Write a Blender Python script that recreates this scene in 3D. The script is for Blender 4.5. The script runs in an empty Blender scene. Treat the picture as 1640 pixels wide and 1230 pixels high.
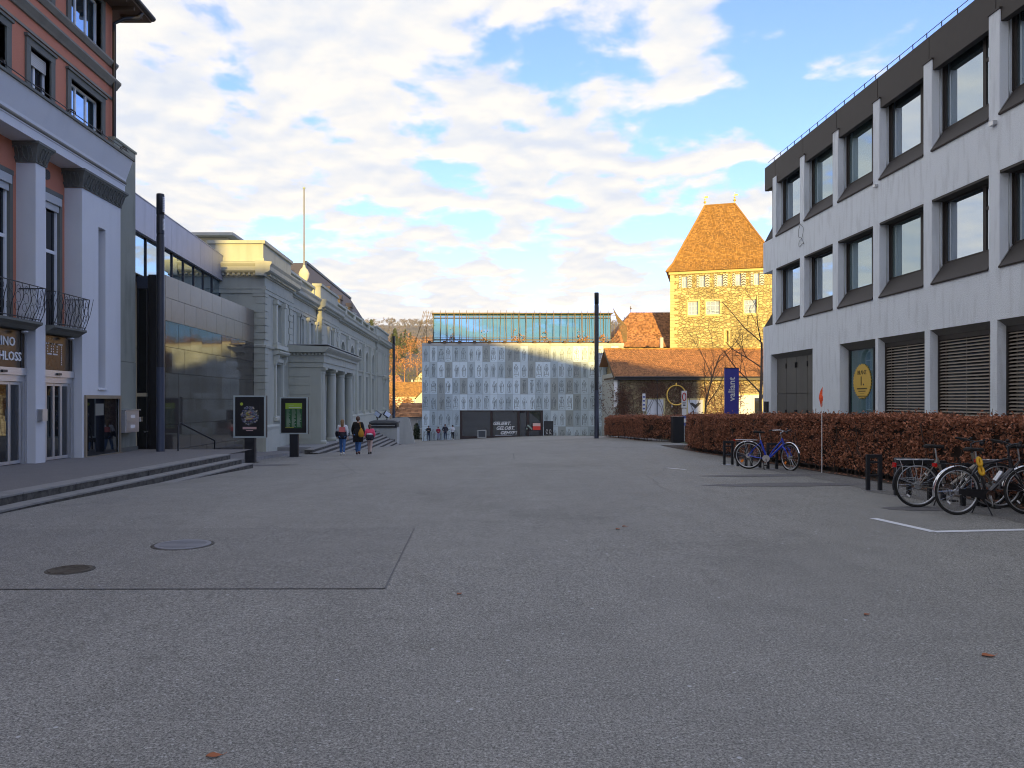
import bpy, bmesh, math, random
from mathutils import Vector, Matrix, noise as mnoise
R = math.radians
random.seed(7)
S = bpy.context.scene
COL = S.collection

# ------------------------------------------------------------------ camera
cam_d = bpy.data.cameras.new('camera'); cam = bpy.data.objects.new('camera', cam_d); COL.objects.link(cam)
cam.location = (0, 0, 1.65); cam.rotation_euler = (R(90), 0, 0)
cam_d.sensor_width = 36; cam_d.lens = 27.04
cam_d.shift_x = 0.0354; cam_d.shift_y = 0.0159
cam_d.clip_end = 6000; cam_d.clip_start = 0.05
S.camera = cam
S.view_settings.view_transform = 'Standard'; S.view_settings.look = 'None'
S.view_settings.exposure = 1.34; S.view_settings.gamma = 1
S.view_settings.use_curve_mapping = False
S.cycles.use_denoising = True
S.cycles.max_bounces = 8; S.cycles.diffuse_bounces = 4; S.cycles.glossy_bounces = 4
S.cycles.sample_clamp_indirect = 6; S.cycles.filter_width = 1.05

# ------------------------------------------------------------------ sun and sky
SUN_EL, SUN_AZ = 5.7, -5.0            # light travels towards +Y, slightly to -X
ld = bpy.data.lights.new('sun', 'SUN'); ld.energy = 4.7; ld.angle = R(0.5); ld.color = (1.0, 0.69, 0.22)
sun = bpy.data.objects.new('sun', ld); COL.objects.link(sun)
tv = Vector((math.sin(R(SUN_AZ))*math.cos(R(SUN_EL)), math.cos(R(SUN_AZ))*math.cos(R(SUN_EL)), -math.sin(R(SUN_EL))))
sun.rotation_euler = tv.to_track_quat('-Z', 'Y').to_euler()
sun.location = (0, -40, 60)

W = bpy.data.worlds.new('World'); S.world = W; W.use_nodes = True
def world_nodes():
    nt = W.node_tree; nt.nodes.clear(); N = nt.nodes.new; L = nt.links.new
    out = N('ShaderNodeOutputWorld'); bg = N('ShaderNodeBackground'); L(bg.outputs[0], out.inputs[0])
    sky = N('ShaderNodeTexSky'); sky.sky_type = 'NISHITA'; sky.sun_disc = False
    sky.sun_elevation = R(SUN_EL + 6); sky.sun_rotation = R(180 - SUN_AZ)
    sky.air_density = 1.0; sky.dust_density = 0.3; sky.ozone_density = 2.5
    bg.inputs[1].default_value = 0.108
    tc = N('ShaderNodeTexCoord'); sp = N('ShaderNodeSeparateXYZ'); L(tc.outputs['Generated'], sp.inputs[0])
    def M(op, a, b=None, clamp=False):
        n = N('ShaderNodeMath'); n.operation = op; n.use_clamp = clamp
        for i, v in enumerate((a, b)):
            if v is None: continue
            if hasattr(v, 'is_linked'): L(v, n.inputs[i])
            else: n.inputs[i].default_value = v
        return n.outputs[0]
    zc = M('MAXIMUM', sp.outputs[2], 0.0)
    den = M('ADD', zc, 0.16)
    px = M('DIVIDE', sp.outputs[0], den); py = M('DIVIDE', sp.outputs[1], den)
    cb = N('ShaderNodeCombineXYZ'); L(px, cb.inputs[0]); L(py, cb.inputs[1])
    def noise(scale, detail, rough, off, dist=0.0):
        mp = N('ShaderNodeMapping'); L(cb.outputs[0], mp.inputs[0]); mp.inputs['Location'].default_value = off
        n = N('ShaderNodeTexNoise'); n.inputs['Scale'].default_value = scale; n.inputs['Detail'].default_value = detail
        n.inputs['Roughness'].default_value = rough; n.inputs['Distortion'].default_value = dist
        L(mp.outputs[0], n.inputs[0]); return n.outputs[0]
    O = (3.1, 1.7, 0.0)
    n1 = noise(4.1, 9, 0.52, O, 0.15)
    n2 = noise(1.1, 3, 0.5, (7.3, 2.2, 0))
    n3 = noise(4.1, 9, 0.52, (3.1, 1.75, 0.0), 0.15)   # the same field, shifted towards the sun: relief of the clouds
    # large blue openings to the right / upper right, dense to the left
    cov = M('ADD', M('MULTIPLY', n1, 0.86), M('MULTIPLY', n2, 0.30))
    thin = M('MULTIPLY', M('SUBTRACT', px, 0.25), 0.07)
    cov = M('SUBTRACT', cov, thin)
    def bump(cx, cy, rx, ry, amt):      # openings and banks of this particular cloud field
        a = M('POWER', M('DIVIDE', M('SUBTRACT', px, cx), rx), 2); b = M('POWER', M('DIVIDE', M('SUBTRACT', py, cy), ry), 2)
        return M('MULTIPLY', M('EXPONENT', M('MULTIPLY', M('ADD', a, b), -1.0)), amt)
    for g in ((.62, 1.4, .28, .38, -.13), (-.62, 2.55, .38, .16, -.11), (.05, 2.9, .3, .12, -.05), (-.45, 1.55, .35, .4, .05), (.25, 2.0, .35, .25, .06)):
        cov = M('ADD', cov, bump(*g))
    mr = N('ShaderNodeMapRange'); mr.interpolation_type = 'SMOOTHSTEP'
    L(cov, mr.inputs[0]); mr.inputs[1].default_value = 0.50; mr.inputs[2].default_value = 0.60
    # cloud colours
    rel = M('MULTIPLY', M('SUBTRACT', n1, n3), 4.5)
    shade = M('ADD', rel, M('MULTIPLY', M('SUBTRACT', n2, 0.5), -1.2))
    mr2 = N('ShaderNodeMapRange'); L(shade, mr2.inputs[0]); mr2.inputs[1].default_value = -0.55; mr2.inputs[2].default_value = 0.5
    mc = N('ShaderNodeMix'); mc.data_type = 'RGBA'; L(mr2.outputs[0], mc.inputs[0])
    mc.inputs[6].default_value = (2.75, 3.0, 3.5, 1); mc.inputs[7].default_value = (3.95, 3.8, 3.58, 1)
    # tint and lift the clear sky
    hsv = N('ShaderNodeMix'); hsv.data_type = 'RGBA'; hsv.blend_type = 'MULTIPLY'; hsv.inputs[0].default_value = 1
    cl = N('ShaderNodeVectorMath'); cl.operation = 'MINIMUM'; L(sky.outputs[0], cl.inputs[0]); cl.inputs[1].default_value = (5.0, 5.2, 5.6)
    L(cl.outputs[0], hsv.inputs[6]); hsv.inputs[7].default_value = (SKYT[0], SKYT[1], SKYT[2], 1)
    mx = N('ShaderNodeMix'); mx.data_type = 'RGBA'; L(mr.outputs[0], mx.inputs[0])
    L(hsv.outputs[2], mx.inputs[6]); L(mc.outputs[2], mx.inputs[7])
    # pale haze towards the horizon
    hz = M('POWER', M('SUBTRACT', 1.0, zc), 11.0)
    hz = M('MULTIPLY', hz, 0.75)
    mh = N('ShaderNodeMix'); mh.data_type = 'RGBA'; L(hz, mh.inputs[0]); L(mx.outputs[2], mh.inputs[6])
    mh.inputs[7].default_value = (4.0, 3.95, 4.0, 1)
    L(mh.outputs[2], bg.inputs[0])
SKYT = (1.0, 1.02, 1.55)
world_nodes()

# ------------------------------------------------------------------ materials
MATS = {}
def mat(name, col, rough=0.8, metal=0.0, spec=0.5, var=0.0, vscale=3.0, fine=0.0, fscale=60.0, bump=0.0, bscale=80.0,
        island=0.0, stain=0.0, sscale=0.6, stretch=(1, 1, 1), two=None, twoscale=5.0, coat=0.0, emis=None):
    if name in MATS: return MATS[name]
    m = bpy.data.materials.new(name); m.use_nodes = True; MATS[name] = m
    nt = m.node_tree; N = nt.nodes.new; L = nt.links.new
    p = nt.nodes['Principled BSDF']
    p.inputs['Roughness'].default_value = rough; p.inputs['Metallic'].default_value = metal
    p.inputs['Specular IOR Level'].default_value = spec; p.inputs['Coat Weight'].default_value = coat
    rgb = N('ShaderNodeRGB'); rgb.outputs[0].default_value = (*col, 1); cur = rgb.outputs[0]
    tc = N('ShaderNodeTexCoord'); mp = N('ShaderNodeMapping'); L(tc.outputs['Object'], mp.inputs[0]); mp.inputs['Scale'].default_value = stretch
    def noise(s, d=4, r=0.6):
        n = N('ShaderNodeTexNoise'); n.inputs['Scale'].default_value = s; n.inputs['Detail'].default_value = d
        n.inputs['Roughness'].default_value = r; L(mp.outputs[0], n.inputs[0]); return n.outputs[0]
    def scalecol(cur, fac_out, amt):     # multiply by 1 + amt*(2f-1)
        a = N('ShaderNodeMath'); a.operation = 'MULTIPLY_ADD'; L(fac_out, a.inputs[0]); a.inputs[1].default_value = 2*amt; a.inputs[2].default_value = 1-amt
        v = N('ShaderNodeVectorMath'); v.operation = 'SCALE'; L(cur, v.inputs[0]); L(a.outputs[0], v.inputs['Scale']); return v.outputs[0]
    if two:
        r = N('ShaderNodeMapRange'); L(noise(twoscale, 5), r.inputs[0]); r.inputs[1].default_value = .4; r.inputs[2].default_value = .62
        mx = N('ShaderNodeMix'); mx.data_type = 'RGBA'; L(r.outputs[0], mx.inputs[0]); L(cur, mx.inputs[6]); mx.inputs[7].default_value = (*two, 1); cur = mx.outputs[2]
    if var: cur = scalecol(cur, noise(vscale), var)
    if fine: cur = scalecol(cur, noise(fscale, 2, .7), fine)
    if island:
        g = N('ShaderNodeNewGeometry'); cur = scalecol(cur, g.outputs['Random Per Island'], island)
    if stain:
        mp2 = N('ShaderNodeMapping'); L(tc.outputs['Object'], mp2.inputs[0]); mp2.inputs['Scale'].default_value = (1, 1, .18)
        n = N('ShaderNodeTexNoise'); n.inputs['Scale'].default_value = sscale*4; n.inputs['Detail'].default_value = 5; L(mp2.outputs[0], n.inputs[0])
        r = N('ShaderNodeMapRange'); L(n.outputs[0], r.inputs[0]); r.inputs[1].default_value = .5; r.inputs[2].default_value = .72
        r.inputs[3].default_value = 1; r.inputs[4].default_value = 1-stain
        v = N('ShaderNodeVectorMath'); v.operation = 'SCALE'; L(cur, v.inputs[0]); L(r.outputs[0], v.inputs['Scale']); cur = v.outputs[0]
    L(cur, p.inputs['Base Color'])
    if bump:
        b = N('ShaderNodeBump'); b.inputs['Strength'].default_value = bump; b.inputs['Distance'].default_value = .02
        L(noise(bscale, 3), b.inputs['Height']); L(b.outputs[0], p.inputs['Normal'])
    if emis:
        p.inputs['Emission Color'].default_value = (*emis[0], 1); p.inputs['Emission Strength'].default_value = emis[1]
    return m

def glass_mat(name, col, mirror=0.45, rough=0.02, tint=(.9, .95, 1), wob=0.0):
    m = bpy.data.materials.new(name); m.use_nodes = True; MATS[name] = m
    nt = m.node_tree; N = nt.nodes.new; L = nt.links.new
    p = nt.nodes['Principled BSDF']; p.inputs['Base Color'].default_value = (*col, 1); p.inputs['Roughness'].default_value = .5; p.inputs['Specular IOR Level'].default_value = 0
    g = N('ShaderNodeBsdfGlossy'); g.inputs['Roughness'].default_value = rough; g.inputs['Color'].default_value = (*tint, 1)
    lw = N('ShaderNodeFresnel'); lw.inputs[0].default_value = 1.5
    mr = N('ShaderNodeMapRange'); L(lw.outputs[0], mr.inputs[0]); mr.inputs[3].default_value = mirror; mr.inputs[4].default_value = 1
    mx = N('ShaderNodeMixShader'); L(mr.outputs[0], mx.inputs[0]); L(p.outputs[0], mx.inputs[1]); L(g.outputs[0], mx.inputs[2])
    if wob:
        tc = N('ShaderNodeTexCoord'); n = N('ShaderNodeTexNoise'); L(tc.outputs['Object'], n.inputs[0]); n.inputs['Scale'].default_value = .8
        b = N('ShaderNodeBump'); b.inputs['Strength'].default_value = wob; b.inputs['Distance'].default_value = .05; L(n.outputs[0], b.inputs['Height'])
        L(b.outputs[0], g.inputs['Normal'])
    L(mx.outputs[0], nt.nodes['Material Output'].inputs[0]); return m

def asphalt_mat(name, col, speck=0.62, stains=True):
    m = bpy.data.materials.new(name); m.use_nodes = True; MATS[name] = m
    nt = m.node_tree; N = nt.nodes.new; L = nt.links.new
    p = nt.nodes['Principled BSDF']; p.inputs['Roughness'].default_value = .78; p.inputs['Specular IOR Level'].default_value = .4
    tc = N('ShaderNodeTexCoord')
    def noise(s, d=3, r=.6, sc=(1, 1, 1)):
        mp = N('ShaderNodeMapping'); L(tc.outputs['Object'], mp.inputs[0]); mp.inputs['Scale'].default_value = sc
        n = N('ShaderNodeTexNoise'); n.inputs['Scale'].default_value = s; n.inputs['Detail'].default_value = d; n.inputs['Roughness'].default_value = r
        L(mp.outputs[0], n.inputs[0]); return n.outputs[0]
    def rng(o, a, b, c, d):
        r = N('ShaderNodeMapRange'); L(o, r.inputs[0]); r.inputs[1].default_value = a; r.inputs[2].default_value = b; r.inputs[3].default_value = c; r.inputs[4].default_value = d; return r.outputs[0]
    def mul(a, b):
        n = N('ShaderNodeMath'); n.operation = 'MULTIPLY'; L(a, n.inputs[0]); L(b, n.inputs[1]); return n.outputs[0]
    f = rng(noise(75, 3, .75), .36, .64, 1-speck, 1+speck)
    f = mul(f, rng(noise(28, 2, .6), .38, .62, .86, 1.14))
    f = mul(f, rng(noise(210, 2, .7), .36, .64, .66, 1.34))
    f = mul(f, rng(noise(.35, 5, .62, (1, .6, 1)), .3, .7, .93, 1.06))
    f = mul(f, rng(noise(2.2, 4, .6), .3, .7, .93, 1.07))
    if stains:
        f = mul(f, rng(noise(.16, 6, .66, (1, .8, 1)), .53, .60, 1.0, .86))
        f = mul(f, rng(noise(.7, 7, .75, (1.6, .2, 1)), .42, .66, 1.04, .93))
        f = mul(f, rng(noise(1.3, 5, .7), .60, .64, 1.0, .92))
    v = N('ShaderNodeVectorMath'); v.operation = 'SCALE'; v.inputs[0].default_value = col; L(f, v.inputs['Scale'])
    # pale stones in the mix
    vo = N('ShaderNodeTexVoronoi'); vo.inputs['Scale'].default_value = 55; L(tc.outputs['Object'], vo.inputs[0])
    sep = N('ShaderNodeSeparateColor'); L(vo.outputs['Color'], sep.inputs[0])
    pick = rng(sep.outputs[0], .955, .96, 0, .8); near = rng(vo.outputs['Distance'], .3, .45, 1, 0)
    mx = N('ShaderNodeMix'); mx.data_type = 'RGBA'; L(mul(pick, near), mx.inputs[0]); L(v.outputs[0], mx.inputs[6]); mx.inputs[7].default_value = (.42, .42, .42, 1)
    vb = N('ShaderNodeTexVoronoi'); vb.inputs['Scale'].default_value = 9; L(tc.outputs['Object'], vb.inputs[0])
    sp2 = N('ShaderNodeSeparateColor'); L(vb.outputs['Color'], sp2.inputs[0])
    mx2 = N('ShaderNodeMix'); mx2.data_type = 'RGBA'; L(mul(rng(sp2.outputs[1], .95, .96, 0, .8), rng(vb.outputs['Distance'], .1, .14, 1, 0)), mx2.inputs[0])
    L(mx.outputs[2], mx2.inputs[6]); mx2.inputs[7].default_value = (.5, .51, .54, 1)
    L(mx2.outputs[2], p.inputs['Base Color'])
    b = N('ShaderNodeBump'); b.inputs['Strength'].default_value = .35; b.inputs['Distance'].default_value = .006; L(noise(90, 3, .7), b.inputs['Height']); L(b.outputs[0], p.inputs['Normal'])
    return m

def rubble_mat(name, c1, c2, scale=2.2, mortar=(.30, .24, .12)):
    m = bpy.data.materials.new(name); m.use_nodes = True; MATS[name] = m
    nt = m.node_tree; N = nt.nodes.new; L = nt.links.new
    p = nt.nodes['Principled BSDF']; p.inputs['Roughness'].default_value = .9
    tc = N('ShaderNodeTexCoord'); mp = N('ShaderNodeMapping'); L(tc.outputs['Object'], mp.inputs[0]); mp.inputs['Scale'].default_value = (1, 1, 1.5)
    nz = N('ShaderNodeTexNoise'); nz.inputs['Scale'].default_value = 3; L(mp.outputs[0], nz.inputs[0])
    add = N('ShaderNodeVectorMath'); add.operation = 'MULTIPLY_ADD'; L(nz.outputs['Color'], add.inputs[0]); add.inputs[1].default_value = (.25, .25, .25); L(mp.outputs[0], add.inputs[2])
    v1 = N('ShaderNodeTexVoronoi'); v1.inputs['Scale'].default_value = scale; L(add.outputs[0], v1.inputs[0])
    v2 = N('ShaderNodeTexVoronoi'); v2.feature = 'DISTANCE_TO_EDGE'; v2.inputs['Scale'].default_value = scale; L(add.outputs[0], v2.inputs[0])
    sep = N('ShaderNodeSeparateColor'); L(v1.outputs['Color'], sep.inputs[0])
    mx = N('ShaderNodeMix'); mx.data_type = 'RGBA'; L(sep.outputs[0], mx.inputs[0]); mx.inputs[6].default_value = (*c1, 1); mx.inputs[7].default_value = (*c2, 1)
    r = N('ShaderNodeMapRange'); L(v2.outputs['Distance'], r.inputs[0]); r.inputs[1].default_value = .02; r.inputs[2].default_value = .09
    m2 = N('ShaderNodeMix'); m2.data_type = 'RGBA'; L(r.outputs[0], m2.inputs[0]); m2.inputs[6].default_value = (*mortar, 1); L(mx.outputs[2], m2.inputs[7])
    n3 = N('ShaderNodeTexNoise'); n3.inputs['Scale'].default_value = .7; n3.inputs['Detail'].default_value = 5; L(tc.outputs['Object'], n3.inputs[0])
    r3 = N('ShaderNodeMapRange'); L(n3.outputs[0], r3.inputs[0]); r3.inputs[1].default_value = .3; r3.inputs[2].default_value = .7; r3.inputs[3].default_value = .82; r3.inputs[4].default_value = 1.15
    sc = N('ShaderNodeVectorMath'); sc.operation = 'SCALE'; L(m2.outputs[2], sc.inputs[0]); L(r3.outputs[0], sc.inputs['Scale'])
    L(sc.outputs[0], p.inputs['Base Color'])
    b = N('ShaderNodeBump'); b.inputs['Strength'].default_value = 1; b.inputs['Distance'].default_value = .16; L(r.outputs[0], b.inputs['Height']); L(b.outputs[0], p.inputs['Normal'])
    return m

ASPH = asphalt_mat('asphalt', (.208, .206, .192))
ASPH2 = asphalt_mat('asphalt_patch', (.190, .188, .177), .6, False)
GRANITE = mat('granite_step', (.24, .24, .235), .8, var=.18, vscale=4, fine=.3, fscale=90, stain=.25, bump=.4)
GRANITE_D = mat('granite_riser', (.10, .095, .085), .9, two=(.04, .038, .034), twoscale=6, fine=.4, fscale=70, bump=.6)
TERR = mat('terrace_paving', (.155, .15, .15), .85, var=.15, fine=.5, fscale=45, bump=.6, bscale=50)
STUCCO = mat('white_stucco', (.80, .86, .93), .9, var=.05, vscale=.8, fine=.07, fscale=60, bump=1.0, bscale=38, stain=.16, sscale=1.3)
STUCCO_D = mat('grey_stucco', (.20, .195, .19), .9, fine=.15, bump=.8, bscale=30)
BROWN = mat('brown_metal', (.048, .041, .038), .6, var=.12, vscale=5, metal=.3)
DKMETAL = mat('dark_metal', (.03, .032, .038), .45, metal=.5, var=.1)
BLACK = mat('black_paint', (.012, .012, .014), .4)
RUBBER = mat('rubber', (.015, .015, .015), .8)
ALU = mat('aluminium', (.55, .56, .58), .35, metal=.8, var=.08)
CHROME = mat('chrome', (.75, .76, .78), .18, metal=1)
GREYPAINT = mat('grey_door', (.12, .115, .105), .6, var=.12, stain=.2)
GREYWALL = mat('grey_render', (.36, .37, .39), .88, var=.07, vscale=1.2, fine=.06, bump=.25, stain=.07)
GREYWALL2 = mat('pale_render', (.60, .62, .65), .88, var=.05, vscale=1.2, fine=.05, bump=.2, stain=.06)
GREENC = mat('greenish_concrete', (.24, .255, .215), .9, var=.14, vscale=1.5, stain=.3, fine=.08)
REDST = mat('red_stucco', (.52, .20, .125), .9, var=.06, fine=.12, fscale=50, bump=.5, bscale=50)
DKSTONE = mat('dark_sandstone', (.135, .14, .125), .85, var=.15, fine=.15, bump=.3, stain=.15)
OLIVE = mat('olive_cornice', (.22, .215, .185), .85, var=.12, fine=.1, stain=.15)
PLASTER = mat('sage_plaster', (.375, .395, .345), .85, var=.06, vscale=1.0, fine=.05, stain=.14, bump=.15)
PLASTER_L = mat('pale_plaster', (.46, .48, .42), .85, var=.06, fine=.05, stain=.10, bump=.15)
CREAM = mat('cream_plaster', (.58, .55, .42), .85, var=.06, fine=.05, stain=.1)
WHITEW = mat('white_frame', (.72, .74, .76), .5)
POLST = mat('polished_stone', (.05, .045, .04), .05, spec=.6, var=.25, vscale=2.0, fine=.2, fscale=30, island=.1)
FASCIA = mat('zinc_fascia', (.38, .39, .45), .5, metal=.25, var=.08, stain=.12)
SLATE = mat('slate_roof', (.085, .07, .062), .7, island=.25, var=.2)
CONC = mat('pale_concrete', (.42, .43, .41), .9, var=.1, fine=.1, stain=.12)
CONC_D = mat('dark_concrete', (.13, .135, .135), .9, var=.15, fine=.15)
PAN = [mat('panel_stone_a', (0.551, 0.652, 0.696), .8, var=.10, vscale=2.5, fine=.12, stretch=(1, 1, .4)),
       mat('panel_stone_b', (0.435, 0.522, 0.558), .8, var=.12, vscale=2.5, fine=.14, stretch=(1, 1, .4)),
       mat('panel_stone_c', (0.355, 0.399, 0.392), .8, var=.14, vscale=2.5, fine=.16, stretch=(1, 1, .4)),
       mat('panel_stone_d', (0.644, 0.756, 0.812), .8, var=.09, vscale=2.5, fine=.12, stretch=(1, 1, .4))]
RELIEF = mat('carved_line', (.17, .195, .20), .9)
TILE = mat('clay_tile', (.33, .175, .045), .85, island=.35, var=.15, vscale=.8, fine=.2)
TILE_D = mat('old_clay_tile', (.36, .175, .078), .9, island=.5, var=.25, vscale=.7, fine=.2)
RUBBLE = rubble_mat('tower_rubble', (.56, .48, .22), (.34, .26, .11), 2.3, (.50, .42, .20))
RUBBLE_W = rubble_mat('range_rubble', (.42, .34, .2), (.25, .19, .11), 3.0)
LIME = mat('limestone_surround', (.52, .44, .22), .85, var=.08)
WOODC = mat('weathered_wood', (.10, .065, .04), .85, var=.3, fine=.2, stretch=(1, 1, .2))
SHUTW = mat('shutter_white', (.55, .54, .50), .6)
GL_R = glass_mat('office_glass', (.04, .06, .07), .5, tint=(.78, .9, 1))
GL_R2 = glass_mat('office_glass_b', (.10, .15, .15), .38, tint=(.75, .9, 1)); GL_R3 = glass_mat('office_glass_c', (.02, .03, .035), .6, tint=(.8, .9, 1))
GL_D = glass_mat('dark_glass', (.008, .009, .011), .04)
GL_S = glass_mat('classical_glass', (.30, .37, .45), .18)
GL_M = glass_mat('museum_glass', (.03, .14, .19), .5, rough=.006, tint=(.45, .78, 1))
GL_T = glass_mat('teal_glass', (.035, .10, .10), .20)
GL_E = glass_mat('entrance_glass', (.022, .025, .03), .16)
BLIND = mat('blind_slat', (.30, .26, .22), .6)
GOLD = mat('gold_sticker', (.72, .47, .08), .45)
GOLDM = mat('gold_ring', (.85, .55, .12), .3, metal=.7)
INK = mat('ink', (.03, .028, .02), .7)
WHITE = mat('white_paint', (.8, .8, .8), .6)
LINE = mat('road_line', (.62, .64, .68), .8, var=.15, vscale=9, fine=.3, fscale=70)
BLUEP = mat('banner_blue', (.05, .05, .32), .5)
BIKEB = mat('bike_blue', (.012, .05, .48), .3, coat=.6)
BIKEK = mat('bike_black', (.02, .02, .024), .3, coat=.5)
BIKEG = mat('bike_grey', (.22, .20, .17), .35, metal=.5)
YELLOW = mat('yellow_plastic', (.75, .42, .02), .5)
ORANGE = mat('flag_orange', (.9, .10, .02), .7)
REDR = mat('red_reflector', (.5, .01, .01), .25)
ORR = mat('orange_reflector', (.9, .25, .02), .3)
LEAF = mat('beech_leaf', (.32, .13, .07), .75, island=.65)
LEAF2 = mat('dead_leaf', (.30, .10, .04), .8, island=.4)
TWIG = mat('twig', (.07, .05, .04), .9, var=.2)
BARK = mat('bark', (.085, .062, .048), .95, var=.3, vscale=8)
VINE = mat('vine', (.12, .06, .035), .9, island=.5)
GRASSM = mat('grass_ground', (.06, .075, .03), .95, var=.4, vscale=1.5, fine=.3)
FIELD = mat('autumn_field', (.13, .11, .085), .95, two=(.07, .06, .055), twoscale=.02, var=.5, vscale=.02, fine=.3, fscale=.3)
WOODL = mat('autumn_wood', (.34, .165, .06), .95, island=.55)
WOODG = mat('olive_wood', (.16, .14, .04), .95, island=.5)
CONIF = mat('conifer', (.075, .10, .028), .95, island=.5)
RIDGE = mat('bare_ridge_wood', (.12, .105, .11), .95, island=.3)
SKIN = mat('skin', (.50, .30, .22), .6)

# ------------------------------------------------------------------ mesh helpers
class MB:
    def __init__(s): s.v = []; s.f = []; s.sm = []; s.isl = []
    def add(s, vs, fs, smooth=False):
        o = len(s.v); s.isl.append((o, len(vs), len(s.f), len(fs))); s.v += [tuple(v) for v in vs]; s.f += [tuple(o+i for i in f) for f in fs]; s.sm += [smooth]*len(fs); return s
    def hexa(s, p):   # p: 8 points, bottom 4 (ccw) then top 4
        return s.add(p, [(3, 2, 1, 0), (4, 5, 6, 7), (0, 1, 5, 4), (1, 2, 6, 5), (2, 3, 7, 6), (3, 0, 4, 7)])
    def box(s, x0, x1, y0, y1, z0, z1):
        return s.hexa([(x0, y0, z0), (x1, y0, z0), (x1, y1, z0), (x0, y1, z0), (x0, y0, z1), (x1, y0, z1), (x1, y1, z1), (x0, y1, z1)])
    def cyl(s, p0, p1, r0, r1=None, n=10, caps=True):
        r1 = r0 if r1 is None else r1
        p0, p1 = Vector(p0), Vector(p1); d = (p1-p0)
        if d.length < 1e-6: return s
        d.normalize(); a = d.orthogonal().normalized(); b = d.cross(a); vs = []
        for p, r in ((p0, r0), (p1, r1)):
            for i in range(n):
                t = 2*math.pi*i/n; vs.append(p + a*math.cos(t)*r + b*math.sin(t)*r)
        fs = [(i, (i+1) % n, n+(i+1) % n, n+i) for i in range(n)]
        s.add(vs, fs, n > 5)
        if caps: s.add([vs[i] for i in range(n)], [tuple(reversed(range(n)))]); s.add([vs[n+i] for i in range(n)], [tuple(range(n))])
        return s
    def tube(s, pts, r, n=8, closed=False, radii=None):
        pts = [Vector(p) for p in pts]; m = len(pts); vs = []; up = None
        for i, p in enumerate(pts):
            if closed: d = pts[(i+1) % m]-pts[i-1]
            else: d = pts[min(i+1, m-1)]-pts[max(i-1, 0)]
            d.normalize()
            if up is None: up = d.orthogonal().normalized()
            up = (up - d*up.dot(d));
            up = up.normalized() if up.length > 1e-4 else d.orthogonal().normalized()
            b = d.cross(up); rr = radii[i] if radii else r
            for k in range(n):
                t = 2*math.pi*k/n; vs.append(p+up*math.cos(t)*rr+b*math.sin(t)*rr)
        fs = []
        for i in range(m if closed else m-1):
            j = (i+1) % m
            for k in range(n): fs.append((i*n+k, i*n+(k+1) % n, j*n+(k+1) % n, j*n+k))
        s.add(vs, fs, True)
        if not closed: s.add(vs[:n], [tuple(reversed(range(n)))]); s.add(vs[-n:], [tuple(range(n))])
        return s
    def prism(s, poly, o, ax, ay, az, d):   # polygon (2-D) in plane o + ax*u + ay*v, extruded along az by d
        o, ax, ay, az = map(Vector, (o, ax, ay, az)); n = len(poly)
        a = [o+ax*u+ay*v for u, v in poly]; b = [p+az*d for p in a]
        s.add(a+b, [tuple(reversed(range(n))), tuple(range(n, 2*n))]+[(i, (i+1) % n, n+(i+1) % n, n+i) for i in range(n)]); return s
    def lathe(s, c, prof, n=16):   # prof: (r, z) pairs
        c = Vector(c); vs = []
        for r, z in prof:
            for k in range(n):
                t = 2*math.pi*k/n; vs.append(c+Vector((r*math.cos(t), r*math.sin(t), z)))
        fs = [(i*n+k, i*n+(k+1) % n, (i+1)*n+(k+1) % n, (i+1)*n+k) for i in range(len(prof)-1) for k in range(n)]
        s.add(vs, fs, True); s.add(vs[-n:], [tuple(range(n))]); return s
    def ball(s, c, r, sx=1, sy=1, sz=1, n=10):
        c = Vector(c); vs = []; m = n//2+1
        for i in range(m+1):
            a = math.pi*i/m
            for k in range(n):
                t = 2*math.pi*k/n; vs.append(c+Vector((r*sx*math.sin(a)*math.cos(t), r*sy*math.sin(a)*math.sin(t), r*sz*math.cos(a))))
        s.add(vs, [(i*n+k, (i+1)*n+k, (i+1)*n+(k+1) % n, i*n+(k+1) % n) for i in range(m) for k in range(n)], True); return s
    def quad(s, a, b, c, d): return s.add([a, b, c, d], [(0, 1, 2, 3)])
    def mesh(s, name, m):
        me = bpy.data.meshes.new(name); me.from_pydata(s.v, [], s.f)
        me.polygons.foreach_set('use_smooth', s.sm)
        if m: me.materials.append(m)
        me.update(); return me
    def each(s, name, m, parent=None, world=True):      # one object for every piece added
        out = []
        for o, nv, fo, nf in s.isl:
            q = MB(); q.v = s.v[o:o+nv]; q.f = [tuple(i-o for i in f) for f in s.f[fo:fo+nf]]; q.sm = s.sm[fo:fo+nf]; out.append(q.build(name, m, parent, world))
        return out
    def build(s, name, m, parent=None, world=True, **tags):
        root = parent
        off = Vector((0, 0, 0))
        if world:
            while root is not None: off += root.location; root = root.parent
            if off.length: s.v = [(x-off.x, y-off.y, z-off.z) for x, y, z in s.v]
        ob = bpy.data.objects.new(name, s.mesh(name, m)); COL.objects.link(ob); ob.parent = parent
        for k, v in tags.items(): ob[k] = v
        return ob

def thing(name, label, cat, loc=(0, 0, 0), rz=0.0, group=None):
    o = bpy.data.objects.new(name, None); COL.objects.link(o); o.location = loc; o.rotation_euler = (0, 0, rz)
    o['label'] = label; o['category'] = cat
    if group: o['group'] = group
    return o
def inst(name, me, parent=None, loc=(0, 0, 0), rot=(0, 0, 0), world=True, **tags):
    o = bpy.data.objects.new(name, me); COL.objects.link(o); o.parent = parent
    l = Vector(loc)
    if world:
        r = parent
        while r is not None: l = l-r.location; r = r.parent
    o.location = l; o.rotation_euler = rot
    for k, v in tags.items(): o[k] = v
    return o
def copy_tree(o, parent=None):
    c = o.copy(); COL.objects.link(c); c.parent = parent
    for ch in list(o.children): copy_tree(ch, c)
    return c

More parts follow.
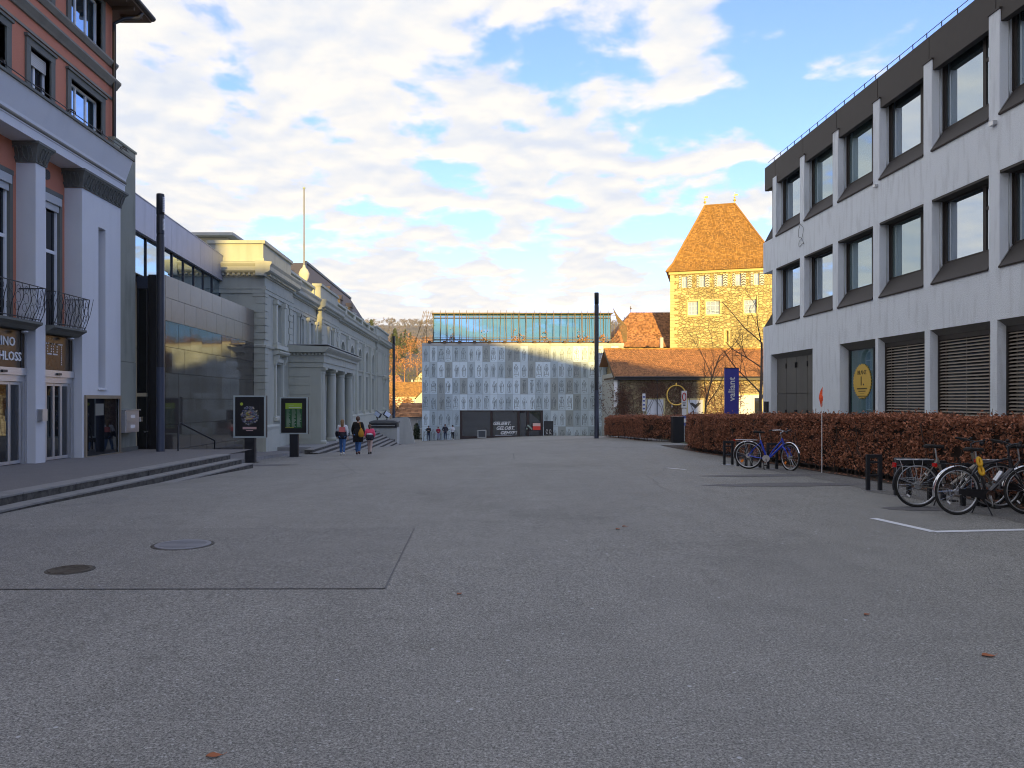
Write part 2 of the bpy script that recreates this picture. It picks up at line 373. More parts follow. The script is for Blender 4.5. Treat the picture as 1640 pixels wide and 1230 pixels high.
class Face:      # a facade's own axes: u along it, z up, d outwards
    def __init__(s, o, u, n): s.o = Vector(o); s.u = Vector(u); s.n = Vector(n)
    def p(s, u, z, d=0.0): return s.o + s.u*u + s.n*d + Vector((0, 0, z))
    def box(s, mb, u0, u1, z0, z1, d0, d1):
        P = s.p
        q = [P(u0, z0, d0), P(u1, z0, d0), P(u1, z0, d1), P(u0, z0, d1), P(u0, z1, d0), P(u1, z1, d0), P(u1, z1, d1), P(u0, z1, d1)]
        if s.u.cross(s.n).z < 0: q = [q[3], q[2], q[1], q[0], q[7], q[6], q[5], q[4]]
        return mb.hexa(q)
    def wall(s, mb, u0, u1, z0, z1, d0, d1, holes):
        us = sorted({u0, u1, *[min(max(h[0], u0), u1) for h in holes], *[min(max(h[1], u0), u1) for h in holes]})
        zs = sorted({z0, z1, *[min(max(h[2], z0), z1) for h in holes], *[min(max(h[3], z0), z1) for h in holes]})
        for a, b in zip(zs, zs[1:]):
            run = None
            for i, (c, e) in enumerate(zip(us, us[1:])):
                um, zm = (c+e)/2, (a+b)/2
                hole = any(h[0] < um < h[1] and h[2] < zm < h[3] for h in holes)
                if hole:
                    if run is not None: s.box(mb, run, c, a, b, d0, d1); run = None
                elif run is None: run = c
            if run is not None: s.box(mb, run, us[-1], a, b, d0, d1)
    def prism(s, mb, poly, d0, d1):    # polygon in (u, z)
        return mb.prism(poly, s.p(0, 0, d0), s.u, (0, 0, 1), s.n, d1-d0)
    def profile(s, mb, poly, u0, u1):  # polygon in (d, z) extruded along u
        return mb.prism(poly, s.p(u0, 0, 0), s.n, (0, 0, 1), s.u, u1-u0)

def window(F, root, u0, u1, z0, z1, d, fm, gm, fw=.07, cols=(), rows=(), dep=.08, bar=.04, arch=False, name='window', cell=None):
    mb = MB()
    F.box(mb, u0, u0+fw, z0, z1, d-dep, d); F.box(mb, u1-fw, u1, z0, z1, d-dep, d)
    F.box(mb, u0+fw, u1-fw, z0, z0+fw, d-dep, d); F.box(mb, u0+fw, u1-fw, z1-fw, z1, d-dep, d)
    for c in cols: F.box(mb, c-bar/2, c+bar/2, z0+fw, z1-fw, d-dep*.8, d-.01)
    for r in rows: F.box(mb, u0+fw, u1-fw, r-bar/2, r+bar/2, d-dep*.8, d-.015)
    w = mb.build(name, fm, root)
    cs = [u0+fw]+[c for c in cols]+[u1-fw]
    for a, b in zip(cs, cs[1:]):
        g = MB(); F.box(g, a+.001, b-.001, z0+fw, z1-fw, d-dep*.7, d-dep*.7+.012); g.build('pane', gm, w)
    return w

def text_mesh(s, size, depth=.01, shear=0.0, bold=0.0, align='CENTER', space=1.0):
    cu = bpy.data.curves.new('t', 'FONT'); cu.body = s; cu.size = size; cu.extrude = depth/2; cu.shear = shear; cu.offset = bold
    cu.align_x = align; cu.align_y = 'CENTER'; cu.space_character = space; cu.resolution_u = 2
    o = bpy.data.objects.new('t', cu); COL.objects.link(o)
    me = bpy.data.meshes.new_from_object(o); bpy.data.objects.remove(o); return me
def text(s, size, m, loc, facing, parent=None, name='lettering', roll=0.0, **k):
    me = text_mesh(s, size, **k); me.materials.clear(); me.materials.append(m)
    f = Vector(facing).normalized(); up = Vector((0, 0, 1)); r = up.cross(f)
    M = Matrix((r, up, f)).transposed() @ Matrix.Rotation(roll, 3, 'Z')
    return inst(name, me, parent, loc, M.to_euler())

def tiles(mb, a, b, c, d, w, h, th=.02, jit=.006):
    """rows of roof tiles on the patch a-b (eave) to d-c (top)"""
    a, b, c, d = map(Vector, (a, b, c, d)); L = ((d-a).length+(c-b).length)/2; nr = max(1, int(L/h))
    nrm = (b-a).cross(d-a).normalized()
    for i in range(nr):
        t0 = i/nr; t1 = (i+1)/nr
        p0, p1 = a.lerp(d, t0), b.lerp(c, t0); q0, q1 = a.lerp(d, t1), b.lerp(c, t1)
        n = max(1, int((p1-p0).length/w)); off = (.5/n if i % 2 else 0)
        for k in range(n+(1 if i % 2 else 0)):
            s0 = max(0, k/n-off)+.0015; s1 = min(1, (k+1)/n-off)-.0015
            if s1 <= s0: continue
            lift = nrm*(th+random.uniform(0, jit)); drop = (p0-q0).normalized()*random.uniform(0, jit)
            A, B = p0.lerp(p1, s0)+lift+drop, p0.lerp(p1, s1)+lift+drop
            C, D = q0.lerp(q1, s1)+nrm*.002, q0.lerp(q1, s0)+nrm*.002
            A2, B2 = A-nrm*th, B-nrm*th
            mb.add([A, B, C, D, A2, B2], [(0, 1, 2, 3), (4, 5, 1, 0)])
    return mb

# ------------------------------------------------------------------ ground
def curve(tab):
    def f(y):
        if y <= tab[0][0]: return tab[0][1]
        if y >= tab[-1][0]: return tab[-1][1]
        for i in range(len(tab)-1):
            if tab[i][0] <= y <= tab[i+1][0]: break
        def m(k):
            if k == 0 or k == len(tab)-1: return 0 if k == 0 else (tab[k][1]-tab[k-1][1])/(tab[k][0]-tab[k-1][0])
            return (tab[k+1][1]-tab[k-1][1])/(tab[k+1][0]-tab[k-1][0])
        h = tab[i+1][0]-tab[i][0]; t = (y-tab[i][0])/h
        return ((2*t**3-3*t*t+1)*tab[i][1]+(t**3-2*t*t+t)*h*m(i)+(-2*t**3+3*t*t)*tab[i+1][1]+(t**3-t*t)*h*m(i+1))
    return f
gl = curve([(-80, 0), (0, 0), (12, -.08), (24, -.47), (35, -.88), (60, -1.92), (91, -3.2), (112, -4.0)])
gr = curve([(-80, 0), (0, 0), (15, .0), (20, -.09), (31, -.3), (44, -.47), (60, -1.15), (91, -2.52), (112, -3.3)])
def G(x, y):
    t = min(max((x+8)/16.5, 0), 1); t = t*t*(3-2*t)*.35+t*.65
    return gl(y)*(1-t)+gr(y)*t
def sheet(name, xs, ys, zf, m, **tags):
    mb = MB(); nx = len(xs)
    mb.v = [(x, y, zf(x, y)) for y in ys for x in xs]
    mb.f = [(j*nx+i, j*nx+i+1, (j+1)*nx+i+1, (j+1)*nx+i) for j in range(len(ys)-1) for i in range(nx-1)]; mb.sm = [True]*len(mb.f)
    return mb.build(name, m, None, **tags)
def lin(a, b, n): return [a+(b-a)*i/n for i in range(n+1)]
sheet('plaza', lin(-30, 60, 90), lin(-75, 112, 120), G, ASPH, kind='structure')
hill_tab = curve([(100, -7), (150, -9), (200, -6), (260, 1), (340, 12), (450, 27), (600, 32), (900, 40), (1200, 90), (1450, 146), (1600, 150), (2600, 150)])
def T(x, y):
    if y < 112: b = G(x, y)-.8 - (max(0, y-95)*.15)
    else: b = hill_tab(y)
    k = max(0, min(1, (y-115)/200))
    return b + k*(mnoise.noise(Vector((x*.006, y*.006, 0)))*8*min(1, y/600)+mnoise.noise(Vector((x*.0016, y*.001, 3)))*10*min(1, y/900)) \
        - k*abs(x)*.012 - (max(0, abs(x)-45)*.06 if y < 112 else 0)*0
txs = [-3500, -2400, -1700, -1200, -900, -700]+lin(-550, 550, 44)+[700, 900, 1200, 1700, 2400, 3500]
tys = [-3000, -1500, -700, -300, -120]+lin(-80, 110, 19)+[112.5]+lin(130, 700, 38)+lin(740, 1700, 30)+[2000, 2600]
sheet('terrain', txs, tys, T, FIELD, kind='structure')
# asphalt patch left of the camera, cut edges
def ground_poly(name, poly, m, lift, n=1, **tags):
    mb = MB(); mb.add([(x, y, G(x, y)+lift) for x, y in poly], [tuple(range(len(poly)))]); return mb.build(name, m, None, **tags)
def ground_strip(name, pts, w, m, lift, **tags):
    mb = MB(); 
    for (x0, y0), (x1, y1) in zip(pts, pts[1:]):
        d = Vector((x1-x0, y1-y0)); n = Vector((-d.y, d.x)).normalized()*w/2; k = max(1, int(d.length/1.5))
        for i in range(k):
            a = Vector((x0, y0))+d*i/k; b = Vector((x0, y0))+d*(i+1)/k
            q = [(a-n), (b-n), (b+n), (a+n)]
            mb.add([(p.x, p.y, G(p.x, p.y)+lift) for p in q], [(0, 1, 2, 3)])
    return mb.build(name, m, None, **tags)
sheet('asphalt_patch', lin(-7.3, -.8, 10), lin(6.75, 10.05, 8), lambda x, y: G(x, y)+.004, ASPH2, kind='structure')
TAR = mat('joint_tar', (.095, .095, .10), .7, fine=.4)
ground_strip('tar_joint', [(-7.3, 10.05), (-.8, 10.05), (-.8, 6.75), (-7.3, 6.75)], .012, TAR, .008, kind='structure')
ground_strip('tar_joint', [(-6.9, 12.5), (-3.5, 17.5), (-3.2, 20.5), (-5.5, 30)], .02, TAR, .004, kind='structure')
def crack(pts, seed, w=.012):
    rr = random.Random(seed); out = []
    for (x0, y0), (x1, y1) in zip(pts, pts[1:]):
        n = max(2, int(math.hypot(x1-x0, y1-y0)/.35))
        for i in range(n): t = i/n; out.append((x0+(x1-x0)*t+rr.gauss(0, .05), y0+(y1-y0)*t+rr.gauss(0, .05)))
    ground_strip('crack', out, w, TAR, .004, kind='structure')
crack([(-3.8, 13.2), (-2.2, 13.5), (-.6, 15.2), (.4, 18.5), (-.8, 24)], 1); crack([(-6.6, 12.0), (-5.3, 12.9), (-4.1, 12.8)], 2)
crack([(2.2, 12.5), (3.6, 14.3), (3.9, 17.5), (5.4, 21)], 3, .01); crack([(5.2, 26), (2.5, 27.5), (-1.5, 27), (-5, 29)], 4, .02); crack([(1.5, 33), (4.5, 36), (6.0, 41)], 5, .02)
ground_strip('tar_joint', [(7.2, 31), (1.5, 30.6), (1.3, 26.0), (-6.5, 25.0)], .03, TAR, .004, kind='structure')
DAMP = asphalt_mat('damp_asphalt', (.115, .113, .118), .5, False)
def blob(name, cx, cy, rx, ry, m, lift, seed):
    pts = []
    for i in range(40):
        t = 2*math.pi*i/40; k = 1+.35*mnoise.noise(Vector((math.cos(t)*1.6+seed, math.sin(t)*1.6, seed)))+.12*mnoise.noise(Vector((math.cos(t)*6, math.sin(t)*6+seed, 1)))
        pts.append((cx+rx*k*math.cos(t), cy+ry*k*math.sin(t)))
    return ground_poly(name, pts, m, lift, kind='structure')
blob('damp_stain', 6.1, 15.2, 1.5, .32, DAMP, .005, 1.0)
blob('damp_stain', 6.7, 11.7, .5, .22, DAMP, .005, 4.0)
blob('damp_stain', 6.6, 17.4, 1.3, .3, DAMP, .005, 6.0)
blob('damp_stain', -7.2, 25.5, 1.2, .5, DAMP, .005, 8.0)
ASPH_DARK = asphalt_mat('darker_asphalt', (.150, .148, .142), .6, True)  # asphalt strip, slightly darker, along the foot of the hedge
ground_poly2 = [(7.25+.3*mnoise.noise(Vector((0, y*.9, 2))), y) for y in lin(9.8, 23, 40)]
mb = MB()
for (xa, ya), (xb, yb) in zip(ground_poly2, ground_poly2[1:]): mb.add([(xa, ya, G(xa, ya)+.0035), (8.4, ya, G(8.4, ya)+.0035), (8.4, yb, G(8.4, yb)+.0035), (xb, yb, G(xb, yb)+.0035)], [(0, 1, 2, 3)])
mb.build('darker_asphalt', ASPH_DARK, None, kind='structure')
# verge of earth under the hedge and lawn beyond it
sheet('verge', lin(8.15, 9.6, 3), lin(-6, 34, 20), lambda x, y: G(x, y)+.012, mat('earth', (.05, .036, .026), .95, var=.3, vscale=4, fine=.4, fscale=20, bump=.6), kind='structure')
sheet('lawn', lin(9.6, 30, 8), lin(-6, 80, 40), lambda x, y: G(x, y)+.02, GRASSM, kind='structure')
# painted marks
for pts, w in (([(5.55, 10.75), (5.73, 9.62), (9.2, 10.0)], .12),):
    for a, b in zip(pts, pts[1:]): pass
    ground_strip('parking_line', pts, w, LINE, .005, kind='structure')
ground_strip('parking_line', [(5.05, 20.3), (5.35, 19.6)], .1, LINE, .005, kind='structure')

# manholes and leaves
def manhole(x, y, r, m, label):
    t = thing('manhole_cover', label, 'manhole cover', (x, y, G(x, y)), group='manhole covers in the asphalt')
    a = MB(); a.lathe((0, 0, 0), [(r*1.12, .002), (r*1.12, .008), (r*1.02, .010)], 40); a.build('rim', GRANITE_D, t, False)
    b = MB(); b.lathe((0, 0, 0), [(r, .003), (r, .0145), (r*.97, .016)], 40)
    b.build('lid', m, t, False)
    c = MB()
    for i in range(-3, 4):
        w = math.sqrt(max(0, (r*.85)**2-(i*r*.25)**2))
        if w > .03: c.box(-w, w, i*r*.25-.008, i*r*.25+.008, .0165, .019)
    c.box(-.03, .03, -.02, .02, .0195, .021)
    c.build('grip_pattern', m, t, False, kind='stuff')
manhole(-3.38, 8.88, .31, mat('pale_iron', (.19, .20, .23), .6, metal=.3, fine=.2), 'large pale round manhole cover in the dark asphalt patch')
manhole(-3.97, 7.53, .2, mat('rusty_iron', (.085, .075, .06), .8, two=(.05, .04, .03), twoscale=20, fine=.4), 'small brown round manhole cover in the asphalt patch, nearer the camera')
manhole(-4.98, 7.6, .2, MATS['rusty_iron'], 'small brown manhole cover cut by the left picture edge')
def leaf(x, y, s, rz, label):
    mb = MB(); n = 9; L = []
    for i in range(n):
        t = i/(n-1); w = math.sin(t*math.pi)**.8*.28*(1-.3*t); L.append((t, w))
    z = G(x, y)
    vs = [((t-.5)*s, w*s, .012+.02*math.sin(t*5)*s*3) for t, w in L]+[((t-.5)*s, -w*s, .010+.03*s*math.cos(t*4)) for t, w in L]
    mid = [((t-.5)*s, 0, .006) for t, _ in L]
    o = len(vs); vs += mid
    fs = [(i, i+1, o+i+1, o+i) for i in range(n-1)]+[(o+i, o+i+1, n+i+1, n+i) for i in range(n-1)]
    mb.add(vs, fs, True); mb.cyl((s*.5, 0, .007), (s*.75, .1*s, .012), .0012, n=4)
    ob = mb.build('fallen_leaf', LEAF2, None, False, label=label, category='leaf', group='fallen leaves on the asphalt')
    ob.location = (x, y, z); ob.rotation_euler = (0, 0, rz)
leaf(-1.21, 3.56, .075, .3, 'single brown fallen leaf at the bottom left of the asphalt')
leaf(-.14, 6.55, .07, 1.0, 'orange leaf lying in the middle of the bare asphalt')
leaf(3.3, 4.95, .10, .15, 'long curled brown leaf at lower right on the asphalt')
leaf(3.0, 5.9, .06, .5, 'small reddish leaf lying below the white parking line')
leaf(1.83, 9.9, .09, .8, 'pale brown leaf behind the middle of the plaza, left of a pair')
leaf(1.96, 10.1, .08, .2, 'pale brown leaf behind the middle of the plaza, right of a pair')
# ================================================================== OFFICE BUILDING (right)
office = thing('office_building', 'white stuccoed office building with dark brown roof band and sloping metal sills', 'office building', (12, 16, 0))
F = Face((12, 0, 0), (0, 1, 0), (-1, 0, 0))
PITCH = 2.622
bays = []      # (near edge, far edge) of each window opening, in Y
for k in range(-5, 6): bays.append((17.99+PITCH*(k-1), 17.62+PITCH*k))
mid = [b for b in bays]
w = MB()
YE, Y0 = 32.1, bays[0][0]-.4
holes_g = [(27.4, 31.3, -2, 3.5), (23.1, 25.36, -2, 3.5)]+[(b[0]-.05, b[1]+.08, .4, 3.5) for b in bays if b[1] < 23]
F.wall(w, Y0, YE, -1.2, 4.7, -.34, 0, holes_g)
F.wall(w, Y0, 31.09, 4.7, 6.92, -.34, 0, [(a, b, 4.7, 6.92) for a, b in bays])
F.box(w, Y0, YE, 6.92, 8.2, -.34, 0)
F.wall(w, Y0, 31.09, 8.2, 10.62, -.34, 0, [(a, b, 8.2, 11) for a, b in bays])
w.box(12.4, 21, Y0, 30.6, -1.2, 10.3)
w.box(12.342, 21, 31.75, 32.098, -1.2, 4.7); w.box(12.342, 21, 31.75, 32.098, 6.92, 8.2)
w.box(12.342, 12.4, 30.6, 31.09, 4.7, 10.3); w.box(12.36, 21, 30.602, 31.75, 4.3, 4.7-.002); w.box(12.36, 21, 30.602, 31.75, 6.92, 8.2-.003)
w.build('wall', STUCCO, office)
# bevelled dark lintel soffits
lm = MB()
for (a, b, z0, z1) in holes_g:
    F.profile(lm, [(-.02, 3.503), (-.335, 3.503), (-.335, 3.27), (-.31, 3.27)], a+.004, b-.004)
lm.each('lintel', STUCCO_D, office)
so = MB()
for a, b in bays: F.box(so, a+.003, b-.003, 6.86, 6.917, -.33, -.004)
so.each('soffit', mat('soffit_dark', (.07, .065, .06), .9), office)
# top fascia, panel by panel
fas_y = [Y0]+[17.99+PITCH*k-.2 for k in range(-5, 6)]+[32.02]
fas_y = sorted(fas_y)
for a, b in zip(fas_y, fas_y[1:]):
    f = MB(); F.box(f, a+.012, b-.012, 10.34, 11.3, -.2, -.03); f.build('fascia_panel', BROWN, office)
f = MB(); f.box(12.15, 21.2, Y0, 32.0, 10.66, 11.28); f.box(12.2, 21.2, 31.1, 32.0, 10.36, 10.65); f.build('roof', BROWN, office)
# pilaster caps
for a, b in zip(bays, bays[1:]):
    c = MB(); F.box(c, a[1]-.03, b[0]+.03, 10.622, 10.66, -.1, .03); c.build('pilaster_cap', BROWN, office)
# windows of the two upper floors
k = 0
for zi, (zs, zt) in enumerate(((4.7, 6.86), (8.2, 10.5))):
    for i, (a, b) in enumerate(bays):
        zb = zs+.52
        side = a+.62
        win = window(F, office, a+.05, b-.05, zb, zt, -.30, BROWN, (GL_R, GL_R2, GL_R, GL_R3, GL_R2)[(i*3+zi*2) % 5], fw=.05, cols=(side,), dep=.07, bar=.11)
        # guide channel and transom of the narrow sash
        g = MB(); F.box(g, b-.03, b-.002, zs+.35, zt, -.22, -.19); g.each('guide_rail', ALU, win); g = MB(); F.box(g, b-.04, b-.002, zs+.35, zt, -.33, -.28)
        F.box(g, a+.002, a+.045, zs+.35, zt, -.22, -.17); F.box(g, a+.13, side-.06, (zb+zt)/2+.2, (zb+zt)/2+.28, -.36, -.31)
        g.each('guide_rail', BROWN, win)
        if zi == 0 and i in (8,):
            pass
        s = MB(); F.profile(s, [(-.335, zs+.5), (-.335, zs-.02), (.035, zs-.02), (.045, zs+.012), (.03, zs+.03), (-.30, zs+.52)], a+.01, b-.01)
        s.build('sill', BROWN, win)
        e = MB(); F.profile(e, [(-.30, zs+.523), (.04, zs+.018), (.046, zs+.03), (-.295, zs+.545)], b-.03, b-.005); e.build('sill_edge', ALU, win)
# corner sills on the gable end
c = MB()
for zs in (4.7, 8.2): c.prism([(31.2, zs+.5), (31.2, zs-.02), (32.14, zs-.02), (32.14, zs+.02)], (12.05, 0, 0), (0, 1, 0), (0, 0, 1), (1, 0, 0), 8)
c.build('corner_sill', BROWN, office)
c = MB(); c.cyl((12.25, 31.75, 8.2), (12.25, 31.75, 10.34), .018, n=6); c.cyl((12.25, 31.75, 4.7), (12.25, 31.75, 6.95), .018, n=6); c.build('corner_rod', ALU, office)
# ground floor: gate, window with the badge, blinds
gate = MB(); F.box(gate, 27.42, 31.28, -1, 3.36, -.32, -.29); gt = gate.build('gate', GREYPAINT, office)
for i in range(4):
    a = 27.45+i*.955; 
    for z0, z1 in ((-.6, 1.9), (1.92, 3.34)):
        q = MB(); F.box(q, a+.012, a+.943, z0, z1, -.289, -.25); q.build('leaf_panel', GREYPAINT, gt)
q = MB(); 
for a in (28.36, 29.3, 29.42, 30.3): F.box(q, a, a+.05, 1.0, 1.28, -.249, -.2); F.box(q, a+.01, a+.03, 2.9, 3.1, -.249, -.21)
q.each('handle', DKMETAL, gt)
bw = window(F, office, 23.13, 25.33, -.2, 3.36, -.28, DKMETAL, GL_T, fw=.1, cols=(23.75,), dep=.06, bar=.08)
bd = MB(); pts = []
for i in range(72):
    t = 2*math.pi*i/72; r = .58 if i % 2 else .53; pts.append((24.47+r*math.cos(t), 2.25+r*math.sin(t)*.98))
F.prism(bd, pts, -.30, -.285); bdo = bd.build('badge', GOLD, bw, label='round gold sticker with serrated rim on the teal window')
text('BILANZ', .19, INK, (12.283, 24.47, 2.53), (-1, 0, 0), bw, depth=.004, space=.85)
text('1.', .40, INK, (12.283, 24.47, 2.25), (-1, 0, 0), bw, depth=.004, bold=.006)
q = MB()
for (z, h, wd) in ((2.02, .045, .66), (1.94, .03, .45), (1.86, .008, .3), (1.78, .03, .5), (1.72, .03, .12)):
    n = int(wd/.045)
    for i in range(n): F.box(q, 24.47-wd/2+i*wd/n, 24.47-wd/2+(i+.72)*wd/n, z-h/2, z+h/2, -.2845, -.282)
q.build('small_print', INK, bw, kind='stuff')
for a, b, z0, z1 in holes_g[2:]:
    bf = MB(); F.box(bf, a+.03, b-.03, .4, 3.36, -.33, -.325); r = bf.build('window', GL_D, office)
    fr = MB(); F.box(fr, b-.06, b-.01, .4, 3.4, -.31, -.2); F.box(fr, a+.01, a+.06, .4, 3.4, -.31, -.2); F.box(fr, a, b, 3.22, 3.36, -.31, -.21); fr.build('frame', BROWN, r)
    sl = MB(); z = .44
    while z < 3.2:
        F.profile(sl, [(-.29, z+.028), (-.29, z+.034), (-.245, z+.018), (-.215, z-.008), (-.215, z-.014), (-.25, z+.012)], a+.07, b-.07); z += .083
    for u in (a+.35, (a+b)/2, b-.35): sl.box(12.21, 12.213, u-.006, u+.006, .42, 3.24)
    sl.build('blind', BLIND, r, kind='stuff')
# wire and stands along the roof edge
wr = MB(); wr.cyl((12.02, Y0, 11.42), (12.02, 31.6, 11.42), .011, n=5)
y = Y0+.3
while y < 31.6: wr.cyl((12.02, y, 11.3), (12.02, y, 11.44), .014, n=5); y += .655
wr.build('lightning_wire', DKMETAL, office)
lp = MB(); pts = []
for i in range(26): t = i/25; pts.append((11.97-.01*math.sin(t*9), 28.3+.22*math.sin(t*12.5), 8.15-.8*math.sin(t*math.pi)+.05*math.sin(t*30)))
lp.tube(pts, .007, 5); lp.build('loose_cable', DKMETAL, office)
sp = MB(); F.box(sp, 17.7, 17.85, 8.0, 8.1, .001, .1); F.box(sp, 22.95, 23.08, 8.03, 8.1, .001, .09); sp.each('wall_lamp', ALU, office)
bx = MB(); F.box(bx, 31.5, 31.8, 1.15, 1.6, .001, .09); bx.build('intercom', DKMETAL, office)

# ================================================================== CASINO BUILDING (left)
casino = thing('cinema_building', 'salmon red building with grey colonnade, carved capitals and wrought iron balconies', 'cinema building', (-11.2, 16, 0))
C = Face((-11.2, 0, 0), (0, 1, 0), (1, 0, 0))
def tz(y): return .13-.0114*(min(max(y, 12), 25)-12)
piers = [(19.57, 20.02), (17.0, 17.45), (14.45, 14.9), (11.9, 12.35), (9.35, 9.8)]
for a, b in piers:
    q = MB(); C.box(q, a, b, -.5, 7.7, -.5, 0); q.build('pier', GREYWALL2, casino)
q = MB(); C.wall(q, 21.88, 24.25, -.5, 7.7, -.5, 0, [(22.83, 23.27, 1.95, 6.8), (22.04, 24.2, .0, 1.74)])
C.box(q, 21.9, 24.2, -.4, 7.6, -.62, -.505)
q.build('pier', GREYWALL2, casino)
q = MB(); C.profile(q, [(-.3, 1.95), (.05, 1.95), (.05, 1.99), (-.3, 2.08)], 22.78, 23.32); q.build('sill', GREYWALL2, casino)
q = MB(); C.box(q, 22.83, 23.27, 1.95, 6.8, -.44, -.42); q.build('niche_back', GREYWALL, casino)
# showcase at the foot of the wide pier
q = MB(); C.box(q, 22.0, 24.22, 1.7, 1.80, .002, .05); C.box(q, 22.0, 22.1, .03, 1.7, .002, .04); C.box(q, 24.14, 24.22, -.03, 1.7, .002, .04); C.box(q, 22.0, 24.22, -.02, .03, .002, .08)
sc = q.build('showcase', mat('bronze_frame', (.26, .22, .16), .45, metal=.5), casino)
q = MB(); C.box(q, 22.1, 24.14, .03, 1.7, -.05, -.03); q.build('pane', GL_D, sc)
q = MB(); C.box(q, 22.7, 23.2, 1.2, 1.55, -.029, -.022); q.build('notice', mat('notice_paper', (.20, .20, .17), .8), sc)
# recessed red wall with tall windows, frames and vents
rc = MB(); winb = []
for (a, b) in zip([p[1] for p in piers], [21.88]+[p[0] for p in piers]):
    winb.append((a+.22, b-.22))
C.wall(rc, 9.8, 21.88, 3.4, 8.2, -.62, -.5, [(a, b, 3.4, 7.3) for a, b in winb])
rc.box(-24, -11.85, -4, 24.55, -.5, 14.1); rc.build('wall', REDST, casino)
for a, b in winb:
    fr = MB(); C.box(fr, a, a+.13, 3.6, 7.3, -.6, -.44); C.box(fr, b-.13, b, 3.6, 7.3, -.6, -.44); C.box(fr, a, b, 7.3, 7.42, -.6, -.42)
    fr.build('window_surround', DKSTONE, casino)
    m_ = window(C, casino, a+.13, b-.13, 3.6, 7.3, -.52, WHITEW, GL_D, fw=.07, cols=((a+b)/2,), rows=(5.75,), dep=.08, bar=.09)
    sb = MB(); C.box(sb, a+.1, b-.1, 7.06, 7.28, -.54, -.40); C.box(sb, a+.14, b-.14, 6.88, 7.05, -.5, -.46)
    sb.build('shutter_box', mat('shutter_grey', (.42, .44, .45), .6), m_)
    vt = MB(); vt.cyl(C.p((a+b)/2, 7.8, -.5), C.p((a+b)/2, 7.8, -.46), .14, n=20); v_ = vt.build('vent', DKSTONE, casino)
    vt = MB()
    for i in range(5): C.box(vt, (a+b)/2-.1, (a+b)/2+.1, 7.7+i*.045, 7.715+i*.045, -.459, -.445)
    vt.each('vent_slat', BLACK, v_)
# ground floor: doors, header, lit-letter signs
gw = MB()
for (a, b) in zip([p[1] for p in piers], [21.88]+[p[0] for p in piers]):
    C.box(gw, a, a+.1, -.4, 3.4, -.5, -.22); C.box(gw, b-.06, b, -.4, 3.4, -.5, -.22); 
gw.build('ground_floor_wall', GREYWALL, casino)
for i, (a, b) in enumerate(zip([p[1] for p in piers][:3], [21.88]+[p[0] for p in piers][:2])):
    a += .1; b -= .06; z0 = tz((a+b)/2)-.02
    hd = MB(); C.box(hd, a, b, 2.28, 2.46, -.42, -.18); hdo = hd.build('door_header', ALU, casino)
    dr = MB(); C.box(dr, a, a+.07, z0, 2.28, -.4, -.24); C.box(dr, b-.1, b, z0, 2.28, -.4, -.24); C.box(dr, a+.07, b-.1, 2.12, 2.28, -.4, -.24)
    d = dr.build('sliding_door', ALU, casino)
    w0, w1 = a+.07, b-.1; n = 4
    for j in range(n):
        u0 = w0+(w1-w0)*j/n; u1 = w0+(w1-w0)*(j+1)/n
        lf = MB(); C.box(lf, u0+.005, u0+.045, z0+.03, 2.11, -.36, -.3); C.box(lf, u1-.045, u1-.005, z0+.03, 2.11, -.36, -.3)
        C.box(lf, u0+.045, u1-.045, z0+.03, z0+.11, -.36, -.3); C.box(lf, u0+.045, u1-.045, 2.04, 2.11, -.36, -.3); lf.build('door_leaf', ALU, d)
        gp = MB(); C.box(gp, u0+.045, u1-.045, z0+.11, 2.04, -.34, -.33); gp.build('pane', GL_D, d)
    sn = MB(); C.box(sn, (a+b)/2-.09, (a+b)/2+.09, 2.33, 2.39, -.179, -.13); sn.build('sensor', BLACK, hdo)
    sg = MB(); C.box(sg, a, b, 2.46, 3.4, -.4, -.25); s_ = sg.build('sign_panel', mat('sign_bronze', (.075, .058, .04), .25, var=.2, metal=.4), casino)
    sg = MB(); C.box(sg, b-.16, b-.13, 2.46, 3.4, -.249, -.235); sg.build('panel_seam', BLACK, s_)
    if i == 1:
        text('KINO', .31, WHITE, C.p(19.10, 3.09, -.24), (1, 0, 0), s_, depth=.02, bold=.004, align='RIGHT', space=1.08)
        text('SCHLOSS', .31, WHITE, C.p(19.36, 2.73, -.24), (1, 0, 0), s_, depth=.02, bold=.004, align='RIGHT', space=1.02)
    else:
        q = MB(); dots = []
        for u0 in (0, .38): dots += [(u0, z*.07) for z in range(5)]+[(u0+.24, z*.07) for z in range(5)]+[(u0+x*.06, .28) for x in range(-1, 2)]+[(u0+x*.06, 0) for x in range(1, 4)]+[(u0+.18+x*.06, .28) for x in range(1, 3)]
        dots += [(.80+x*.05, .28) for x in range(-2, 4)]+[(.92, .28-z*.06) for z in range(10)]
        for u, z in dots:
            C.box(q, a+.42+u*.75, a+.445+u*.75, 2.88+z, 2.915+z, -.249, -.235)
        q.build('dotted_lettering', WHITE, s_, kind='stuff')
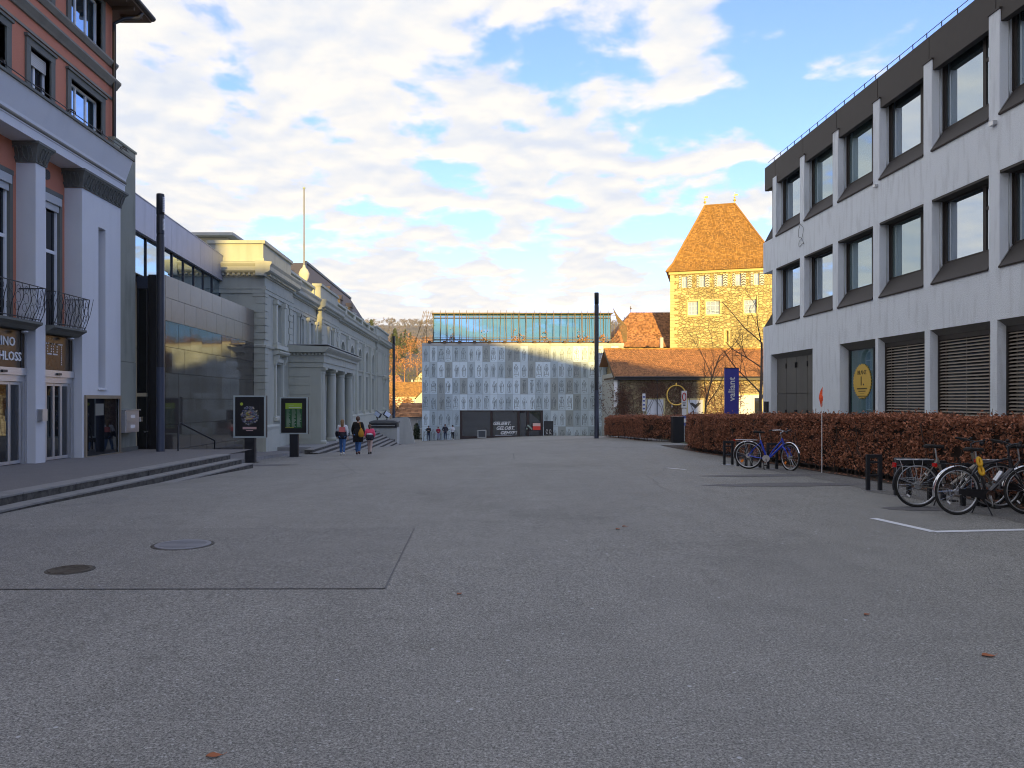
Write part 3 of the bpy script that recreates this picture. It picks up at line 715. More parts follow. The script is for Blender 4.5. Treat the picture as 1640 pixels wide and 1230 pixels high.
# balconies
def balcony(a, b, label=None):
    sl = MB(); C.profile(sl, [(-.5, 3.42), (.0, 3.42), (.1, 3.50), (.22, 3.56), (.22, 3.62), (-.5, 3.62)], a, b)
    bo = sl.build('balcony', DKSTONE, casino)
    r = MB()
    def bulge(u, z):     # ironwork leans out towards the top
        t = (z-3.62)/.9; return .16+.16*math.sin(t*math.pi*.9)*.6+.10*t*t
    n = 16
    for zz in (3.68, 4.48):
        r.tube([C.p(a+.03+(b-a-.06)*i/n, zz, bulge(0, zz)) for i in range(n+1)], .014, 5)
    for i in range(7):
        u = a+.03+(b-a-.06)*i/6
        r.tube([C.p(u+.05*math.sin(z_*7+i), 3.62+z_*.86, bulge(0, 3.62+z_*.86)) for z_ in [j/8 for j in range(9)]], .009, 4)
    for i in range(6):
        u = a+.03+(b-a-.06)*(i+.5)/6
        for zc, rr in ((3.9, .10), (4.12, .13), (4.33, .09)):
            r.tube([C.p(u+rr*.85*math.cos(t), zc+rr*math.sin(t), bulge(0, zc)) for t in [2*math.pi*j/7 for j in range(7)]], .006, 4, closed=True)
    for u, sg in ((a+.03, -1), (b-.03, 1)):
        for j in range(9):
            d = -.42+.58*j/8
            r.tube([C.p(u+sg*(.02+.10*math.sin(t*2.6)), 3.62+t*.88, d+(.22*t*t+.05*math.sin(t*3.1))*max(0, j/8)) for t in [q/6 for q in range(7)]], .007, 4)
        r.tube([C.p(u+sg*.07, 4.49, -.42), C.p(u+sg*.07, 4.49, .26)], .014, 5)
    r.build('railing', BLACK, bo)
    lm_ = MB(); lm_.ball(C.p(b-.35, 3.36, -.05), .09, 1, 1, .5); lm_.build('lamp', ALU, bo)
balcony(20.06, 21.72); balcony(17.5, 19.52); balcony(14.95, 16.95)
# capitals
def capital(a, b):
    q = MB(); ca = MB(); n = 8
    z0, z1 = 7.7, 8.2
    prof = [(0, 0), (.03, .0), (.035, .05), (.05, .2), (.10, .35), (.16, .43), (.18, .44), (.18, .5)]
    for (e0, h0), (e1, h1) in zip(prof[1:], prof[2:]):
        A = [C.p(a-e0, z0+h0, -.5), C.p(a-e0, z0+h0, e0), C.p(b+e0, z0+h0, e0), C.p(b+e0, z0+h0, -.5)]
        B = [C.p(a-e1, z0+h1, -.5), C.p(a-e1, z0+h1, e1), C.p(b+e1, z0+h1, e1), C.p(b+e1, z0+h1, -.5)]
        for i in range(3): q.quad(A[i], A[i+1], B[i+1], B[i])
    c_ = q.build('capital', DKSTONE, casino)
    L = MB(); cnt = max(2, int((b-a)/.24))
    def lf(o, ud, nd, w_):
        o = Vector(o); ud = Vector(ud); nd = Vector(nd)
        for s_ in (-1, 1):
            pts = []
            for j in range(9):
                t = j/8; pts.append(o+ud*s_*(w_*.12+w_*.38*math.sin(t*2.4))+Vector((0, 0, .03+.36*t-.05*math.sin(t*3.1)))+nd*(.05+.12*t*t))
            L.tube(pts, .015, 4, radii=[.018-.009*abs(j/8-.3) for j in range(9)])
        L.tube([o+Vector((0, 0, .04))+nd*.05, o+Vector((0, 0, .22))+nd*.08, o+Vector((0, 0, .38))+nd*.16], .016, 4)
        L.ball(o+Vector((0, 0, .36))+nd*.17, .028, n=6)
    for i in range(cnt):
        u = a+(b-a)*(i+.5)/cnt; lf(C.p(u, z0, 0), C.u, C.n, (b-a)/cnt)
    for i in range(2):
        lf(C.p(a, z0, -.4+.25*i), -C.n, -C.u, .24)
    L.build('carved_leaves', DKSTONE, c_)
for a, b in piers[:3]: capital(a, b)
capital(21.88, 24.25)
# architrave, roll and coved fascia with dark coping
q = MB(); C.box(q, 9, 24.3, 8.2, 8.42, -.62, .12); C.profile(q, [(-.3, 8.42), (.14, 8.42), (.16, 8.62), (.37, 9.2), (-.3, 9.2)], 9, 24.3)
q.build('fascia', GREYWALL2, casino)
q = MB(); q.cyl(C.p(9, 8.5, .15), C.p(24.28, 8.5, .15), .045, n=10); q.build('roll_moulding', OLIVE, casino)
q = MB(); C.box(q, 9, 24.36, 9.2, 9.27, -.35, .42); q.build('coping', DKSTONE, casino)
rl = MB(); rl.cyl(C.p(9, 9.52, .18), C.p(24.4, 9.52, .18), .014, n=6)
y = 24.15
while y > 9:
    pts = [C.p(y, 9.27, .02), C.p(y, 9.5, .02), C.p(y, 9.6, .06), C.p(y, 9.62, .13), C.p(y, 9.58, .19), C.p(y, 9.5, .2)]
    rl.tube(pts, .018, 5); rl.tube([p+Vector((0, .1, 0)) for p in pts], .014, 5); rl.cyl(C.p(y, 9.27, .02), C.p(y, 9.3, .02), .04, n=8); y -= 1.55
rl.build('roof_rail', BLACK, casino)
# end strip, greenish, with set-back parapet
q = MB(); q.box(-12.2, -11.4, 24.252, 25.8, -.5, 2.9); q.box(-12.2, -11.41, 24.252, 25.79, 2.91, 9.9); q.box(-12.3, -11.38, 24.25, 25.84, 9.9, 9.97); q.build('end_wall', GREENC, casino)
q = MB(); q.box(-11.52, -11.36, 24.3, 25.85, -.2, .12); q.build('plinth', DKSTONE, casino)
# red storeys above
RF = Face((-11.6, 0, 0), (0, 1, 0), (1, 0, 0))
ops = [(21.98, 23.8), (19.98, 20.94), (17.95, 18.95), (15.6, 16.6), (13.3, 14.3), (11, 12)]
q = MB(); RF.wall(q, 8.5, 24.55, 9.2, 14.15, -.24, 0, [(a, b, 9.45, 10.86) for a, b in ops]+[(a, b, 12.45, 13.95) for a, b in ops]); q.build('upper_wall', REDST, casino)
for z0, z1 in ((9.45, 10.86), (12.45, 13.95)):
    for i, (a, b) in enumerate(ops):
        s_ = MB(); RF.box(s_, a-.2, a, z0, z1, -.2, .05); RF.box(s_, b, b+.2, z0, z1, -.2, .05); RF.box(s_, a-.2, b+.2, z1, z1+.18, -.2, .055); RF.box(s_, a-.24, b+.24, z1+.18, z1+.25, -.1, .10); s_.build('window_surround', DKSTONE, casino)
        cols = (a+.6, a+1.2) if b-a > 1.5 else ((a+b)/2,)
        wv = window(RF, casino, a, b, z0, z1, -.14, WHITEW, GL_R if i != 1 else GL_E, fw=.06, cols=cols, dep=.07, bar=.07)
        if z0 < 10 and i == 1:
            sb = MB(); zz = z1-.03
            for j in range(7): RF.box(sb, a+.02, b-.02, zz-.05, zz-.006, -.12, -.09); zz -= .05
            sb.build('roller_shutter', SHUTW, wv)
        ip = MB(); RF.box(ip, a, b, z0-.02, z0+.02, -.2, .02); ip.build('sill', DKSTONE, wv)
for nm, prof in (('string_course', [(-.1, 11.6), (.06, 11.6), (.10, 11.66), (.2, 11.78), (.2, 11.84), (-.1, 11.84)]), ('sill_course', [(-.1, 12.22), (.05, 12.22), (.14, 12.34), (.14, 12.4), (-.1, 12.4)]), ('band_course', [(-.1, 11.2), (.05, 11.2), (.05, 11.27), (-.1, 11.27)])):
    q = MB(); e = prof[-2][0]; RF.profile(q, prof, 8.5, 24.55+e); q.prism([(-p, z) for p, z in prof], (-11.6, 24.55-e*0, 0), (0, -1, 0), (0, 0, 1), (-1, 0, 0), 8) ; q.build(nm, OLIVE, casino)
# eaves, gutter and downpipe
q = MB(); q.box(-25, -10.75, -5, 25.5, 14.16, 14.24)
es = q.build('eaves', WOODC, casino)
q = MB()
y = 9.0
while y < 25.3: q.box(-11.55, -10.85, y, y+.09, 14.04, 14.155); y += .55
q.each('rafter_end', WOODC, es)
q = MB(); q.tube([(-10.7, 5, 14.3), (-10.7, 25.55, 14.3)], .08, 8); q.tube([(-10.7, 25.55, 14.3), (-22, 25.55, 14.3)], .08, 8); q.build('gutter', DKMETAL, es)
q = MB(); q.tube([(-10.8, 24.9, 14.2), (-10.85, 24.75, 13.95), (-11.2, 24.5, 13.8), (-11.47, 24.4, 13.6), (-11.47, 24.4, 9.3)], .06, 8); q.build('downpipe', DKMETAL, casino)
q = MB(); A = [(-10.7, 25.5, 14.3), (-25, 25.5, 14.3), (-25, -5, 14.3), (-10.7, -5, 14.3)]; B = [(-17, 19, 18), (-19, 19, 18), (-19, 2, 18), (-17, 2, 18)]
q.add(A+B, [(0, 1, 5, 4), (1, 2, 6, 5), (2, 3, 7, 6), (3, 0, 4, 7), (4, 5, 6, 7)]); q.build('roof', TILE_D, casino)
# small fittings
q = MB(); C.box(q, 20.02, 20.05, 1.0, 1.05, -.2, .0); 
q.box(-11.19, -11.05, 19.62, 19.85, 1.12, 1.42); q.build('card_reader', ALU, casino)
q = MB(); q.box(-11.62, -11.5, 21.80, 21.875, 1.3, 1.55); q.box(-11.62, -11.48, 21.86, 21.878, 1.0, 1.08); q.build('intercom', ALU, casino)

mbx = thing('mailbox', 'grey metal letterbox unit on the greenish end wall beside the showcase', 'letterbox', (-11.3, 24.9, .7))
q = MB(); q.box(-11.398, -11.1, 24.35, 25.35, .62, 1.32); q.box(-11.398, -11.06, 24.33, 25.4, 1.32, 1.35); q.build('box', ALU, mbx)
for z in (.66, .98):
    q = MB(); q.box(-11.099, -11.08, 24.4, 25.3, z, z+.29); dd = q.build('door', ALU, mbx); q = MB(); q.box(-11.079, -11.07, 24.7, 25.0, z+.1, z+.2); q.build('name_plate', WHITE, dd)
q = MB(); q.box(-11.1, -11.04, 25.35, 25.5, .95, 1.1); q.build('lock_box', CHROME, mbx)

# ------------------------------------------------------------------ terrace with granite steps in front of the cinema
sheet('terrace', lin(-12, -7.62, 4), lin(-6, 23.6, 30)+[26.2], lambda x, y: tz(y)-.002, TERR, kind='structure')
st = thing('terrace_steps', 'long granite steps running along the edge of the cinema terrace', 'steps', (-7.5, 15, -.1))
random.seed(3)
for s_ in range(5):
    X = -7.5+.30*s_; zt = -.15*s_; yend = 23.55+.16*s_; y = yend
    while y > -4:
        L_ = random.uniform(1.35, 1.75); y2 = max(-4, y-L_)
        top = (tz(y)+zt, tz(y2)+zt)
        if top[1] > G(X, y2)-.12 or top[0] > G(X, y)-.12:
            j = random.uniform(-.006, .006)
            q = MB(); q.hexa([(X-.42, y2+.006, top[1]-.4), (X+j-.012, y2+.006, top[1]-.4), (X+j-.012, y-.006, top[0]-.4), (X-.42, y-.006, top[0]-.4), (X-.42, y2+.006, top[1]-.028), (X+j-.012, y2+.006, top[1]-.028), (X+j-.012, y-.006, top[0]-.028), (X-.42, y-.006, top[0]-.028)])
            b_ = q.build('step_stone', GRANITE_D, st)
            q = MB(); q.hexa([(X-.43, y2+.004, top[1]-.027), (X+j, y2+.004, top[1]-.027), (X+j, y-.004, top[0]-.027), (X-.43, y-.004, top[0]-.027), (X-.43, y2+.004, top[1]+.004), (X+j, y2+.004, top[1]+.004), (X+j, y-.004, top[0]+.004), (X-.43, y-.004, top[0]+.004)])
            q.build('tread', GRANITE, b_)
        y = y2
# pavement along the stone wall, up to the portico platform
q = MB(); ys = lin(23.6, 39.2, 13)
for a, b in zip(ys, ys[1:]):
    xa, xb = -8.15-(a-24)*.05, -8.15-(b-24)*.05
    za, zb = G(-8.5, a)+.13, G(-8.5, b)+.13
    q.hexa([(-12, a, za-1), (xa, a, za-1), (xb, b, zb-1), (-12, b, zb-1), (-12, a, za), (xa, a, za), (xb, b, zb), (-12, b, zb)])
q.build('pavement', mat('pavement_asphalt', (.18, .18, .185), .85, var=.12, fine=.3), None, kind='structure')
q = MB()
for a, b in zip(ys, ys[1:]):
    xa, xb = -8.14-(a-24)*.05, -8.14-(b-24)*.05; za, zb = G(-8.5, a)+.135, G(-8.5, b)+.135
    q.hexa([(xa-.14, a+.005, za-.5), (xa, a+.005, za-.5), (xb, b-.005, zb-.5), (xb-.14, b-.005, zb-.5), (xa-.14, a+.005, za), (xa, a+.005, za), (xb, b-.005, zb), (xb-.14, b-.005, zb)])
q.build('kerb', GRANITE, None, kind='structure')
hr = thing('handrail', 'dark tubular handrail descending beside the first lamp post', 'handrail', (-10, 25.6, 0))
q = MB(); q.tube([(-9.75, 25.2, -.2), (-9.75, 25.2, .82), (-9.72, 25.3, .9), (-9.1, 26.8, .25), (-9.1, 26.8, -.6)], .03, 8)
q.build('rail', DKMETAL, hr)

# ================================================================== LINK BUILDING (polished stone and glass)
link = thing('glass_link_building', 'low modern building clad in polished dark stone under a grey metal fascia', 'modern annex', (-11, 31, 0))
P = Face((-10.66, 0, 0), (0, 1, 0), (1, 0, 0))
q = MB(); q.box(-11.3, -10.7, 26.4, 37.0, -1.5, 5.93); q.build('wall_core', CONC_D, link)
rows = [-1.0, -.1, .8, 1.7, 2.6, 3.5, 4.4, 5.2, 5.97]; cols_ = lin(26.42, 36.98, 9)
for i, (z0, z1) in enumerate(zip(rows, rows[1:])):
    sh = .0 if i % 2 else .55
    cc = [cols_[0]]+[c+sh for c in cols_[(0 if sh else 1):-1]]+[cols_[-1]]
    cc = sorted(set(cc))
    for a, b in zip(cc, cc[1:]):
        if b-a < .1: continue
        q = MB(); P.box(q, a+.007, b-.007, z0+.007, z1-.007, -.035, 0); k1, k2 = random.uniform(-.004, .004), random.uniform(-.004, .004)
        q.v = [(x+(k1*(y-a)+k2*(z-z0) if x > -10.67 else 0), y, z) for x, y, z in q.v]
        q.build('stone_panel', POLST if z1 < 4.5 else mat('satin_stone', (.14, .128, .108), .28, spec=.5, var=.2, fine=.15, island=.1), link)
# entrance wall facing the square
E = Face((0, 26.35, 0), (1, 0, 0), (0, -1, 0))
q = MB(); E.box(q, -11.22, -10.665, -1, 5.96, -.12, 0); q.build('black_panel', mat('black_cladding', (.014, .013, .014), .2), link)
for z0, z1 in ((-.3, 1.78), (1.9, 5.5)):
    window(E, link, -11.62, -11.24, z0, z1, -.02, DKMETAL, GL_D, fw=.035)
q = MB(); E.box(q, -11.62, -11.24, 5.5, 5.9, -.06, -.01); q.build('spandrel', mat('spandrel_blue', (.04, .05, .075), .3), link)
q = MB(); E.box(q, -11.34, -11.3, .55, .6, .0, .05); E.box(q, -11.34, -11.2, .58, .6, .05, .07); q.build('door_handle', ALU, link)
# fascia and clerestory, slightly skewed in plan
a0 = Vector((-11.45, 25.85, 0)); a1 = Vector((-12.3, 38.7, 0)); ud = (a1-a0).normalized(); nd = Vector((ud.y, -ud.x, 0))
K = Face(a0, ud, nd); KL = 11.3
for a, b in zip(lin(0, KL, 6), lin(0, KL, 6)[1:]):
    q = MB(); K.box(q, a+.008, b-.008, 7.45, 8.6, -.12, 0); q.build('fascia_panel', FASCIA, link)
q = MB(); K.box(q, 0, KL, 7.40, 7.448, -.3, .01); K.box(q, 0, KL, 7.46, 8.55, -6, -.13); K.box(q, -.0, KL, 8.6, 8.63, -.3, .02); q.build('roof', FASCIA, link)
cl = MB(); K.box(cl, 0, KL, 5.9, 7.4, -.6, -.4); cl.build('clerestory_back', CONC_D, link)
ps = lin(.0, KL, 8)
for a, b in zip(ps, ps[1:]): window(K, link, a+.004, b-.004, 5.98, 7.4, -.12, DKMETAL, GL_R, fw=.03, name='clerestory_window')

# ================================================================== lamp posts
def lamp(x, y, zb, H, label):
    t = thing('lamp_post', label, 'lamp post', (x, y, zb), group='slender dark lamp posts round the square')
    q = MB(); q.lathe((0, 0, 0), [(.17, 0), (.17, .01), (.132, .012), (.13, .02), (.13, H*.33)], 18); q.build('base_section', mat('post_blue', (.045, .055, .085), .45, metal=.3), t, False)
    q = MB(); q.lathe((0, 0, 0), [(.124, H*.33), (.124, H*.835), (.115, H*.836), (.115, H*.845)], 18); q.build('shaft', DKMETAL, t, False)
    q = MB(); q.lathe((0, 0, 0), [(.124, H*.846), (.124, H*.915), (.112, H*.916), (.112, H*.92), (.124, H*.921), (.124, H-.04), (.12, H), (.02, H+.005)], 18); h = q.build('lamp_head', DKMETAL, t, False)
    for z0, z1 in ((H*.86, H*.905), (H*.93, H*.99)):
        q = MB()
        for i in range(9):
            zz = z0+(z1-z0)*i/9
            for j in range(5):
                t_ = -.5+j*.25; q.box(.118*math.cos(t_)-.004, .13*math.cos(t_), .13*math.sin(t_)-.014, .13*math.sin(t_)+.014, zz, zz+(z1-z0)/9*.7)
        q.build('louvre', ALU, h, False)
    return t
lamp(-10.25, 25.0, -.05, 8.4, 'tallest lamp post, in front of the polished stone building')
lamp(6.88, 43.8, G(6.88, 43.8), 8.3, 'lamp post standing free in front of the panelled museum')
lamp(-7.35, 69, -.95, 8.35, 'distant lamp post at the far corner of the classical hall')
# ================================================================== CLASSICAL HALL (left, beyond)
hall = thing('classical_hall', 'long classical hall in sage plaster with columned portico, arched windows and mansard roof', 'concert hall', (-14, 64, -.8))
H = Face((-10.2, 0, 0), (0, 1, 0), (1, 0, 0)); HE = Face((-10.2, 37.1, 0), (-1, 0, 0), (0, -1, 0))
hw = MB()
rec = [(43.5, 44.6), (46.2, 47.3), (48.9, 50.0)]
arch = [59.9, 64.4, 68.8, 73.2, 77.6]
H.wall(hw, 37.13, 42.7, -3, 7.2, -.4, 0, [(39.1, 40.4, 4.65, 6.6), (39.1, 40.4, .85, 3.5)])
H.wall(hw, 42.7, 50.8, -3, 7.2, -.75, -.35, [(a, b, 4.65, 6.6) for a, b in rec]+[(45.8, 47.8, -.75, 2.4)])
H.wall(hw, 50.8, 57.1, -3, 7.2, -.4, 0, [(53.3, 54.6, 4.65, 6.6), (53.3, 54.6, .85, 3.5)])
H.wall(hw, 57.1, 79.5, -3, 7.2, -.7, -.2, [(c-.95, c+.95, 4.35, 6.2) for c in arch]+[(c-.9, c+.9, .75, 3.85) for c in arch])
H.wall(hw, 79.5, 90.3, -3, 7.2, -.4, 0, [(84.2, 85.5, 4.65, 6.6), (84.2, 85.5, .85, 3.5)])
hw.box(-26, -10.62, 37.11, 42.6, -3, 7.9); hw.box(-26, -10.97, 42.6, 50.9, -3, 7.9); hw.box(-26, -10.62, 50.9, 57.0, -3, 7.9); hw.box(-26, -10.91, 57, 79.6, -3, 7.9); hw.box(-26, -10.62, 79.6, 90.3, -3, 7.9)
for c in arch:   # fill above the arches
    for sg in (-1, 1):
        poly = [(c+sg*.95, 6.2), (c+sg*.95, 5.25)]+[(c+sg*.95*math.cos(t), 5.25+.95*math.sin(t)) for t in lin(0, math.pi/2, 7)[1:]]
        if sg > 0: poly = poly[::-1]
        H.prism(hw, poly, -.699, -.203)
HE.box(hw, .001, 9, -3, 7.2, -.3, .0)
hw.build('wall', PLASTER, hall)
DK = mat('interior_dark', (.03, .03, .032), .9)
def hwin(u0, u1, z0, z1, d, hood=False, cols=None):
    wn = window(H, hall, u0+.02, u1-.02, z0+.02, z1-.02, d, WHITEW, GL_S, fw=.08, cols=cols or ((u0+u1)/2,), rows=(z0+(z1-z0)*.68,), dep=.08, bar=.08)
    return wn
for u0, u1, dd in ((39.1, 40.4, 0), (53.3, 54.6, 0), (84.2, 85.5, 0)):
    hwin(u0, u1, 4.65, 6.6, dd-.26); hwin(u0, u1, .85, 3.5, dd-.26)
    t_ = MB()
    for a in (u0-.34, u1+.04):     # small columns beside the upper window
        H.box(t_, a, a+.3, 4.6, 6.5, dd+.0, dd+.16); H.box(t_, a-.04, a+.34, 6.5, 6.72, dd+.0, dd+.22); H.box(t_, a-.03, a+.33, 4.5, 4.6, dd, dd+.2)
    H.box(t_, u0-.5, u1+.5, 4.25, 4.46, dd+.002, dd+.24)
    H.box(t_, u0-.16, u0, .85, 3.6, dd+.001, dd+.09); H.box(t_, u1, u1+.16, .85, 3.6, dd+.001, dd+.09); H.box(t_, u0-.16, u1+.16, 3.6, 3.78, dd+.001, dd+.1)
    H.profile(t_, [(dd+.002, 3.92), (dd+.3, 4.0), (dd+.36, 4.08), (dd+.36, 4.14), (dd+.002, 4.2)], u0-.4, u1+.4)
    for a in (u0-.3, u1+.1): H.profile(t_, [(dd+.002, 3.4), (dd+.1, 3.45), (dd+.22, 3.7), (dd+.28, 3.92), (dd+.002, 3.92)], a, a+.2)
    H.profile(t_, [(dd+.002, .62), (dd+.16, .62), (dd+.16, .76), (dd+.002, .84)], u0-.3, u1+.3)
    t_.build('window_surround', PLASTER_L, hall)
for u0, u1 in rec: hwin(u0, u1, 4.65, 6.6, -.6)
for a in lin(42.9, 50.5, 3)+[45.6, 48.2]:
    t_ = MB(); H.box(t_, a-.02, a+.3, 4.5, 6.6, -.35, -.2); H.box(t_, a-.07, a+.35, 6.6, 6.8, -.35, -.13); H.box(t_, a-.05, a+.33, 4.4, 4.5, -.35, -.16); t_.build('pilaster', PLASTER_L, hall)
for i, c in enumerate(arch):
    wn = hwin(c-.9, c+.9, .75, 3.85, -.52, cols=(c-.3, c+.3))
    a_ = MB(); ring = [(c+.93*math.cos(t), 5.25+.93*math.sin(t)) for t in lin(0, math.pi, 16)]
    inner = [(c+.83*math.cos(t), 5.25+.83*math.sin(t)) for t in lin(0, math.pi, 16)]
    for (p, q_, r_, s_) in zip(ring, ring[1:], inner[1:], inner): H.prism(a_, [p, q_, r_, s_], -.58, -.5)
    H.box(a_, c-.93, c-.83, 4.37, 5.25, -.58, -.5); H.box(a_, c+.83, c+.93, 4.37, 5.25, -.58, -.5); H.box(a_, c-.83, c+.83, 4.37, 4.45, -.58, -.5); H.box(a_, c-.03, c+.03, 4.45, 6.07, -.57, -.51); H.box(a_, c-.83, c+.83, 5.22, 5.28, -.57, -.512)
    ao = a_.build('arched_window', WHITEW, hall)
    g_ = MB(); H.prism(g_, [(c-.83, 4.45), (c+.83, 4.45)]+inner[1:-1], -.56, -.55); g_.build('pane', GL_S, ao)
    m_ = MB(); ring = [(c+1.12*math.cos(t), 5.25+1.12*math.sin(t)) for t in lin(0, math.pi, 16)]; inner = [(c+.97*math.cos(t), 5.25+.97*math.sin(t)) for t in lin(0, math.pi, 16)]
    for (p, q_, r_, s_) in zip(ring, ring[1:], inner[1:], inner): H.prism(m_, [p, q_, r_, s_], -.198, -.12)
    H.box(m_, c-1.12, c-.97, 4.35, 5.25, -.198, -.12); H.box(m_, c+.97, c+1.12, 4.35, 5.25, -.198, -.12)
    H.box(m_, c-1.05, c-.92, .7, 3.9, -.199, -.12); H.box(m_, c+.92, c+1.05, .7, 3.9, -.199, -.12)
    m_.build('archivolt', PLASTER_L, hall)
for c in [57.5]+[(a+b)/2 for a, b in zip(arch, arch[1:])]+[79.2]:
    for dc in (-.34, .1):
        m_ = MB(); H.box(m_, c+dc, c+dc+.26, .7, 6.55, -.199, -.03); H.box(m_, c+dc-.05, c+dc+.31, 6.55, 6.8, -.199, .03); H.box(m_, c+dc-.05, c+dc+.31, .45, .7, -.199, .02); m_.build('pilaster', PLASTER_L, hall)
# entablature, cornice, parapet with their breaks forward
segs = [(37.1, 42.7, 0), (42.7, 50.8, -.35), (50.8, 57.1, 0), (57.1, 79.5, -.2), (79.5, 90.3, 0)]
def run(name, prof, m, ends=True):
    q = MB()
    for a, b, dd in segs:
        pr = [(d+dd, z) for d, z in prof]; e = max(p[0] for p in prof)
        ex0 = e if (ends and dd == 0 and a < 38) else (.0 if dd == 0 else 0); ex1 = 0
        H.profile(q, pr, a-(e-.004 if dd == 0 else 0)+(.0 if dd == 0 else e-.002), b+(e-.004 if dd == 0 else -e+.002))
    e = max(p[0] for p in prof)
    HE.profile(q, prof, .005, 9)
    return q.build(name, m, hall)
run('architrave', [(.001, 6.82), (.06, 6.82), (.06, 7.0), (.09, 7.02), (.09, 7.16), (-.2, 7.16)], PLASTER)
run('frieze', [(-.3, 7.162), (.03, 7.162), (.03, 7.6), (-.3, 7.6)], PLASTER)
run('cornice', [(-.3, 7.602), (.10, 7.602), (.14, 7.72), (.34, 7.8), (.40, 7.86), (.40, 8.05), (.48, 8.18), (.48, 8.26), (-.3, 8.34)], OLIVE if False else PLASTER)
run('string_course', [(-.05, 4.2), (.08, 4.2), (.12, 4.3), (-.05, 4.36)], PLASTER_L)
run('plinth_course', [(-.05, .2), (.1, .2), (.14, .34), (.1, .44), (-.05, .46)], PLASTER_L)
q = MB()
for a, b, dd in segs: H.box(q, a-.05, b+.05, -3, .198, dd-.1, dd+.09)
HE.box(q, .005, 9, -3, .198, -.1, .085)
q.build('plinth', PLASTER_L, hall)
q = MB()
for a, b, dd in segs:
    y = a+.1
    while y < b-.1: H.box(q, y, y+.12, 7.66, 7.78, dd+.1, dd+.26); y += .25
x = .1
while x < 2.2: HE.box(q, x, x+.12, 7.66, 7.78, .1, .26); x += .25
q.build('dentil', PLASTER, hall, kind='stuff')
# parapet
q = MB()
for a, b, dd in ((37.1, 42.7, -.05), (50.8, 57.1, -.05), (79.5, 90.3, -.05)):
    H.box(q, a, b, 8.3, 9.2, dd-.5, dd); H.box(q, a-.08, b+.08, 9.2, 9.36, dd-.55, dd+.1); H.box(q, a-.03, b+.03, 8.35, 8.5, dd-.2, dd+.04)
HE.box(q, .06, 2.7, 8.3, 9.2, -.5, -.002); HE.box(q, .12, 2.72, 9.2, 9.36, -.5, .1); HE.box(q, .05, 2.7, 8.35, 8.5, -.2, .04)
q.each('parapet', PLASTER, hall)
q = MB(); H.box(q, 42.7, 50.8, 8.3, 8.42, -.8, -.4); H.box(q, 42.7, 50.8, 8.98, 9.12, -.82, -.38)
H.box(q, 57.1, 79.5, 8.3, 8.42, -.7, -.25); H.box(q, 57.1, 79.5, 8.95, 9.08, -.72, -.22)
for c in [57.3]+[(a+b)/2 for a, b in zip(arch, arch[1:])]+[79.2]: H.box(q, c-.35, c+.35, 8.42, 9.12, -.68, -.24); H.box(q, c-.42, c+.42, 9.12, 9.2, -.72, -.18)
H.box(q, 57.1, 79.5, 8.42, 8.95, -.66, -.5)
for a in (42.75, 46.6, 50.4): H.box(q, a, a+.4, 8.42, 9.0, -.78, -.42)
y = 42.9
while y < 50.6: q.lathe(H.p(y, 8.42, -.6), [(.05, 0), (.09, .15), (.05, .33), (.07, .5), (.05, .56)], 8); y += .26
q.build('balustrade', PLASTER_L, hall, kind='stuff')
# quoins, block by block
def quoins(Fc, u0, wd, d, zs=-.6, ze=6.7, name='quoin', alt=.18):
    z = zs; i = 0
    while z < ze:
        if not (4.15 < z+.17 < 4.45):
            a = u0 if (wd > 0) else u0+wd-(alt if i % 2 else 0); b = u0+wd+(alt if i % 2 else 0) if wd > 0 else u0
            q = MB(); Fc.box(q, min(a, b), max(a, b), z+.012, z+.33, d+.001, d+.045); q.build(name, PLASTER, hall)
        z += .345; i += 1
quoins(H, 37.06, .5, 0); quoins(HE, -.045, .42, 0); quoins(H, 42.75, -.7, 0)
quoins(H, 50.75, .6, 0); quoins(H, 57.15, -.6, 0); quoins(H, 79.45, .6, 0); quoins(H, 90.35, -.6, 0)
q = MB(); HE.box(q, .001, 9, 5.9, 6.15, 0, .06); HE.box(q, .001, 9, 5.5, 5.56, 0, .04)
for z in lin(4.6, 5.4, 2): HE.box(q, .9, 9, z, z+.02, 0, .012)
q.build('band', PLASTER, hall)
# mansard roof, attic volume behind, dormers
q = MB()
A = [(-11.3, 50.5, 8.5), (-26, 50.5, 8.5), (-26, 88, 8.5), (-11.3, 88, 8.5)]; B = [(-13.0, 58.8, 12.15), (-24, 58.8, 12.15), (-24, 79.7, 12.15), (-13.0, 79.7, 12.15)]
q.add(A+B, [(0, 1, 5, 4), (1, 2, 6, 5), (2, 3, 7, 6), (3, 0, 4, 7), (4, 5, 6, 7)]); rf = q.build('roof', SLATE, hall)
q = MB(); tiles(q, A[3], A[0], B[0], B[3], .5, .28, .02); tiles(q, A[0], A[1], B[1], B[0], .5, .28, .02); q.build('slate_courses', SLATE, rf, kind='stuff')
q = MB(); q.box(-13.1, -12.9, 58.7, 79.8, 12.12, 12.3); q.tube([(-13, 58.8, 12.22), (-11.3, 50.5, 8.6)], .08, 6); q.build('ridge_cap', DKMETAL, rf)
for y in (62, 67.5, 73):
    q = MB(); q.box(-13, -11.9, y, y+1.1, 9.6, 10.5); q.prism([(y-.1, 10.5), (y+1.2, 10.5), (y+.55, 10.95)], (-13.2, 0, 0), (0, 1, 0), (0, 0, 1), (1, 0, 0), 1.4); d_ = q.build('dormer', SLATE, rf)
q = MB(); q.box(-22, -14.2, 44, 54, 8, 10.95); q.build('attic_wall', CREAM, hall)
q = MB(); q.box(-23, -13.7, 43.4, 55, 10.97, 11.13); q.box(-22.6, -13.9, 43.7, 55, 11.13, 11.2); q.build('attic_roof', CONC, hall)
q = MB(); q.box(-12.6, -11.75, 37.6, 44, 7.9, 9.42); q.build('rear_attic', CREAM, hall)
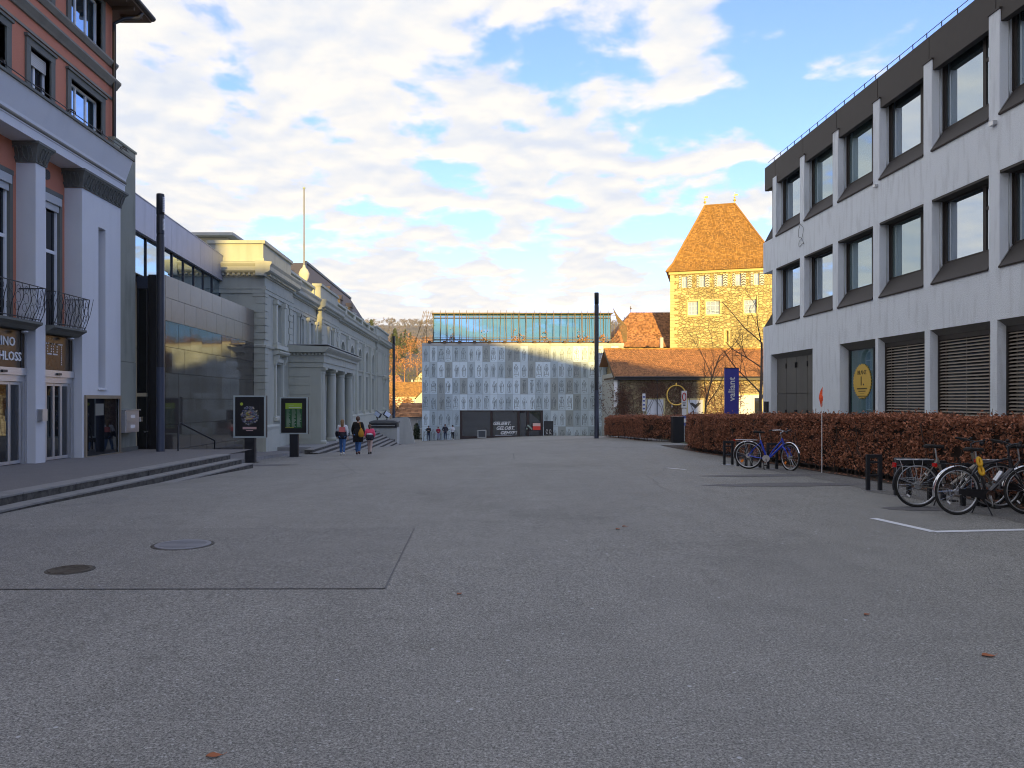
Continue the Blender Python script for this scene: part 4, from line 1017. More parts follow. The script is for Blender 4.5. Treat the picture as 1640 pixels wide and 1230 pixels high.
fp = thing('flagpole', 'tall white flagpole with a ball finial on the hall roof', 'flagpole', (-11.25, 50.4, 8.6))
q = MB(); q.cyl((0, 0, 0), (0, 0, 6.9), .07, .045, 10); q.build('pole', mat('pole_grey', (.22, .23, .24), .6), fp, False)
q = MB(); q.lathe((0, 0, 0), [(.3, -.1), (.3, .3), (.2, .45), (.16, .8), (.32, 1.1), (.36, 1.35), (.25, 1.6), (.1, 1.75), (.08, 1.9)], 14); q.build('finial_base', CREAM, fp, False)
q = MB(); q.ball((0, 0, 6.95), .09); q.build('ball', mat('pale_copper', (.3, .36, .3), .5), fp, False)

# ---- portico
q = MB()
q.box(-10.55, -8.45, 41.95, 43.0, -.8, 3.45)          # rusticated end wall
pw = q.build('portico_wall', PLASTER, hall)
z = -.5
while z < 3.3:
    q = MB(); q.box(-10.54, -9.0, 41.92, 41.949, z+.015, z+.47); q.build('stone_course', PLASTER, pw); z += .49
q = MB(); q.box(-10.5, -8.3, 41.9, 53.2, 3.45, 3.72); q.box(-10.5, -8.25, 41.85, 53.25, 3.722, 4.25)
q.prism([(-10.5, 4.252), (-8.2, 4.252), (-8.0, 4.42), (-7.94, 4.5), (-7.94, 4.56), (-10.5, 4.66)], (0, 41.55, 0), (1, 0, 0), (0, 0, 1), (0, 1, 0), 11.95)
q.build('portico_entablature', PLASTER, hall)
q = MB(); x = -10.3
while x < -8.3: q.box(x, x+.1, 41.72, 41.849, 4.12, 4.24); x += .2
y = 42
while y < 53.1: q.box(-8.249, -8.12, y, y+.1, 4.12, 4.24); y += .2
q.build('dentil', PLASTER_L, hall, kind='stuff')
q = MB(); q.box(-10.5, -8.0, 41.7, 53.4, 4.661, 4.70); q.build('portico_roof', mat('lead_sheet', (.3, .31, .32), .6), hall)
for i, y in enumerate((42.35, 45.45, 48.55, 51.7)):
    q = MB(); q.lathe((-8.55, y, -.75), [(.28, .22), (.285, 1.2), (.25, 3.75), (.25, 3.85)], 24); co = q.build('column', PLASTER, hall)
    q = MB(); q.box(-8.92, -8.18, y-.37, y+.37, -.76, -.66); q.lathe((-8.55, y, -.66), [(.36, 0), (.37, .05), (.33, .09), (.3, .13)], 24); q.build('base', PLASTER, co)
    q = MB(); q.lathe((-8.55, y, 3.08), [(.25, 0), (.3, .04), (.27, .08), (.27, .16), (.34, .24)], 24); q.box(-8.9, -8.2, y-.35, y+.35, 3.32, 3.448); q.build('capital', PLASTER, co)
    if i:
        q = MB(); q.box(-10.54, -10.2, y-.25, y+.25, -.7, 3.4); q.build('pilaster', PLASTER_L, hall)
window(H, hall, 45.9, 47.7, -.7, 2.35, -.6, mat('door_green', (.08, .09, .08), .6), GL_D, fw=.12, cols=(46.8,), rows=(1.6,), name='door')

# ---- platform and steps in front of the portico
q = MB(); q.box(-10.6, -8.05, 39.2, 62.0, -2.5, -.745); q.build('portico_platform', mat('platform_paving', (.24, .245, .25), .85, var=.1, fine=.2), None, kind='structure')
st2 = thing('hall_steps', 'granite steps spreading along the platform of the classical hall', 'steps', (-7.9, 50, -1))
for s_ in range(8):
    X = -7.95+.28*s_; zt = -.75-.15*s_; y = 61.5
    while y > 39.5:
        y2 = y-2.4
        if zt > G(X, y2)-.1:
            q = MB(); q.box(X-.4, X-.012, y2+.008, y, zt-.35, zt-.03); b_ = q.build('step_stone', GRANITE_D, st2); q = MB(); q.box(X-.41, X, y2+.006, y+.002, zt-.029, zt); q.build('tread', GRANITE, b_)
        y = y2
# ---- inscribed pedestal with two floodlights, ramp wall
ped = thing('stone_pedestal', 'pale concrete pedestal with a black inscribed band at the foot of the hall', 'pedestal', (-7.4, 62.5, -1.9))
q = MB(); q.box(-8.55, -6.35, 62.0, 64.0, -3, -.55); q.build('block', CONC, ped)
q = MB(); q.prism([(-8.62, -.1), (-6.28, -.1), (-6.6, .02), (-8.3, .02)], (0, 61.9, 0), (1, 0, 0), (0, 0, 1), (0, 1, 0), 2.2); q.box(-8.6, -6.3, 61.92, 64.05, -.2, -.1); q.build('cap', CONC_D, ped)
q = MB(); q.box(-8.58, -6.36, 61.88, 62.0, -.55, -.201); q.box(-8.56, -6.4, 62.0, 63.9, -.55, -.2); q.build('band', BLACK, ped)
q = MB(); x = -8.4
while x < -6.5: q.box(x, x+.05, 61.87, 61.881, -.42, -.36); x += .08
q.build('inscription', CONC, ped, kind='stuff')
q = MB(); q.box(-8.5, -6.5, 61.6, 62.0, -3, -1.5); q.build('step', GRANITE_D, ped)
for i, (x, lb) in enumerate(((-8.0, 'left of the two square floodlights tilted on the stone pedestal'), (-7.25, 'right of the two square floodlights tilted on the stone pedestal'))):
    fl = thing('floodlight', lb, 'floodlight', (x, 62.8, .02), rz=(.5 if i else -.4), group='floodlights on the pedestal')
    q = MB(); q.cyl((0, 0, 0), (0, 0, .25), .04); q.box(-.12, .12, -.05, .05, .2, .26); q.build('bracket', DKMETAL, fl, False)
    q = MB(); q.hexa([(-.3, -.1, .45), (.12, -.1, .18), (.12, .18, .18), (-.3, .18, .45), (-.12, -.12, .8), (.34, -.12, .5), (.34, .1, .5), (-.12, .1, .8)]); q.build('housing', DKMETAL, fl, False)
    q = MB(); q.hexa([(-.27, -.125, .47), (.11, -.125, .21), (.11, -.101, .21), (-.27, -.101, .47), (-.11, -.145, .77), (.31, -.145, .49), (.31, -.121, .49), (-.11, -.121, .77)]); q.build('lens', mat('lens_white', (.62, .7, .85), .3), fl, False)
rw = thing('ramp_wall', 'sloping concrete ramp wall beside the stone pedestal', 'wall', (-6.3, 66, -2))
q = MB(); q.prism([(-8.6, -3.4), (-5.1, -3.4), (-5.9, .08), (-6.3, .16), (-8.6, -.1)], (0, 68, 0), (1, 0, 0), (0, 0, 1), (0, 1, 0), .35); q.build('wall_slab', CONC, rw)

# ================================================================== MUSEUM
museum = thing('museum_building', 'museum clad in grey stone panels carved with figures under a glazed top storey', 'museum', (5, 95, -3))
MY = 91.0; Mu = Face((-6.35, MY, 0), (1, 0, 0), (0, -1, 0)); PW = .894; NC = 26; MW = PW*NC
q = MB(); Mu.wall(q, 0, MW, -5, 8.12, -.3, -.03, [(PW*5, PW*16, -5, .46)]); q.box(-6.35, -6.35+MW, MY+.9, 108, -5, 8.1); Mu.box(q, PW*5, PW*16, .46, .8, -1, -.31)
Mu.box(q, -.0, PW*5, -5, 8.1, -.95, -.301); Mu.box(q, PW*16, MW, -5, 8.1, -.95, -.301); Mu.box(q, PW*5, PW*16, .8, 8.1, -.95, -.301)
q.build('wall', mat('joint_stone', (.28, .33, .35), .9), museum)
def figure(seed):
    rr = random.Random(seed); q = MB(); n = 4
    cx = PW/2+rr.uniform(-.05, .05); hgt = rr.uniform(1.35, 1.6); b = .12; w = rr.uniform(.13, .2)
    def ln(pts, r=.016): 
        pts = [(x+rr.uniform(-.012, .012), z+rr.uniform(-.012, .012)) for x, z in pts]
        for (x0, z0), (x1, z1) in zip(pts, pts[1:]):
            d = Vector((x1-x0, z1-z0)); 
            if d.length < 1e-4: continue
            nn = Vector((-d.y, d.x)).normalized()*r
            q.add([(x0+nn.x, -.012, z0+nn.y), (x1+nn.x, -.012, z1+nn.y), (x1-nn.x, -.012, z1-nn.y), (x0-nn.x, -.012, z0-nn.y)], [(0, 1, 2, 3)])
    hz = b+hgt-.13; hr = .10
    ln([(cx+hr*math.cos(t)*.85, hz+hr*math.sin(t)) for t in lin(0, 2*math.pi, 9)])
    if rr.random() < .5: ln([(cx-.18, hz+.05), (cx+.18, hz+.05)], .022)
    sh = hz-.16; wa = b+hgt*.55; kn = rr.uniform(-.06, .06)
    skirt = rr.random() < .45
    for s_ in (-1, 1):
        ln([(cx+s_*.05, sh+.04), (cx+s_*w, sh-.03), (cx+s_*(w-.03), wa), (cx+s_*(w+(.08 if skirt else .0)), b+.45), (cx+s_*(w-.02+(.1 if skirt else -.02)), b+.08)])
        e = rr.uniform(-.08, .12); ln([(cx+s_*w, sh-.03), (cx+s_*(w+.07), sh-.32), (cx+s_*(w-.05+e), sh-.5+rr.uniform(-.08, .3))])
        ln([(cx+s_*.03, b+.1), (cx+s_*.13, b+.02)])
    ln([(cx, wa-.05), (cx+kn, b+.3), (cx, b+.05)]) if not skirt else ln([(cx-w-.07, b+.3), (cx+w+.07, b+.3)])
    ln([(cx-w+.03, wa), (cx+w-.03, wa-.03)]); ln([(cx-.04, sh), (cx+.02, wa)])
    if rr.random() < .4: 
        s_ = rr.choice((-1, 1)); ln([(cx+s_*.3, b+.05), (cx+s_*.27, sh+.1)], .02)
    for _ in range(3): x = cx+rr.uniform(-w, w)*.7; ln([(x, sh-.1), (x+rr.uniform(-.05, .05), b+.3)], .009)
    return q.mesh('relief', RELIEF)
figs = [figure(100+i) for i in range(24)]
pm = {}
def panel_mesh(mi, h, w=PW):
    k = (mi, round(h, 2), round(w, 3))
    if k not in pm:
        q = MB(); q.box(.009, w-.009, 0, .045, .009, h-.009); 
        v = q.v; pm[k] = q.mesh('panel', PAN[mi])
    return pm[k]
zrows = [-5.28, -3.37, -1.46, .45, 2.36, 4.27, 6.18]
random.seed(21)
for r_, z0 in enumerate(zrows):
    h = 1.91 if r_ else 1.91
    for c in range(NC):
        if 5 <= c < 16 and z0 < .4: continue
        x = -6.35+c*PW
        zlow = G(x+.4, MY)
        if z0+h < zlow-.3: continue
        mi = random.choices((0, 1, 2, 3), (4, 3, 3, 3))[0]
        p_ = inst('panel', panel_mesh(mi, h), museum, (x, MY-.012-random.uniform(0, .012), z0))
        o = bpy.data.objects.new('relief', random.choice(figs)); COL.objects.link(o); o.parent = p_; o.location = (0, 0, .02)
# smooth concrete coping
q = MB(); Mu.box(q, -.02, MW+.65, 8.095, 8.42, -1.2, .05); q.build('coping', CONC, museum)
q = MB(); Mu.box(q, MW, MW+.6, -5, 8.09, -.6, -.05); q.build('end_pier', CONC, museum)
q = MB(); x = .7
while x < MW: Mu.box(q, x, x+.35, 8.421, 8.66, -.6, .3); x += 1.78
Mu.box(q, .8, MW-.2, 8.422, 8.6, -1.6, -.62); q.each('planter', WOODC, museum)
# entrance: frames, glass, lettering
ent = MB(); u0, u1 = PW*5, PW*16
Mu.box(ent, u0, u1, .33, .458, -.6, .0)
dv = [u0+.001, u0+3.75, u0+6.95, u0+8.05, u1-.001]
for i, u in enumerate(dv):
    a = u if i == 0 else (u-.28 if i == 4 else u-.14); Mu.box(ent, a, a+.28, -4, .33, -.55, -.05)
Mu.box(ent, u0+.28, u1-.28, -4, -2.6, -.5, -.2)
en = ent.build('entrance_frame', mat('bronze_dark', (.045, .03, .028), .5, metal=.3), museum)
for a, b in zip(dv, dv[1:]):
    q = MB(); Mu.box(q, a+.2, b-.15, -4, .33, -.4, -.38); q.build('pane', GL_E, en)
q = MB(); Mu.box(q, dv[2]+.95, dv[2]+1.02, -1.6, -1.2, -.36, -.3); q.build('door_handle', CHROME, en)
for i, s_ in enumerate(('GELIEBT.', 'GELOBT.', 'GEHYPT')):
    text(s_, .56, WHITE, (-6.35+PW*5+4.95+i*.42, MY+.33, -1.12-i*.55), (0, -1, 0), en, depth=.02, shear=.35, bold=.010)
q = MB(); Mu.box(q, u0+4.2, u0+6.2, -2.52, -2.49, -.36, -.35); q.build('text_underline', WHITE, en)
# glazed storey
GY = 92.3; Gf = Face((-5.1, GY, 0), (1, 0, 0), (0, -1, 0)); GWid = 21.3
q = MB(); q.box(-5.05, 16.15, GY+.3, 105, 8.1, 12.0); q.build('glazed_storey_core', DK, museum)
q = MB(); q.box(-5.3, 16.4, GY-.3, 105, 12.0, 12.14); q.build('flat_roof', mat('roof_gold', (.26, .19, .09), .7), museum)
nm = 25
gs = lin(0, GWid, nm)
for i, (a, b) in enumerate(zip(gs, gs[1:])):
    q = MB(); Gf.box(q, a+.03, b-.03, 8.66, 12.0, -.05, -.03)
    kx = random.uniform(-.0012, .0012); q.v = [(x, y+kx*(x-a+5.1)+.05*(z-8.66), z) for x, y, z in q.v]; q.build('pane', GL_M, museum)
q = MB()
for i, a in enumerate(gs):
    Gf.box(q, a-.028, a+.028, 8.6, 12.0, -.06, .06)
Gf.box(q, 0, GWid, 11.5, 11.58, -.04, .05); Gf.box(q, 0, GWid, 8.9, 8.96, -.04, .05); q.each('mullion', mat('weathered_metal', (.11, .09, .06), .6, metal=.2), museum)
tr = MB(); random.seed(5)
for i in range(29):      # irregular stems of the trellis in front of the glass
    u = -.8+i*.8; lean = random.uniform(-.12, .12); pts = [Gf.p(u+random.uniform(-.03, .03)+lean*t, 8.45+3.9*t, .75+random.uniform(-.03, .03)) for t in [k/6 for k in range(7)]]
    tr.tube(pts, .028, 5)
for zz in (8.75, 9.15, 11.7, 12.05): tr.tube([Gf.p(-1.2, zz, .75), Gf.p(GWid+.5, zz+.02, .75)], .025, 5)
for i in range(14): tr.tube([Gf.p(i*1.62, 12.05, .75), Gf.p(i*1.62, 12.1, -.3)], .02, 4)
for dx, lean in ((-.5, -.9), (-.9, -1.3), (-1.1, -1.0), (-.2, -1.1)):     # leaning stems at the left end
    tr.tube([Gf.p(dx+lean, 8.45, .7), Gf.p(dx+lean*.5, 10.2, .7), Gf.p(dx, 12.3, .5)], .03, 5)
for zz in (9.0, 9.9, 10.8, 11.6): tr.tube([Gf.p(-2.2+(zz-9)*.45, zz, .7), Gf.p(.2, zz, .7)], .02, 4)
for k in range(7): tr.tube([Gf.p(GWid+.2+k*.1, 12.6-k*.1, .6-k*.2), Gf.p(GWid+.9+k*.2, 10.6, .5-k*.25), Gf.p(GWid+1.5+k*.1, 8.7, .4-k*.25)], .045, 5)
trel = tr.build('trellis', mat('trellis_wood', (.19, .135, .07), .85, var=.3), museum)
pv = MB()
for i in range(260):
    u = random.choice([2.2, 6.1, 9.8, 10.6, 13.4, 17.5, 18.2, 20.3])+random.gauss(0, .25); z = 8.6+abs(random.gauss(0, .6)); s_ = random.uniform(.05, .13); a = random.uniform(0, 6.28)
    c = Gf.p(u, z, .35+random.uniform(-.1, .2)); d1 = Vector((math.cos(a), .3, math.sin(a)))*s_; d2 = Vector((-math.sin(a), .2, math.cos(a)))*s_*.5
    pv.add([c-d1, c+d2, c+d1, c-d2], [(0, 1, 2, 3)])
pv.build('climbing_plants', WOODL, museum, kind='stuff')

# standing notice and small boards at the entrance
bd = thing('notice_board', 'small pale framed board leaning at the museum window', 'board', (.5, 90.3, -3))
zb = G(.75, 90.3)
q = MB(); q.box(.2, 1.25, 90.3, 90.36, zb+.05, zb+1.0); q.build('frame', CONC, bd); q = MB(); q.box(.32, 1.13, 90.285, 90.299, zb+.15, zb+.88); q.build('face', mat('board_dark', (.05, .06, .07), .5), bd)
zb = G(6.8, 90.3)
bd = thing('poster_stand', 'stand with a red and white poster by the museum door', 'poster stand', (7, 90.4, zb))
q = MB(); q.box(6.0, 6.04, 90.4, 90.44, zb, zb+1.1); q.box(7.6, 7.64, 90.4, 90.44, zb, zb+1.1); q.box(5.98, 7.66, 90.38, 90.44, zb+.62, zb+.68); q.build('frame', DKMETAL, bd)
q = MB(); q.box(6.7, 7.6, 90.34, 90.375, zb+.7, zb+1.15); q.build('poster', mat('poster_red', (.75, .05, .03), .5), bd); q = MB(); q.box(6.7, 7.6, 90.34, 90.375, zb+1.152, zb+1.5); q.build('poster_top', mat('poster_pink', (.75, .5, .45), .5), bd)
q = MB(); 
for i in range(5): q.ball((6.0+i*.14, 90.36, zb+.85+.12*((i*3) % 4)), .09, 1, .3, 1.4, 6)
q.build('cut_out_print', mat('print_green', (.35, .45, .38), .6), bd)
zb = G(8.6, 90.5)
bd = thing('art_poster', 'dark poster with white line figures on the wall right of the museum door', 'poster', (8.5, 90.85, zb))
q = MB(); q.box(8.05, 9.15, 90.86, 90.93, zb+.0, zb+1.7); q.build('backing', mat('poster_dark', (.02, .022, .025), .5), bd)
q = MB(); 
for cx in (8.4, 8.8): q.tube([(cx+.1*math.cos(t*1.0), 90.85, zb+.45+.2*math.sin(t)*1.3) for t in lin(0, 5.5, 10)], .02, 4); q.tube([(cx-.12, 90.85, zb+.1), (cx, 90.85, zb+.4), (cx+.15, 90.85, zb+.12)], .02, 4)
q.build('line_drawing', WHITE, bd)

# ================================================================== OLD RANGE, BACK HOUSE AND TOWER
rng_ = thing('old_stable_range', 'low rubble stone range with long clay tiled roof and creeper covered wall', 'old building', (24, 86, -2))
RY = 82.0; x0, x1 = 15.0, 38.0
Rf = Face((0, RY, 0), (1, 0, 0), (0, -1, 0))
q = MB(); q.box(x0+.5, x1, RY, 92, -5, 4.3); q.prism([(RY, 4.3), (92, 4.3), (88, 7.4)], (x0+.5, 0, 0), (0, 1, 0), (0, 0, 1), (1, 0, 0), .4); q.build('wall', RUBBLE_W, rng_)
q = MB(); A, B, Cc, D = (x0-.4, RY-.8, 4.15), (x1, RY-.8, 4.15), (x1, 87.6, 7.45), (x0-.4, 87.6, 7.45)
q.add([A, B, Cc, D, (x0-.4, 94, 3.9), (x1, 94, 3.9)], [(0, 1, 2, 3), (3, 2, 5, 4)]); rr_ = q.build('roof', TILE_D, rng_)
q = MB(); tiles(q, Vector(A)+Vector((0, 0, .02)), Vector(B)+Vector((0, 0, .02)), Vector(Cc)+Vector((0, 0, .02)), Vector(D)+Vector((0, 0, .02)), .21, .20, .035, .02); q.build('roof_tiles', TILE_D, rr_, kind='stuff')
q = MB(); x = x0-.4
while x < x1: q.cyl((x, 87.6, 7.5), (x+.4, 87.6, 7.52), .10, .11, 8); x += .4
q.build('ridge_tiles', TILE, rr_, kind='stuff')
q = MB(); q.tube([(x0-.3, RY-.9, 4.08), (x1, RY-.9, 4.08)], .09, 8); q.cyl((x0+4.3, RY-.2, 4.0), (x0+4.3, RY-.2, -3), .05); q.build('gutter', DKMETAL, rng_)
q = MB(); q.box(x0-.4, x1, RY-.75, RY-.02, 3.82, 3.98); q.build('eaves_board', BLACK, rng_)
q = MB(); q.box(x0-.42, x0-.38, RY-.8, 87.6, 3.9, 4.1); q.prism([(RY-.85, 3.95), (RY-.85, 4.2), (87.6, 7.5), (87.6, 7.2)], (x0-.46, 0, 0), (0, 1, 0), (0, 0, 1), (1, 0, 0), .06); q.build('verge_board', WOODC, rng_)
q = MB(); q.box(x0-.1, x0+.499, RY+.5, 91, -5, 4.6); q.build('gable_infill', CONC, rng_)
q = MB(); q.box(x0-.3, x0+.05, RY-.3, RY-.2, .9, 4.0); q.build('white_panel', WHITE, rng_)
def gdoor(u0, u1, z1, style, lb=None):
    s_ = MB(); Rf.box(s_, u0-.16, u0, -3, z1+.16, .001, .06); Rf.box(s_, u1, u1+.16, -3, z1+.16, .001, .06); Rf.box(s_, u0, u1, z1, z1+.16, .001, .06)
    fr = s_.build('door_surround', LIME, rng_)
    n = 4
    for i in range(n):
        a = u0+(u1-u0)*i/n; b = u0+(u1-u0)*(i+1)/n; q = MB(); Rf.box(q, a+.01, b-.01, -3, z1, .002, .045); q.build('door_board', mat('gate_white', (.55, .57, .62), .6), fr)
    if style == 1:
        q = MB(); c = (u0+u1)/2; Rf.prism(q, [(c-.62, z1-.32), (c-.35, z1-.62), (c, z1-.95), (c+.35, z1-.62), (c+.62, z1-.32), (c+.3, z1-.3), (c, z1-.52), (c-.3, z1-.3)][::-1], .046, .055); q.build('emblem', BLACK, fr)
    if style == 2:
        for c in (u0+.45, u1-.45):
            q = MB(); Rf.box(q, c-.25, c+.25, .0, z1-.3, .046, .06); q.build('pane', GL_D, fr)
gdoor(18.2, 20.0, 1.75, 0); gdoor(22.6, 24.2, 1.7, 1); gdoor(26.6, 30.4, 2.2, 2)
q = MB(); Rf.box(q, 20.85, 21.0, .9, 1.35, .01, .1); q.build('wall_sign', WHITE, rng_)
# golden ring hung on the wall
ring = thing('golden_ring', 'large golden ring hanging in front of the creeper covered wall', 'ring sculpture', (21.3, RY-.3, 2.2))
q = MB(); q.tube([(1.0*math.cos(t), 0, 1.05*math.sin(t)) for t in lin(0, 2*math.pi, 40)[:-1]], .075, 10, closed=True); q.build('ring', GOLDM, ring, False)
q = MB(); q.box(-.06, .06, -.05, .3, .95, 1.3); q.build('hanger', GOLDM, ring, False)

back = thing('hipped_roof_house', 'house with hipped clay roof between the museum and the tower', 'house', (19, 98, -2))
q = MB(); q.box(17.2, 27, 96.2, 104, -5, 8.6); q.build('wall', RUBBLE_W, back)
A = [(16.2, 95.5, 8.3), (28, 95.5, 8.3), (28, 106, 8.3), (16.2, 106, 8.3)]; B = [(20.3, 101, 13.2), (26, 101, 13.2)]
q = MB(); q.add(A+B, [(0, 1, 5, 4), (1, 2, 5), (2, 3, 4, 5), (3, 0, 4)]); r_ = q.build('roof', TILE_D, back)
q = MB(); tiles(q, A[0], A[1], B[1], B[0], .24, .24, .03, .015); q.build('roof_tiles', TILE_D, r_, kind='stuff')
q = MB(); q.cyl((20.35, 101, 13.1), (20.35, 101, 14.0), .04, n=6); q.ball((20.35, 101, 13.7), .12, n=6); q.build('finial', WOODC, r_)
q = MB(); q.box(21.6, 21.95, 90, 90.35, 6, 9.0); q.build('vent_pipe', CONC, back)

tower = thing('stone_tower', 'medieval rubble stone tower with steep orange tiled hip roof and striped shutters', 'tower', (29.5, 97, -2))
TY = 92.0; tx0, tx1 = 23.1, 35.4; Tf = Face((0, TY, 0), (1, 0, 0), (0, -1, 0))
ty1 = TY+11
zc = 17.55
up5 = [tx0+1.35+i*2.06 for i in range(5)]
hole = [(c, c+.62, 15.35, 16.75) for c in up5]+[(25.2, 26.35, 12.0, 13.65), (27.3, 28.85, 12.0, 13.65), (31.65, 32.95, 12.0, 13.65), (29.5, 29.85, 8.6, 10.0)]
q = MB(); Tf.wall(q, tx0, tx1, -5, zc, -.6, 0, hole); q.box(tx0, tx1, TY+.6, ty1, -5, zc); tw = q.build('wall', RUBBLE, tower)
for i, c in enumerate(up5):
    window(Tf, tower, c, c+.62, 15.35, 16.75, -.22, WHITEW, GL_S, fw=.06, cols=(c+.31,), rows=(16.3,), bar=.04)
    for u, wd in ((c-.05-.28, .26), (c+.67, .50)):
        sh = MB(); Tf.box(sh, u, u+wd, 15.3, 16.8, .02, .07); so_ = sh.build('shutter', SHUTW, tower)
        st_ = MB(); z = 15.3
        while z < 16.65: Tf.prism(st_, [(u+.01, z), (u+wd/2, z+.14), (u+wd-.01, z), (u+wd-.01, z+.13), (u+wd/2, z+.27), (u+.01, z+.13)], .071, .077); z += .30
        st_.build('chevron', BLACK, so_)
for (a, b, z0, z1) in hole[5:8]:
    window(Tf, tower, a, b, z0, z1, -.2, WHITEW, GL_S, fw=.07, cols=(a+(b-a)/3, a+2*(b-a)/3), rows=(12.5, 13.1), bar=.05)
    s_ = MB(); Tf.box(s_, a-.2, a, z0-.2, z1+.22, .001, .05); Tf.box(s_, b, b+.2, z0-.2, z1+.22, .001, .05); Tf.box(s_, a, b, z1, z1+.22, .001, .05); Tf.box(s_, a, b, z0-.22, z0, .001, .09); s_.build('window_surround', LIME, tower)
s_ = MB(); Tf.box(s_, 29.3, 29.5, 8.4, 10.2, .001, .05); Tf.box(s_, 29.85, 30.05, 8.4, 10.2, .001, .05); Tf.box(s_, 29.5, 29.85, 10, 10.2, .001, .05); Tf.box(s_, 29.48, 29.87, 8.6, 10, -.5, -.4); s_.build('slit_surround', LIME, tower)
# corner stones, one by one
z = 7.0; i = 0; random.seed(9)
while z < 17.3:
    h = random.uniform(.32, .5); wd = random.uniform(.75, 1.0) if i % 2 else random.uniform(.4, .55)
    q = MB(); q.box(tx0-.05, tx0+wd, TY-.05, TY+(1.2-wd), z+.01, min(z+h, 17.4)-.01); q.build('corner_stone', LIME, tower); z += h; i += 1
# roof with flared eaves
rc_ = [(tx0-.5, TY-.5, zc-.25), (tx1+.5, TY-.5, zc-.25), (tx1+.5, ty1+.5, zc-.25), (tx0-.5, ty1+.5, zc-.25)]
r1 = [(tx0+.35, TY+.45, zc+.95), (tx1-.35, TY+.45, zc+.95), (tx1-.35, ty1-.45, zc+.95), (tx0+.35, ty1-.45, zc+.95)]
rm = [(tx0+.95, TY+1.15, zc+2.3), (tx1-1.05, TY+1.15, zc+2.3), (tx1-1.05, ty1-1.15, zc+2.3), (tx0+.95, ty1-1.15, zc+2.3)]
rt = [(27.1, 97.4, 26.4), (30.7, 97.4, 26.4)]
q = MB(); q.add(rc_+r1+rm+rt, [(0, 1, 5, 4), (1, 2, 6, 5), (2, 3, 7, 6), (3, 0, 4, 7), (4, 5, 9, 8), (5, 6, 10, 9), (6, 7, 11, 10), (7, 4, 8, 11), (8, 9, 13, 12), (9, 10, 13), (10, 11, 12, 13), (11, 8, 12), (3, 2, 1, 0)])
tr_ = q.build('roof', TILE, tower)
q = MB()
for (a, b, c, d) in ((rc_[0], rc_[1], r1[1], r1[0]), (r1[0], r1[1], rm[1], rm[0]), (rm[0], rm[1], rt[1], rt[0])):
    off = Vector((0, -.02, .02)); tiles(q, Vector(a)+off, Vector(b)+off, Vector(c)+off, Vector(d)+off, .2, .19, .03, .025)
q.build('roof_tiles', TILE, tr_, kind='stuff')
q = MB()
for pts in ([rc_[0], r1[0], rm[0], rt[0]], [rc_[1], r1[1], rm[1], rt[1]], [rt[0], rt[1]]): q.tube([Vector(p)+Vector((0, -.03, .05)) for p in pts], .12, 6)
q.build('hip_tiles', TILE, tr_)
q = MB(); q.box(tx0-.2, tx1+.2, TY-.2, TY-.002, zc-.55, zc-.26); q.build('eaves_cornice', LIME, tower)
for x in (27.1, 30.7):
    q = MB(); q.cyl((x, 97.4, 26.3), (x, 97.4, 27.9), .05, .02, 6); q.ball((x, 97.4, 26.9), .17, n=8); q.ball((x, 97.4, 27.25), .1, n=8); q.box(x, x+.4, 97.38, 97.42, 27.45, 27.65); q.box(x-.3, x, 97.39, 97.41, 27.52, 27.56); q.build('finial', GOLDM, tr_)

tower.rotation_euler.z = R(-17); tower.location.x += 1.9
# ================================================================== HOUSE IN THE GAP, HILLSIDE
def house(name, label, x0, x1, y0, y1, zg, ze, zr, wallm, roofm, wins, hip=.0, door=False, axis='x', chim=True):
    t = thing(name, label, 'house', ((x0+x1)/2, (y0+y1)/2, zg))
    Fh = Face((0, y0, 0), (1, 0, 0), (0, -1, 0))
    q = MB(); Fh.wall(q, x0, x1, zg-3, ze, -.3, 0, wins); q.box(x0+.01, x1-.01, y0+.3, y1, zg-3, ze)
    if axis == 'y' and hip == 0: q.prism([(x0, ze), (x1, ze), ((x0+x1)/2, zr-.15)], (0, y0, 0), (1, 0, 0), (0, 0, 1), (0, 1, 0), y1-y0)
    w_ = q.build('wall', wallm, t)
    o = .5
    if axis == 'x':
        A = [(x0-o, y0-o, ze-.2), (x1+o, y0-o, ze-.2), (x1+o, y1+o, ze-.2), (x0-o, y1+o, ze-.2)]; ym = (y0+y1)/2; h_ = hip*(x1-x0)
        B = [(x0-o+h_, ym, zr), (x1+o-h_, ym, zr)]
        fs = [(0, 1, 5, 4), (1, 2, 5), (2, 3, 4, 5), (3, 0, 4)]
    else:
        A = [(x0-o, y0-o, ze-.2), (x1+o, y0-o, ze-.2), (x1+o, y1+o, ze-.2), (x0-o, y1+o, ze-.2)]; xm = (x0+x1)/2
        h_ = hip*(y1-y0); B = [(xm, y0-o+h_, zr), (xm, y1+o-h_, zr)]; fs = [(1, 2, 5, 4), (3, 0, 4, 5)] + ([(0, 1, 4), (2, 3, 5)] if hip else [])
    q = MB(); q.add(A+B, fs); rr = q.build('roof', roofm, t)
    q = MB()
    if axis == 'x': tiles(q, A[0], A[1], B[1], B[0], .5, .45, .05, .02)
    else: tiles(q, A[1], A[2], B[1], B[0], .5, .45, .05, .02)
    q.build('roof_tiles', roofm, rr, kind='stuff')
    if chim: q = MB(); cx = x0+(x1-x0)*.65; q.box(cx, cx+.6, (y0+y1)/2-.2, (y0+y1)/2+.4, ze, zr+.7); q.build('chimney', CONC, rr)
    for (a, b, z0, z1) in wins: window(Fh, t, a, b, z0, z1, -.15, WHITEW, GL_S, fw=.1, cols=((a+b)/2,), bar=.08)
    return t
gaph = house('grey_house', 'low grey house with a dark brown roof in the gap left of the museum', -11.5, -5.6, 113, 121, -6, -.6, 1.25, GREYWALL, TILE_D, [(-8.6, -7.5, -2.6, -1.2), (-7.1, -6.1, -2.6, -1.2)], hip=.12, axis='x', chim=False)
